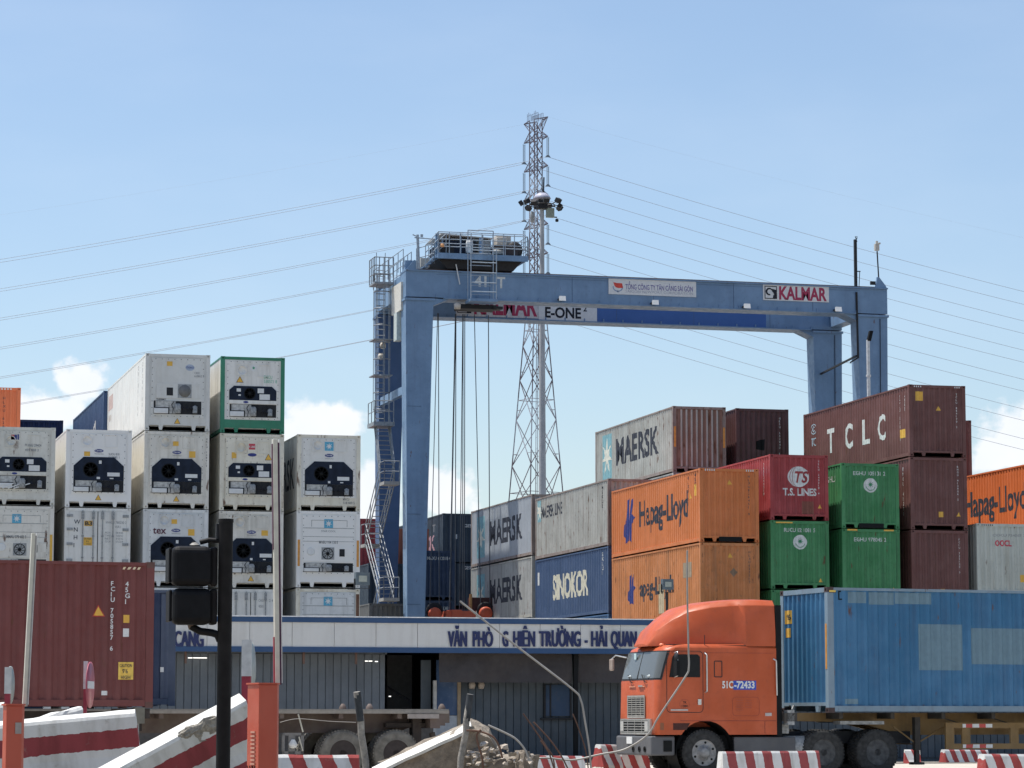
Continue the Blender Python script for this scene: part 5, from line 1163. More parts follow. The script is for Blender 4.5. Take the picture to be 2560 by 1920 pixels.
    lv[:] = lv_keep
    MB().bar((-.0, W/2, 2.2), (.175, W/2, 2.83), .022).build('windscreen_divider', GASK, t)
    MB().box(.11, .13, W/2+.3, W/2+.42, 2.66, 2.80).build('paper_sticker', plain('paper_pale_blue', (.5, .66, .66), .5), ws, (-.02, 0, 0))
    for y in (.55, 1.45): MB().path([(-.02, y, 2.12), (-.04, y+.1, 2.15), (.0, y+.35, 2.30)], .012, 5).build('wiper', BLK, t)
    for y in (.5, 1.75): MB().lathe([(.0, 0), (.07, .01), (.09, .04), (.03, .07)], 'Z', 12, (-.0+.06, y, 2.23)).build('mirror_glass', plain('mirror_pale', (.5, .55, .55), .3), t)
    MB().box(-.035, .0, .8, 1.05, 2.02, 2.06).build('badge', CHROME, t)
    # side door
    def sx(px): return TL(px, 1700)[0]
    def sz(py): return TL(1700, py)[1]
    dx0, dx1 = sx(1666), sx(1758); zb_, zt_ = sz(1782), sz(1627)
    def ring(x0, x1, z0, z1, w_, y=-.004, rr=.10, nm='seam', mat=GASK, par=t):
        def rp(a, b, c, d, r):
            o = []
            for cx, cz, s in ((b-r, c+r, -math.pi/2), (b-r, d-r, 0), (a+r, d-r, math.pi/2), (a+r, c+r, math.pi)):
                for i in range(5): o.append((cx+r*math.cos(s+math.pi/2*i/4), cz+r*math.sin(s+math.pi/2*i/4)))
            return o
        A, B = rp(x0, x1, z0, z1, rr), rp(x0+w_, x1-w_, z0+w_, z1-w_, max(.01, rr-w_)); n_ = len(A)
        vs = [(a, y, b) for a, b in A]+[(a, y, b) for a, b in B]
        return MB().add(vs, [(i, (i+1) % n_, n_+(i+1) % n_, n_+i) for i in range(n_)]).build(nm, mat, par)
    door = ring(dx0, dx1, zb_, zt_, .014, nm='door')
    wx0, wx1, wz0, wz1 = sx(1673), sx(1750), sz(1693), sz(1636)
    MB().prism([(wx0, wz0), (wx1, wz0), (wx1, wz1-.05), (wx1-.06, wz1), (wx0+.14, wz1), (wx0+.08, wz1-.06)], -.012, -.003).build('side_window', plain('side_window_dark', (.012, .013, .015), .25), door)
    MB().box(dx1-.14, dx1-.06, -.03, -.001, sz(1762), sz(1748)).build('door_handle', CHROME, door)
    MB().box(dx0+.1, dx0+.52, -.012, -.003, sz(1777), sz(1773)).build('door_badge', plain('badge_pale', (.5, .45, .42), .4), door)
    ring(sx(1698), sx(1724), sz(1773), sz(1748), .008, rr=.12, nm='door_roundel', mat=plain('faded_maroon', (.35, .08, .05), .6), par=door)
    inst('roundel_text', drape(*fit('TK', sx(1707), sz(1759), .055, .09, .01), None, lambda a, z, d: (a, -.006, z), 0), GASK, door)
    inst('roundel_text', drape(*fit('1384', sx(1704), sz(1768), .05, .14, .01), None, lambda a, z, d: (a, -.006, z), 0), GASK, door)
    MB().tube((sx(1765), -.06, sz(1637)), (sx(1765), -.06, sz(1728)), .018, 8).tube((sx(1765), -.06, sz(1637)), (sx(1762), .0, sz(1632)), .018, 8).tube((sx(1765), -.06, sz(1728)), (sx(1763), .0, sz(1731)), .018, 8).build('grab_handle', CHROME, t)
    MB().tube((sx(1939), -.05, sz(1650)), (sx(1940), -.05, sz(1738)), .018, 8).tube((sx(1939), -.05, sz(1650)), (sx(1934), 0, sz(1646)), .018, 8).build('grab_handle', CHROME, t)
    ring(sx(1785), sx(1806), sz(1693), sz(1651), .022, rr=.03, nm='sleeper_window_seal')
    # number painted on the side
    px0, pxm, px1 = sx(1805), sx(1833), sx(1890); z0, z1 = sz(1724), sz(1701)
    MB().box(pxm, px1, -.006, -.001, z0, z1).build('number_panel', plain('number_blue', (.03, .08, .42), .5), t)
    inst('number_lettering', drape(*fit('51C', px0, z0+.04, .15, pxm-px0, .035), None, lambda a, z, d: (a, -.009, z), 0), WHITE, t)
    inst('number_lettering', drape(*fit('-72433', pxm+.02, z0+.04, .15, px1-pxm-.06, .035), None, lambda a, z, d: (a, -.009, z), 0), WHITE, t)
    MB().box(sx(1700), xr-.02, -.004, -.001, sz(1803), sz(1801)).build('panel_seam', plain('seam_orange', (.30, .06, .03), .6), t)
    MB().box(sx(1910), sx(1912), -.004, -.001, sz(1834), sz(1803)).build('panel_seam', plain('seam_orange', (.30, .06, .03), .6), t)
    MB().box(sx(1668), sx(1935), -.004, -.001, sz(1632), sz(1631)).build('panel_seam', plain('seam_orange', (.30, .06, .03), .6), t)
    ring(sx(1830), sx(1898), sz(1790), sz(1742), .010, rr=.09, nm='side_hatch', mat=plain('seam_orange', (.42, .10, .05), .6))
    for i in range(9): inst('data_lines', drape(*fit('KL TOAN BO: %d KG' % (2400+i*311), sx(1840)+(0 if i < 5 else .22), sz(1752)-.055*(i % 5), .025, .17), None, lambda a, z, d: (a, -.006, z), 0), plain('data_maroon', (.35, .10, .07), .6), t)
    MB().box(sx(1912), sx(1928), -.012, -.002, sz(1790), sz(1782)).build('side_marker', plain('marker_grey', (.45, .4, .38), .4), t)
    MB().prism([(sx(1682), sz(1825)), (sx(1715), sz(1825)), (sx(1724), sz(1808)), (sx(1682), sz(1808))], -.006, -.001).build('step_recess', plain('recess_brown', (.07, .03, .025), .7), t)
    MB().box(sx(1634) if sx(1634) > .08 else .1, sx(1659), -.006, -.001, sz(1825), sz(1807)).build('side_lamp', plain('lamp_brown', (.25, .09, .04), .4), t)
    # front
    zf = lambda py: 1.3+(1796-py)/110.0
    def slats(x, y0, y1, z0, z1, n, nm, mat, par=None):
        f = MB().box(x-.02, x, y0, y1, z0, z0+.04).box(x-.02, x, y0, y1, z1-.04, z1).box(x-.02, x, y0, y0+.035, z0+.041, z1-.041).box(x-.02, x, y1-.035, y1, z0+.041, z1-.041).build(nm, mat, par or t)
        MB().box(x-.004, x-.001, y0+.02, y1-.02, z0+.02, z1-.02).build('grille_backing', BLK, f)
        s = MB()
        for i in range(n): z = z0+.06+(z1-z0-.12)*i/(n-1); s.box(x-.018, x-.005, y0+.036, y1-.036, z-.010, z+.010)
        for k in (1, 2, 3): y = y0+(y1-y0)*k/4; s.box(x-.015, x-.004, y-.008, y+.008, z0+.041, z1-.041)
        s.build('grille_slats', mat, f); return f
    slats(-.012, .66, 1.80, zf(1795), zf(1738), 9, 'grille', plain('grille_grey', (.36, .35, .32), .45, .3))
    g = slats(-.055, .30, 2.14, zf(1834)-.02, zf(1797), 5, 'lower_grille', CHROME)
    MB().box(-.054, .0, .26, 2.18, zf(1834)-.02, zf(1797)).build('grille_surround', CHROME, t)
    for y in (.42, 2.02):
        MB().box(-.085, -.076, y-.10, y+.10, zf(1828), zf(1803)).build('headlight', glass('lamp_glass', (.55, .55, .52)), t)
    for y in (.9, 1.5): MB().box(-.02, -.002, y-.2, y+.2, 2.02, 2.035).build('vent_slot', plain('slot_pale', (.7, .35, .22), .5), t)
    # bumper and skirts
    BG = paint('bumper_grey', (.085, .088, .095), .6, .3, streak=.3, dirt=(.12, .11, .10))
    bm_ = MB().box(-.10, 1.23-.72 if False else wx-.72, .06, W-.06, .46, .90); bevel(bm_.build('bumper', BG, t), .04, 3)
    for y in (.45, .8, 1.2): MB().lathe([(.07, 0), (.07, -.02), (.05, -.02), (.05, .0)], 'X', 14, (-.10, y, .6)).build('fog_lamp', BLK, t)
    MB().box(-.125, -.101, 1.25, 1.6, .72, .88).build('licence_plate', WHITE, t)
    MB().box(.2, wx-.8, .045, .0601, .55, .8).build('step_well', BLK, t)
    sk = bevel(MB().box(wx+.72, sx(1990), .05, W-.05, .42, .88).build('side_skirt', BG, t), .03)
    MB().box(xr+.002, xr+.14, .02, W-.02, .9, 3.9).build('gap_shade_panel', BLK, t)  # black panel added so the gap behind the cab looks shaded
    MB().box(wx-.3, 6.7, .75, .95, .72, 1.0).build('frame_rail', DARK, t); MB().box(wx-.3, 6.7, W-.95, W-.75, .72, 1.0).build('frame_rail', DARK, t)
    MB().box(.3, xr-.1, .3, W-.3, .60, .92).build('cab_floor', BLK, t)
    # mirrors
    m = MB().path([(.45, -.02, sz(1632)), (.42, -.30, sz(1630)), (.40, -.34, sz(1636)), (.40, -.34, sz(1690)), (.44, -.02, sz(1694))], .014, 6); a = m.build('mirror_arm', CHROME, t)
    MB().box(.34, .42, -.44, -.24, sz(1690), sz(1652)).build('mirror', BLK, t); MB().lathe([(.0, 0), (.09, .01), (.1, .04), (.0, .06)], 'X', 12, (.34, -.34, sz(1643))).build('convex_mirror', DARK, t)
    MB().path([(.2, W+.0, 2.72), (.05, W+.35, 2.78), (-.02, W+.42, 2.70), (.0, W+.40, 2.52)], .016, 6).build('mirror_arm', CHROME, t)
    bevel(MB().box(-.06, .0, W+.28, W+.52, 2.42, 2.70).build('mirror', plain('mirror_case', (.3, .24, .2), .4), t), .03)
    # roof fairing
    secs = [(.10, 3.00, .45, .42), (.28, 3.34, .62, .46), (.62, 3.62, .78, .58), (.98, 3.84, .88, .70), (1.5, 3.97, .97, .84), (1.95, 4.02, 1.02, .94), (2.12, 4.03, 1.08, .99), (2.25, 4.035, 1.19, 1.08), (2.7, 4.04, 1.21, 1.12), (xr-.01, 4.03, 1.215, 1.14)]
    vs = []; K = 14
    for (x, zt2, wb, wt) in secs:
        z0 = 2.95; zc = z0+min(.28, (zt2-z0)*.45)
        half = [(wb, z0), (wb, zc), (wb-(wb-wt)*.35, zc+(zt2-zc)*.4), (wb-(wb-wt)*.75, zc+(zt2-zc)*.82), (wt-.10, zt2-.02), (wt*.5, zt2+.01), (0, zt2+.015)]
        pts = [(-a, b) for a, b in half]+[(a, b) for a, b in reversed(half[:-1])]
        vs += [(x, W/2+a, b) for a, b in pts]
    n = 13
    m = MB().add(vs, [(k*n+i, k*n+i+1, (k+1)*n+i+1, (k+1)*n+i) for k in range(len(secs)-1) for i in range(n-1)], True); m.add(vs, [tuple(range(n)), tuple(range((len(secs)-1)*n, len(secs)*n))])
    bevel(m.build('roof_fairing', OC, t), .015)
    xs_ = 1.22; MB().box(xs_, xs_+.012, .06, .075, 2.96, 3.2).build('fairing_seam', GASK, t)
    MB().bar((.3, .12, 2.975), (2.9, .03, 2.955), .02).build('roof_gutter', GASK, t)
    for y in (.5, .85, 1.22, 1.6, 1.95): MB().lathe([(.0, .05), (.05, .04), (.06, 0)], 'Z', 10, (.34, y, 2.965)).build('marker_lamp', plain('marker_orange', (.7, .2, .1), .3), t)
    # wheels, deck gear
    RF = plain('rim_dusty', (.27, .27, .265), .55, .2, noise=.3); RR = plain('rim_dirty', (.075, .077, .078), .7, noise=.4)
    wheel(t, wx, .10, rim=RF); wheel(t, wx, W-.10, rim=RF, flip=True)
    for px in (2062, 2197):
        x = TL(px, 1877)[0]; wheel(t, x, .06, True, rim=RR); wheel(t, x, W-.06, True, rim=RR, flip=True)
        MB().tube((x, .5, .52), (x, W-.5, .52), .09, 10).build('axle', DARK, t)
    x5 = TL(2130, 1877)[0]
    MB().lathe([(.0, .0), (.45, .0), (.48, -.06), (.3, -.12), (.0, -.12)], 'Z', 20, (x5, W/2, 1.32)).build('fifth_wheel', DARK, t)
    MB().lathe([(.1, 0), (.26, .02), (.28, .1), (.28, .9), (.26, .98), (.1, 1)], 'X', 20, (sx(1995)-.3, .36, .62)).build('air_tank', GREYM, t)
    MB().path([(xr-.1, 1.0, 1.5), (xr+.3, .9, 1.15), (xr+.8, 1.1, 1.35), (xr+.95, 1.2, 1.6)], .025, 6).build('air_hose', GREYM, t); MB().path([(xr-.1, 1.3, 1.6), (xr+.35, 1.2, 1.05), (xr+.9, 1.3, 1.6)], .02, 6).build('air_hose', BLK, t)
    bevel(MB().box(sx(1958), sx(1978), .15, .5, .95, 1.18).build('battery_cover', GREYM, t), .02)
    MB().box(TL(2105, 1800)[0], TL(2215, 1800)[0], .1, .5, 1.16, 1.24).build('mudguard', GREYM, t)
    return t
tractor()
def trailer_and_box():
    x0 = TL(1955, 1790)[0]; W = 2.44
    t = thing('semi_trailer', 'mustard skeletal trailer under the blue container', 'trailer', TB, TYAW)
    _pv = TB+EX*5.0; t.location = _pv+Matrix.Rotation(math.radians(3.2), 3, 'Z') @ (TB-_pv); t.rotation_euler = (0, 0, TYAW+math.radians(3.2))
    MU = paint('trailer_mustard', (.22, .135, .05), .6, .4, streak=.4, dirt=(.07, .055, .04)); TS = plain('trailer_dark', (.06, .055, .05), .7)
    zt = 1.43; xs = [x0+.25, TL(2180, 1800)[0], TL(2300, 1820)[0], x0+12.5]
    for y in (.72, W-.86):
        m = MB().prism([(xs[0], zt), (xs[3], zt), (xs[3], zt-.5), (xs[2], zt-.52), (xs[1], zt-.22), (xs[0], zt-.18)], y, y+.14); m.build('main_beam', MU, t)
    m = MB()
    for x in [x0+.1+1.35*i for i in range(10)]: m.box(x, x+.1, .05, W-.05, zt-.14, zt-.001)
    m.build('cross_members', TS, t); MB().box(x0+.02, x0+.35, .02, W-.02, zt-.2, zt-.001).build('front_bolster', TS, t)
    for x in (x0+.1, x0+12.2): 
        for y in (.02, W-.22): MB().box(x, x+.18, y, y+.2, zt-.28, zt+.06).build('twist_lock', GREYM, t)
    lx = TL(2318, 1850)[0]
    for y in (.35, W-.5):
        l = MB().box(lx-.07, lx+.07, y, y+.14, .55, zt-.1).box(lx-.05, lx+.05, y+.02, y+.12, .28, .549).box(lx-.14, lx+.14, y-.05, y+.19, .22, .279).build('landing_leg', TS, t)
    MB().bar((lx+.07, .42, .75), (lx+.75, .42, 1.1), .03).bar((lx-.07, .42, .75), (lx-.6, .42, 1.1), .03).bar((lx, .42, .7), (lx, W-.42, .7), .03).build('landing_brace', MU, t)
    gx0 = TL(2377, 1850)[0]; gx1 = gx0+3.2
    m = MB().box(gx0, gx1, .1, .16, 1.07, 1.2).box(gx0, gx1, .1, .16, .58, .71)
    for x in (gx0, gx0+.44, gx0+1.75, gx1-.2): m.box(x, x+.22, .098, .158, .711, 1.069)
    m.build('side_guard', MU, t)
    TAPE = stripes('reflector_tape', (.55, .06, .05), (.72, .72, .70), .36, (1, 0, 0), 0, .5, .3)
    for z in (1.12, .64): MB().box(gx0+.45, gx0+1.25, .09, .0999, z-.035, z+.05).build('reflective_tape', TAPE, t)
    for x in (gx0+.02, gx0+1.35): MB().bar((x, .5, 1.35), (x+.5, .14, 1.15), .025).build('guard_bracket', TS, t)
    for x in (10.6+x0, 11.85+x0-.0): wheel(t, x-1.5, .06, True, rim=DARK); wheel(t, x-1.5, W-.06, True, rim=DARK, flip=True)
    PB = paint('trailer_container_blue', (.030, .130, .255), .45, .4, rust=.10, streak=.5, dirt=(.04, .09, .17)); PF = paint('blue_frame_faded', (.17, .24, .30), .55, .3, rust=.12, streak=.4, dirt=(.12, .09, .08))
    PE = paint('container_end_blue', (.035, .125, .28), .4, .2, streak=.2, dirt=(.05, .09, .14))
    c = Cont('trailer_container', 'bright blue corrugated container with pale repainted patches riding behind the orange cab', 0, 0, LH, LH, 12.19, mat=PB, fmat=PF, cmat=plain('casting_dark', (.07, .05, .05), .7), group=None)
    P = D(2068, 1467, 67.1); CY = TYAW+math.radians(3.2); c.t.rotation_euler = (0, 0, -math.pi/2+CY); z0 = P.z-LH
    EXC = Vector((math.cos(CY), math.sin(CY), 0)); EYC = Vector((-math.sin(CY), math.cos(CY), 0))
    R = Matrix.Rotation(-math.pi/2+CY, 3, 'Z'); c.t.location = Vector((P.x, P.y, z0))-R @ Vector((W2, 0, 0))
    def cl(px, py):
        r = ray(px, py); k = (P-CAM).dot(EYC)/r.dot(EYC); q = CAM+r*k; return (q-P).dot(EXC), q.z-z0
    PT = plain('repaint_grey_blue', (.13, .215, .27), .55, noise=.08)
    pr = prof('side', 12.19)
    for (a, b, cc, d) in ((2296, 1560, 2410, 1676), (2428, 1570, 2640, 1662), (2122, 1477, 2166, 1508), (2174, 1475, 2236, 1512), (2237, 1475, 2331, 1511), (2113, 1747, 2147, 1760)):
        (s0, z1), (s1, z0_) = cl(a, b), cl(cc, d)
        inst('repaint_patch', drape(*rect(s0, s1, z0_, min(z1, 2.79)), pr, lambda u, z, dd: (W2-.012-dd, u, z), .004), PT, c.t)
    c.end('yellow_sticker', rect(-1.02, -.72, 2.1, 2.42), YEL); c.end('caution_text', merge(fit("9'6", -.98, 2.2, .12, .24, .02),), SCRIPTD, .008); c.end('yellow_sticker', rect(-1.0, -.76, 1.78, 2.0), YEL)
    c.end('post_stripe', rect(1.09, 1.17, 1.0, 2.05), plain('post_orange', (.62, .28, .06)), .006, y=.002)
    (s0, z1), (s1, z0_) = cl(2068, 1475), cl(2095, 1482)
    MB().box(W2-.002, W2+.004, s0+.05, s1-.06, z0_+.0, z1-.0).build('hazard_mark', HAZ, c.t)
    s0, z1 = cl(2098, 1480); inst('hook_mark', drape(*merge(rect(s0, s0+.03, z1-.15, z1), rect(s0, s0+.08, z1-.18, z1-.151), rect(s0, s0+.06, z1-.0, z1+.03)), pr, lambda u, z, dd: (W2-.012-dd, u, z), .005), BLK, c.t)
trailer_and_box()
# ------------------------------------------------------------------ maroon container on its trailer, empty chassis
def left_vehicles():
    ang = math.radians(6.0)
    ex = Vector((math.cos(ang), math.sin(ang), 0)); ey = Vector((-math.sin(ang), math.cos(ang), 0))
    P = D(387, 1408, 58.0); P.z = P.z+.02; z0 = P.z-LH
    c = Cont('trailer_container', 'maroon corrugated container with white number and caution plate on a trailer at left', 0, 0, LH, LH, 12.19, mat=P_maroon, cmat=plain('casting_brown', (.12, .06, .05), .7))
    c.t.rotation_euler = (0, 0, math.pi/2+ang); R = Matrix.Rotation(math.pi/2+ang, 3, 'Z'); c.t.location = Vector((P.x, P.y, z0))-R @ Vector((-W2, 0, 0))
    L = 12.19
    def cl(px, py):
        r = ray(px, py); k = (P-CAM).dot(ey)/r.dot(ey); q = CAM+r*k; return L+(q-P).dot(ex), q.z-z0
    def vt(txt, px, py0, dpy, cap, bold=.02):
        s, z = cl(px, py0); dz = dpy/125.; c.side('number_lettering', merge(*[fit(ch, s, z-cap-i*dz, cap, None, bold) for i, ch in enumerate(txt) if ch != ' ']), WHITE)
    vt('FCIU 705857 6', 279, 1453, 13.4, .085); vt('45G1', 315, 1454, 14.6, .09)
    s, z = cl(247, 1528); c.side('warning_triangle', tri(s, z, .13), plain('red_border', (.45, .05, .04), .5)); c.side('warning_triangle', tri(s, z-.005, .10), YEL, .009)
    (a, z1), (b, z2) = cl(296, 1655), cl(333, 1699); c.side('caution_plate', rect(a, b, z2, z1), plain('plate_yellow', (.75, .50, .10), .5), .012)
    w_ = b-a; h = z1-z2; c.side('caution_text', merge(fit('CAUTION', a+.03, z1-.10, .06, w_-.06, .015), fit("9'6", a+w_*.3, z1-.22, .08, w_*.35, .01), fit('HIGH', a+w_*.2, z1-.33, .06, w_*.6, .015)), SCRIPTD, .018)
    (a, z1), (b, z2) = cl(310, 1537), cl(324, 1557); c.side('yellow_sticker', rect(a, b, z2, z1), YEL)
    (a, z1), (b, z2) = cl(309, 1571), cl(323, 1592); c.side('white_sticker', rect(a, b, z2, z1), WHITE); (a, z1), (b, z2) = cl(254, 1727), cl(269, 1738); c.side('white_sticker', rect(a, b, z2, z1), WHITE)
    (a, z1), (b, z2) = cl(307, 1417), cl(352, 1424); c.side('hazard_stripes', merge(*[([(a+.10*i, z2), (a+.10*i+.05, z2), (a+.10*i+.08, z1), (a+.10*i+.03, z1)], [[0, 1, 2, 3]]) for i in range(4)]), plain('sticker_cream', (.7, .6, .42), .5))
    # its trailer
    T0 = Vector((P.x, P.y, 0)); t = thing('semi_trailer', 'dark trailer frame beneath the maroon container', 'trailer', T0, ang)
    zt = z0-.01; DK = plain('trailer_rust_dark', (.055, .045, .04), .75)
    for y in (.7, 1.6): MB().box(-12.1, -.05, y, y+.14, zt-.45, zt-.05).build('main_beam', DK, t)
    MB().box(-.3, -.05, .03, 2.4, zt-.2, zt).build('rear_bolster', DK, t); 
    for x in (-.36, -12.1): MB().box(x, x+.2, .0, .22, zt-.3, zt+.02).build('twist_lock', plain('lock_grey', (.16, .15, .12), .7), t)
    MB().box(-.28, -.2, .3, .42, .5, zt-.2).box(-.5, -.1, .3, .4, .45, .5).build('rear_bumper', GREYM, t)
    for x in (-2.0, -3.3): wheel(t, x, .08, True, rim=DK); wheel(t, x, 2.36, True, rim=DK, flip=True)
    for k in range(2): MB().tube((-2.0-1.3*k, .4, .52), (-2.0-1.3*k, 2.0, .52), .08, 10).build('axle', DK, t)
    MB().box(-8.8, -8.66, .35, .5, .3, zt-.1).build('landing_leg', DK, t); MB().box(-8.8, -8.66, 1.95, 2.1, .3, zt-.1).build('landing_leg', DK, t)
    # chassis behind it
    a2 = math.radians(2.0); e2x = Vector((math.cos(a2), math.sin(a2), 0)); e2y = Vector((-math.sin(a2), math.cos(a2), 0))
    Q = D(1124, 1774, 65.5); z1 = Q.z
    t = thing('semi_trailer', 'dusty brown empty trailer chassis with two rear axles in front of the office', 'trailer', (Q.x, Q.y, 0), a2)
    def ql(px, py):
        r = ray(px, py); k = (Q-CAM).dot(e2y)/r.dot(e2y); q = CAM+r*k; return (q-Q).dot(e2x), q.z
    BR = paint('chassis_brown', (.105, .078, .068), .7, .5, streak=.4, dirt=(.16, .14, .11)); xL = -12.3
    xt = ql(1020, 1790)[0]
    for y in (.65, 1.65): MB().prism([(xL, z1-.02), (-.25, z1-.02), (-.25, z1-.2), (xt-.1, z1-.52), (xL, z1-.52)], y, y+.15).build('main_beam', BR, t)
    MB().box(xL, -.02, .0, 2.44, z1-.015, z1+.01).box(xL, -.02, -.02, .05, z1-.09, z1-.016).build('deck_edge', plain('deck_dust', (.27, .25, .22), .8), t)
    MB().box(ql(1018, 0+1780)[0], ql(1095, 1780)[0], -.1, -.03, z1-.2, z1-.1).build('side_rail', plain('deck_dust2', (.30, .27, .25), .8), t)
    MB().prism([(-.45, z1-.02), (0, z1-.02), (0, z1-.30), (-.10, z1-.30), (-.10, z1-.36), (-.22, z1-.36), (-.22, z1-.42), (-.45, z1-.42)], .0, 2.4).build('tail_bumper', BR, t)
    m = MB()
    for i in range(9): m.box(xL+.3+1.35*i, xL+.4+1.35*i, .05, 2.39, z1-.2, z1-.016)
    m.build('cross_members', BR, t)
    for px in (967, 900, 1108): MB().lathe([(.09, 0), (.08, .05), (.03, .12), (0, .12)], 'Z', 10, (ql(px-40, 1780)[0] if px < 1000 else ql(px, 1780)[0], .12, z1+.01)).build('twist_lock', BR, t)
    TYD = plain('dusty_tyre', (.15, .14, .12), .9, noise=.35, sc=6)
    for px in (857, 990):
        x = ql(px, 1877)[0]; wheel(t, x, -.02, True, rim=plain('rim_dark_dusty', (.05, .042, .04), .8), rub=TYD); wheel(t, x, 2.46, True, rim=DK, rub=TYD, flip=True); MB().tube((x, .5, .52), (x, 2.0, .52), .08, 10).build('axle', DK, t)
    xg = ql(1085, 1850)[0]; MB().path([(xg, .2, .98), (xg+.05, .2, .8), (xg-.05, .2, .62), (xg-.25, .2, .5)], .07, 8).build('mud_flap', DK, t)
    MB().box(ql(1040, 1800)[0], ql(1062, 1800)[0], .3, .6, z1-.75, z1-.2).box(ql(975, 1800)[0], ql(1100, 1800)[0], .4, .6, z1-.4, z1-.3).build('suspension', DK, t)
    xa, za = ql(705, 1885); xb, zb = ql(760, 1832)
    MB().box(xa, xb, -.0, .06, zb-.06, zb).box(xa, xb, .0, .06, za, za+.06).box(xa, xa+.06, .0, .06, za, zb).box(xb-.07, xb, .0, .06, za, zb).box((xa+xb)/2-.1, (xa+xb)/2+.05, .0, .06, za, zb-.061).build('spare_rack', plain('rack_grey', (.17, .165, .16), .7), t)
    xc, zc = ql(745, 1785); xd, zd = ql(757, 1830); MB().bar((xc, -.02, zc), (xd, -.02, zd), .03).bar((xc+.02, -.02, zc-.5), (xd, -.02, zd-.42), .025).build('strap', plain('strap_pale', (.5, .48, .4), .7), t)
    MB().lathe([(.02, 0), (.08, .02), (.1, .1), (.04, .2)], 'Z', 10, ((xa+xb)/2+.0, .0, za+.12)).build('lamp', WHITE, t)
    for sx_ in (xa-.4,): MB().box(sx_-.07, sx_+.07, .35, .5, .3, z1-.1).build('landing_leg', DK, t); MB().box(sx_-.07, sx_+.07, 1.95, 2.1, .3, z1-.1).build('landing_leg', DK, t)
    # short blue container standing on its front
    S_ = D(441, 1474, 65.0); c = Cont('trailer_container', 'short dark blue container showing its pale corner post, right behind the maroon one', 0, 0, LS, LS, 6.058, mat=paint('box_night_blue', (.018, .032, .075), .5, .3, streak=.3, dirt=(.02, .025, .04)), fmat=paint('post_slate_blue', (.065, .085, .13), .6, .3, streak=.4, dirt=(.05, .05, .06)))
    c.t.rotation_euler = (0, 0, math.pi/2+a2); R = Matrix.Rotation(math.pi/2+a2, 3, 'Z'); c.t.location = Vector((S_.x, S_.y, max(S_.z-LS, z1+.02)))-R @ Vector((-W2, 0, 0))
    c.side('post_skin', rect(6.058-.33, 6.058-.16, .17, 2.5), paint('post_slate_blue', (.09, .125, .19)), .02); c.side('white_sticker', rect(5.72, 5.80, .75, .86), WHITE, .03)
left_vehicles()
# ------------------------------------------------------------------ foreground
CWHITE, CRED = (.64, .64, .61), (.27, .045, .05)
def frame_from(A, B, tilt):
    ex = (B-A).normalized(); n = -Vector((_F.x, _F.y, 0)).normalized(); z = Vector((0, 0, 1))
    n = (n-ex*n.dot(ex)).normalized(); z = n.cross(ex)*-1
    if z.z < 0: z = -z
    ez = (z*math.cos(tilt)+n*math.sin(tilt)).normalized(); ey = ez.cross(ex).normalized()
    M = Matrix((ex, ey, ez)).transposed().to_4x4(); M.translation = A; return M, (B-A).length
def noisy(me, amp, seed=0, sub=0):
    bm = bmesh.new(); bm.from_mesh(me)
    if sub: bmesh.ops.subdivide_edges(bm, edges=bm.edges, cuts=sub, use_grid_fill=True)
    from mathutils import noise as nz
    for v in bm.verts: v.co += nz.noise_vector(v.co*4+Vector((seed*7.1, 0, 0)))*amp+nz.noise_vector(v.co*13+Vector((seed*3.3, 0, 0)))*amp*.4
    bm.to_mesh(me); bm.free(); return me
def barrier(label, A, B, tilt, h, wt, mat, name='concrete_barrier', group=None, seed=1, flare=.16, ends=(.06, .06), amp=.006):
    M, L = frame_from(A, B, tilt)
    m = MB(); secs = 12; vs = []
    pr_ = [(-flare, -h), (-flare, -h+.12), (-.05, -h*.5), (-.012, -.04), (.012, 0), (wt-.012, 0), (wt+.012, -.04), (wt+.05, -h*.5), (wt+flare, -h+.12), (wt+flare, -h)]
    n = len(pr_)
    for k in range(secs+1):
        for (y, z) in pr_:
            u = k/secs; x = u*L; sl = ends[0]*(-z/h)*(1-u)*-1+ends[1]*(-z/h)*u; vs.append((x+sl, y, z))
    m.add(vs, [(k*n+i, k*n+(i+1) % n, (k+1)*n+(i+1) % n, (k+1)*n+i) for k in range(secs) for i in range(n)])
    m.add(vs, [tuple(range(n)), tuple(range(secs*n, (secs+1)*n))])
    o = inst(name, noisy(m.mesh(name), amp, seed), mat); o.matrix_world = M; tag(o, label, 'barrier', group); return o
SM = stripes('painted_concrete_long', CWHITE, CRED, .50, (0, 0, -1), .10, .5, .8, .1)
GB = 'large painted barriers lying in the foreground'
barrier('big white and dark red striped concrete barrier lying level at lower left', D(-170, 1829, 38.7), D(337, 1783, 39), math.radians(12), 1.1, .30, SM, group=GB, seed=2)
TB2 = barrier('tipped up striped concrete barrier leaning behind the traffic light pole', D(195, 1975, 36), D(616, 1752, 36.6), math.radians(26), 1.15, .34, SM, group=GB, seed=3, ends=(.05, -.28))
barrier('broken white concrete slab poking out behind the level striped barrier', D(40, 1812, 42), D(207, 1768, 42.5), math.radians(12), .55, .2, plain('concrete_white', (.64, .64, .61), .8), name='concrete_slab', group=None, seed=4, ends=(0, .1), amp=.03)
barrier('white painted concrete edge at the far lower left corner behind the red cabinet', D(-60, 1768, 40.5), D(6, 1762, 40.5), .2, .7, .2, plain('concrete_white', (.64, .64, .61)), group=None, seed=5)
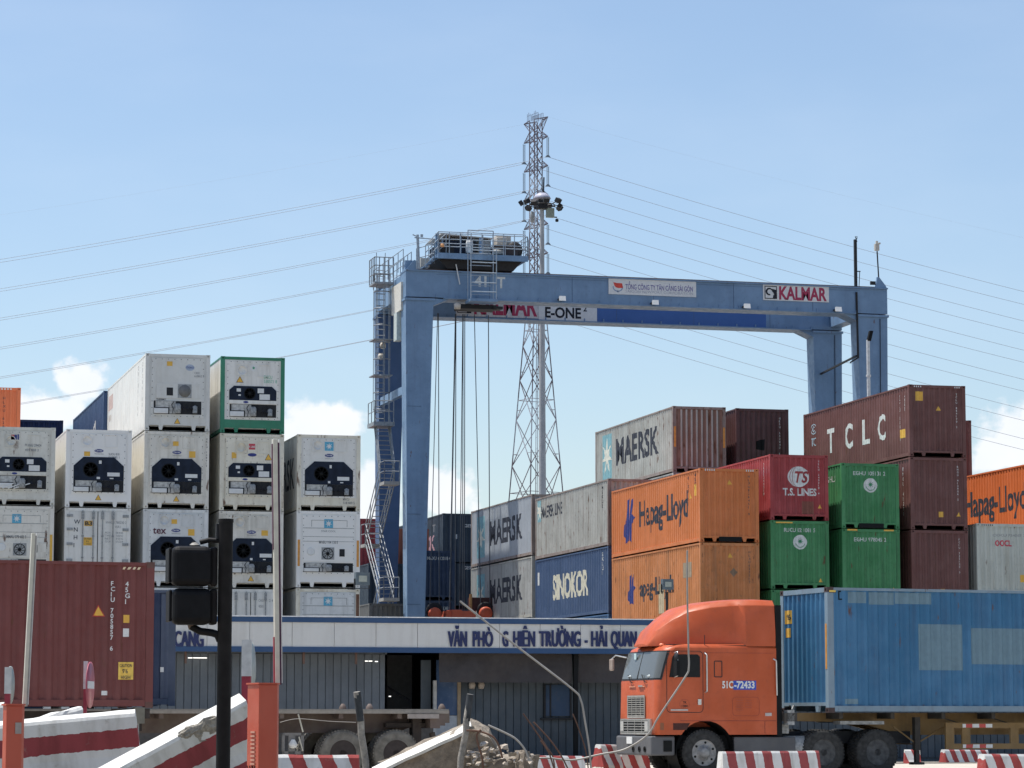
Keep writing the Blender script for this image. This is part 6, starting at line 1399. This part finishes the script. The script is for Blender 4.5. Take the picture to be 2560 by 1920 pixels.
def rock(name, label, c, sx, sy, sz, mat, seed, cat='rubble', sub=3, amp=.25, group=None, kind=None):
    bm = bmesh.new(); bmesh.ops.create_icosphere(bm, subdivisions=sub, radius=1); from mathutils import noise as nz
    for v in bm.verts:
        d = v.co.normalized(); q = max(abs(d.x), abs(d.y), abs(d.z)); d = d*(1/q)*.55+d*.3
        d += nz.noise_vector(d*2+Vector((seed*5.3, seed, 0)))*amp+nz.noise_vector(d*7+Vector((seed*5.3, seed, 0)))*amp*.35
        v.co = Vector((d.x*sx, d.y*sy, d.z*sz))
    me = bpy.data.meshes.new(name); bm.to_mesh(me); bm.free()
    o = inst(name, me, mat); o.location = c; tag(o, label, cat, group, kind); return o
RM = rubble_mat('broken_concrete', (.20, .18, .15), (.42, .39, .33), 16); RM2 = rubble_mat('broken_concrete_brown', (.15, .125, .10), (.34, .29, .23), 9); RM3 = rubble_mat('pale_rubble', (.42, .34, .27), (.62, .56, .48), 20)
CHIP = True
_L = (D(616, 1752, 36.6)-D(195, 1975, 36)).length
for fx, dz, ax, az_, sd in ((.745, -.10, .22, .15, 3), (.66, -.02, .16, .07, 4), (.80, -.21, .12, .10, 6)):
    c_ = rock('chipped_patch', None, (fx*_L, .025, dz), ax, .06, az_, RM, sd, None, 3, .35); [c_.pop(k) for k in ('label', 'category') if k in c_]; c_.parent = TB2
# island of rubble the pieces rest on
o = MB().box(-14, 16, 22, 34, -.04, .22).build('median', rubble_mat('median_soil', (.20, .17, .13), (.32, .28, .22), 3)); o['kind'] = 'structure'
rock('rubble_heap', 'low heap of soil and broken concrete under the barriers', D(400, 2150, 31), 3.6, 1.8, .6, RM2, 8, kind='stuff'); rock('rubble_heap', 'low heap of soil and concrete under the broken slab', D(1200, 2170, 29.5), 1.7, 1.2, .75, RM2, 9, kind='stuff')
def slab():
    A, B = D(930, 1936, 29.5), D(1178, 1819, 29.5)
    M, L = frame_from(A, B, math.radians(14)); m = MB().box(0, L, 0, .26, -.03, 0)
    t = thing('broken_slab', 'tilted broken concrete slab with a bright white top edge in the centre foreground', 'rubble', A); t.matrix_world = M
    inst('white_top', noisy(m.mesh('white_top'), .012, 3, 5), plain('slab_white', (.66, .65, .60), .8), t)
    b = MB().prism([(.05, -.031), (L, -.031), (L+.12, -.2), (L+.2, -1.1), (.3, -1.1)], .03, .45); o = inst('broken_body', noisy(b.mesh('broken_body'), .05, 5, 9), RM2, t)
slab()
def hull(name, c, sx, sy, sz, mat, seed, par, n=13, rot=None):
    rd = random.Random(seed); bm = bmesh.new()
    for i in range(n):
        v = Vector((rd.uniform(-1, 1), rd.uniform(-1, 1), rd.uniform(-1, 1))); q = max(abs(v.x), abs(v.y), abs(v.z)); v = v/q*rd.uniform(.7, 1)
        bm.verts.new((v.x*sx, v.y*sy, v.z*sz))
    r = bmesh.ops.convex_hull(bm, input=bm.verts); bmesh.ops.delete(bm, geom=[g for g in set(r['geom_interior']+r['geom_unused']) if isinstance(g, bmesh.types.BMVert)], context='VERTS')
    bmesh.ops.subdivide_edges(bm, edges=bm.edges, cuts=2, use_grid_fill=True)
    from mathutils import noise as nz
    m_ = min(sx, sy, sz)
    for v in bm.verts: v.co += nz.noise_vector(v.co*(2.2/m_)+Vector((seed, 0, 0)))*m_*.16
    me = bpy.data.meshes.new(name); bm.to_mesh(me); bm.free(); return inst(name, me, mat, par, c, rot or (0, 0, 0))
def chunk():
    o = D(1250, 1950, 29.5); t = thing('broken_block', 'broken concrete block with rusty rebars and crumbled pale top', 'rubble', o)
    def q(px, py, d=29.5): return D(px, py, d)-o
    hull('block_body', q(1248, 1960, 29.7), .36, .25, .30, RM2, 31, t, 26); hull('block_end', q(1312, 1915, 29.5), .09, .16, .20, RM2, 77, t, 22); hull('block_end', q(1192, 1905, 29.6), .10, .15, .16, RM2, 78, t, 20)
    rd = random.Random(5)
    for i in range(70):
        px = rd.uniform(1168, 1332); top = 1872+10*math.sin(px*.05)+(14 if px > 1300 else 0); s_ = rd.uniform(.010, .030)
        hull('crumb', q(px, rd.uniform(top, 1912), 29.2+rd.uniform(-.1, .35)), s_*rd.uniform(.8, 1.6), s_, s_*rd.uniform(.6, 1), RM3 if i % 4 else RM2, i, t, 10)
    for px, py, s_ in ((1190, 1831, .055), (1177, 1825, .05), (1262, 1868, .042), (1210, 1858, .04)): hull('large_crumb', q(px, py, 29.3), s_*1.2, s_, s_*.8, RM2 if px < 1200 else RM3, px, t, 12)
chunk()
STEEL = plain('bare_rebar', (.36, .34, .31), .55, .2); RST = plain('rusty_rebar', (.14, .075, .05), .8)
def smooth(pts, n=6):
    out = []
    for i in range(len(pts)-1):
        p0 = pts[max(i-1, 0)]; p1 = pts[i]; p2 = pts[i+1]; p3 = pts[min(i+2, len(pts)-1)]
        for k in range(n):
            t = k/n; out.append(.5*((2*p1)+(p2-p0)*t+(2*p0-5*p1+4*p2-p3)*t*t+(3*p1-p0-3*p2+p3)*t**3))
    out.append(pts[-1]); return out
def rod(label, px, d, r, mat, d1=None):
    pts = [D(x, y, d+((d1 or d)-d)*i/(len(px)-1)) for i, (x, y) in enumerate(px)]; o0 = pts[-1].copy()
    o = MB().path([p-o0 for p in smooth(pts)], r, 7).build('rebar', mat); o.location = o0; tag(o, label, 'rebar', 'bent steel bars sticking out of the rubble')
rod('long pale bent bar rising left in front of the office sign', [(1150, 1503), (1300, 1622), (1430, 1722), (1452, 1750), (1462, 1800), (1474, 1880), (1482, 1990)], 29.5, .0105, STEEL)
rod('tallest pale bar standing across the orange cab and curling back left', [(1718, 1376), (1718, 1480), (1721, 1620), (1722, 1668), (1712, 1694), (1648, 1790), (1630, 1822), (1610, 1845), (1560, 1874), (1500, 1886), (1430, 1900), (1340, 1898), (1310, 1960)], 30, .010, STEEL)
rod('short rusty bar arching over the broken block', [(1166, 1826), (1200, 1829), (1232, 1842), (1248, 1866), (1256, 1895)], 29.0, .010, RST)
rod('rusty stub standing up from the block with a hooked tip', [(1202, 1824), (1192, 1838), (1196, 1862), (1206, 1900), (1210, 1960)], 29.0, .011, RST)
rod('grey ribbed bar angled right over the block', [(1220, 1813), (1262, 1832), (1290, 1848), (1312, 1874), (1322, 1900)], 29.0, .0105, STEEL)
rod('thin dark bar leaning left of the blue window', [(1308, 1784), (1335, 1822), (1368, 1870), (1384, 1900), (1390, 1980)], 30.5, .008, RST)
rod('thin brown bar parallel to the dark one', [(1334, 1805), (1375, 1850), (1405, 1893), (1428, 1940)], 29.5, .008, RST)
rod('thin dark bar right under the blue window', [(1432, 1785), (1446, 1820), (1466, 1885), (1474, 1970)], 30.5, .007, RST)
rod('shortest brown bar low between the thin bars', [(1352, 1852), (1372, 1882), (1386, 1925)], 29.2, .008, RST)
rod('slack wire strung left of the weathered post', [(700, 1806), (745, 1797), (820, 1803), (890, 1806)], 31, .003, STEEL)
def post(label, A, B, d, r, seed):
    a, b = D(*A, d), D(*B, d); t = thing('wooden_post', label, 'post', b, group='weathered posts in the foreground'); v = a-b
    m = MB(); pts = [v*(i/8)+Vector((.006*math.sin(i*2.1+seed), 0, 0)) for i in range(9)]; m.path(pts, r, 9); 
    inst('post', noisy(m.mesh('post'), .006, seed), rubble_mat('weathered_post', (.13, .125, .12), (.40, .37, .32), 6), t)
    k = MB(); k.path([v*.74, v*1.001], r*1.06, 9); inst('dark_top', k.mesh('dark_top'), plain('post_dark_top', (.045, .05, .055), .7, noise=.5), t)
post('weathered post standing in front of the empty chassis wheels', (893, 1730), (925, 2010), 30, .036, 1); post('weathered post leaning right behind the broken slab', (1176, 1736), (1140, 1990), 29.2, .034, 4)
# traffic light seen from behind
def traffic_light():
    b = D(556, 2030, 35); tp = D(565, 1300, 35); t = thing('traffic_light', 'black traffic light seen from behind on a thick dark pole', 'traffic light', (b.x, b.y, .2))
    BKM = plain('signal_black', (.006, .006, .007), .6, noise=.3); PM = plain('signal_pole', (.013, .012, .012), .7, noise=.3)
    v = Vector((tp.x-b.x, tp.y-b.y, tp.z-.2))
    m = MB().tube((0, 0, 0), v, .087, 20).tube(v-Vector((0, 0, .03)), v+Vector((0, 0, .012)), .092, 20); m.build('pole', PM, t)
    def L(px, py, dd=35): return D(px, py, dd)-Vector((b.x, b.y, .2))
    for (a, c, e, f, nm) in ((421, 1362, 554, 1467, 'signal_head'), (422, 1467.5, 553, 1564, 'signal_head')):
        p, q = L(a, f, 34.8), L(c and e, c, 34.8); x0, x1, z0, z1 = p.x, q.x, p.z, q.z; yc = p.y
        h = MB().box(x0+.03, x1-.09, yc-.12, yc+.16, z0+.01, z1-.01); o = bevel(h.build(nm, BKM, t), .085, 4)
        w = MB().lathe([(.13, 0), (.145, .03), (.15, .26), (.14, .26), (.12, .02)], 'Y', 20, ((x0+x1)/2-.03, yc+.16, (z0+z1)/2)); w.build('visor', BKM, o)
        s = MB().box(x1-.10, x1-.012, yc-.02, yc+.20, z0+.015, z1-.015); bevel(s.build('housing_side', PM, o), .03, 2)
        g = MB().box(x0+.0, x0+.035, yc-.0, yc+.3, z0+.05, z1-.03); bevel(g.build('backboard', BKM, o), .015)
    p1, p2 = L(500, 1356), L(548, 1352); m = MB().path([p1, (p1+p2)/2+Vector((0, 0, .02)), p2], .03, 8).tube(L(485, 1370), L(485, 1353), .05, 10, .02); m.build('top_bracket', BKM, t); MB().tube(L(486, 1362), L(486, 1355), .06, 10, .02).build('cap', plain('cap_grey', (.25, .24, .22), .6), t)
    MB().tube(L(544, 1332), L(556, 1332), .02, 8).box(*(lambda q: (q.x-.03, q.x+.0, q.y-.03, q.y+.03, q.z-.06, q.z+.12))(L(546, 1335))).build('clamp', DARK, t)
    MB().path([L(478, 1566), L(500, 1578), L(530, 1582), L(556, 1590)], .045, 8).path([L(540, 1580), L(548, 1600), L(560, 1612)], .04, 8).build('bottom_bracket', BKM, t); MB().tube(L(478, 1560), L(478, 1574), .05, 10, .03).build('cap', plain('cap_brown', (.12, .09, .07), .7), t)
traffic_light()
# barrier gate machines
CR = paint('cabinet_red', (.46, .085, .045), .4, .18, streak=.12, dirt=(.25, .08, .06))
def cabinet(label, px_l, px_m, px_r, py, d, boom, marks):
    c = D(px_m, py, d); a = math.radians(33) ; s = (px_r-px_m)/(FPX/d)/math.cos(a-.05); s2 = (px_m-px_l)/(FPX/d)/math.sin(a-.02)
    t = thing('barrier_cabinet', label, 'gate cabinet', (c.x, c.y, .2), a-YAW, 'boom gate cabinets'); H = c.z-.2
    b = MB().prism([(0, 0), (s-.05, 0), (s, .05), (s, s2), (0, s2)], 0, H, 'Z'); bevel(b.build('cabinet', CR, t), .008)
    MB().prism([(-.012, -.012), (s-.055, -.012), (s+.012, .05), (s+.012, s2+.012), (-.012, s2+.012)], H, H+.02, 'Z').build('lid', CR, t)
    if marks:
        m = MB()
        for i in range(9): z = H-.55-i*.045; m.box(-.012, -.001, s2*.28, s2*.62, z, z+.02)
        m.build('louvres', plain('louvre_pale', (.55, .28, .20), .5), t)
        inst('scrawl', drape(*merge(*[([(s2*.2+.018*i, 0), (s2*.2+.018*i+.02, .0), (s2*.2+.018*i+.05*(i % 3-1)+.02, .08), (s2*.2+.018*i+.05*(i % 3-1), .08)], [[0, 1, 2, 3]]) for i in range(7)]), None, lambda u, z, d_: (-.004, s2-u, H-1.0+z), 0), BLK, t)
    else:
        MB().box(.10, .17, -.01, -.001, H-.30, H-.18).build('lock_plate', plain('lock_grey2', (.35, .30, .27), .5), t)
    return t, s, s2, H
cabinet('orange red gate cabinet just right of the traffic light pole', 615, 648, 702, 1711, 33, None, True)
cabinet('orange red gate cabinet at the lower left edge', 4, 17, 63, 1764, 31, None, False)
def boom(label, A, B, d, w, edge):
    a, b = D(*A, d), D(*B, d); t = thing('boom_arm', label, 'boom arm', b, group='raised boom arms of the gate'); v = a-b
    q = v.to_track_quat('Z', 'Y').to_matrix().to_4x4(); L = v.length
    M = Matrix.Rotation(0, 4, 'Z'); ax = Vector((1, 0, 0)); m = MB()
    def sec(z0, z1, x0, x1, y0, y1): 
        u0, u1 = v*(z0/L), v*(z1/L); m2 = MB(); m2.hexa([(u0.x+x0, u0.y+y0, u0.z), (u0.x+x1, u0.y+y0, u0.z), (u0.x+x1, u0.y+y1, u0.z), (u0.x+x0, u0.y+y1, u0.z)], [(u1.x+x0, u1.y+y0, u1.z), (u1.x+x1, u1.y+y0, u1.z), (u1.x+x1, u1.y+y1, u1.z), (u1.x+x0, u1.y+y1, u1.z)]); return m2
    bevel(sec(0, L, -w/2, w*.12, -.05, .05).build('arm', plain('boom_cream', (.58, .56, .48), .4, noise=.1), t), .006)
    sec(0, L*.985, w*.121, w*.36, -.045, .045).build('dark_edge', plain('boom_dark' if edge else 'boom_grey', (.07, .03, .06) if edge else (.3, .29, .28), .4), t)
    sec(.02, L, w*.361, w/2, -.04, .04).build('arm_rim', plain('boom_white', (.62, .62, .6), .4), t)
    if edge:
        sec(0, .55, -w*.62, -w*.501, -.03, .03).build('red_strip', plain('strip_red', (.30, .03, .05), .5), t); sec(L*.55, L*.98, -w*.60, -w*.501, -.03, .03).build('dark_strip', plain('strip_dark', (.10, .03, .06), .5), t)
boom('upright cream boom arm with dark edge rising from the right cabinet', (690, 1098), (696, 1712), 33.4, .085, True)
boom('thin pale boom arm leaning up from the left cabinet', (86, 1333), (63, 1766), 31.3, .062, False)
# edge-on round signs on square posts
def sign(label, px0, px1, ytop, ymid, ybot, dc, dr, d, face, no_entry):
    b = D(px0, 2010, d); t = thing('road_sign', label, 'road sign', (b.x, b.y, .2), -YAW, 'round signs on red and white posts')
    k = FPX/d; w = (px1-px0)/k; z = lambda py: D(px0, py, d).z-.2
    MB().box(0, w, 0, w, z(ymid), z(ytop)).build('white_post', plain('post_paint_white', (.56, .57, .55), .5), t); MB().box(.004, w-.004, .004, w-.004, 0, z(ymid)).build('red_post', plain('post_paint_red', (.30, .03, .05), .5), t)
    cz = z(dc); r = dr/k; ang = face; dcx = w if not no_entry else (221-px0)/k
    e = MB().lathe([(0, -.006), (r, -.006), (r, .006), (0, .006)], 'Y', 36); o = e.build('sign_disc', plain('sign_back_grey', (.36, .40, .38), .5) if not no_entry else plain('sign_red', (.42, .10, .13), .45), t, (w-.05, w+r*1.03, cz) if not no_entry else (dcx, -.02, cz), (0, 0, math.radians(ang)))
    if no_entry: MB().box(-r*.78, r*.78, -.012, -.007, -r*.16, r*.16).build('white_bar', WHITE, o)
sign('round sign turned edge-on beside the upright boom arm', 600, 624, 1598, 1690, 1740, 1668, 68, 38, 84, False)
sign('round no entry sign turned edge-on with white bar in front of the maroon container', 203, 213, 1652, 1722, 1785, 1712, 58, 41, 88, True)
sign('round sign turned edge-on at the far left edge', 5, 20, 1667, 1734, 1762, 1712, 48, 32.5, 88, False)
# small striped barriers further away
SB = stripes('painted_concrete_slant', (.66, .66, .64), (.36, .055, .05), .42, (1, 0, .42), .1, .5, .8, .05)
SB2 = stripes('painted_concrete_slant_bold', (.64, .64, .62), (.30, .06, .06), .42, (1, 0, .12), .3, .5, .8, .1)
GS = 'small striped barriers along the road'
def sb(label, p0, p1, d, d2=None, mat=SB, h=.6, wt=.16, seed=1, tilt=.0, flare=.12):
    A, B = D(*p0, d), D(*p1, d2 or d); return barrier(label, A, B, tilt, h, wt, mat, 'road_barrier', GS, seed, flare, (.03, .03), .004)
for args in (('striped road barrier in front of the chassis wheels, right of the red cabinet', (690, 1887), (897, 1888), 41, None, SB, .8), ('striped road barrier behind the thin bent bars', (1332, 1889), (1460, 1890), 60, 61), ('striped road barrier just left of the truck bumper', (1502, 1861), (1548, 1862), 68, 68.5),
             ('low striped road barrier partly under the truck bumper', (1553, 1882), (1622, 1884), 69.5, 70), ('striped road barrier in front of the truck wheels', (1806, 1879), (2047, 1877), 58, 59, SB2, .7), ('striped road barrier at the lower right corner', (2462, 1885), (2640, 1886), 52, 53, SB, .8),
             ('striped road barrier seen under the trailer between the wheels and the landing leg', (2262, 1874), (2300, 1874), 84, 84), ('striped road barrier right of the landing leg behind the trailer', (2362, 1874), (2470, 1875), 85, 86), ('farthest striped road barrier seen through the side guard of the trailer', (2430, 1847), (2494, 1848), 100, 101), ('striped road barrier at the right edge behind the trailer guard', (2500, 1872), (2590, 1873), 90, 91)):
    sb(*args, seed=len(args[0]))
# ------------------------------------------------------------------ setting
def sheet(name, x0, x1, y0, y1, z, mat, kind='structure'):
    o = MB().add([(x0, y0, z), (x1, y0, z), (x1, y1, z), (x0, y1, z)], [(0, 1, 2, 3)]).build(name, mat); o['kind'] = kind; return o
sheet('ground', -6000, 6000, -800, 9000, -.05, rubble_mat('earth', (.16, .15, .12), (.26, .24, .20), .4))
sheet('road', -400, 500, 42, 79, 0, rubble_mat('concrete_road', (.42, .38, .32), (.52, .48, .42), 1.5))
o = MB().box(-300, 400, 79.2, 600, -.04, .02).build('yard', rubble_mat('yard_concrete', (.20, .185, .16), (.29, .265, .23), .8)); o['kind'] = 'structure'
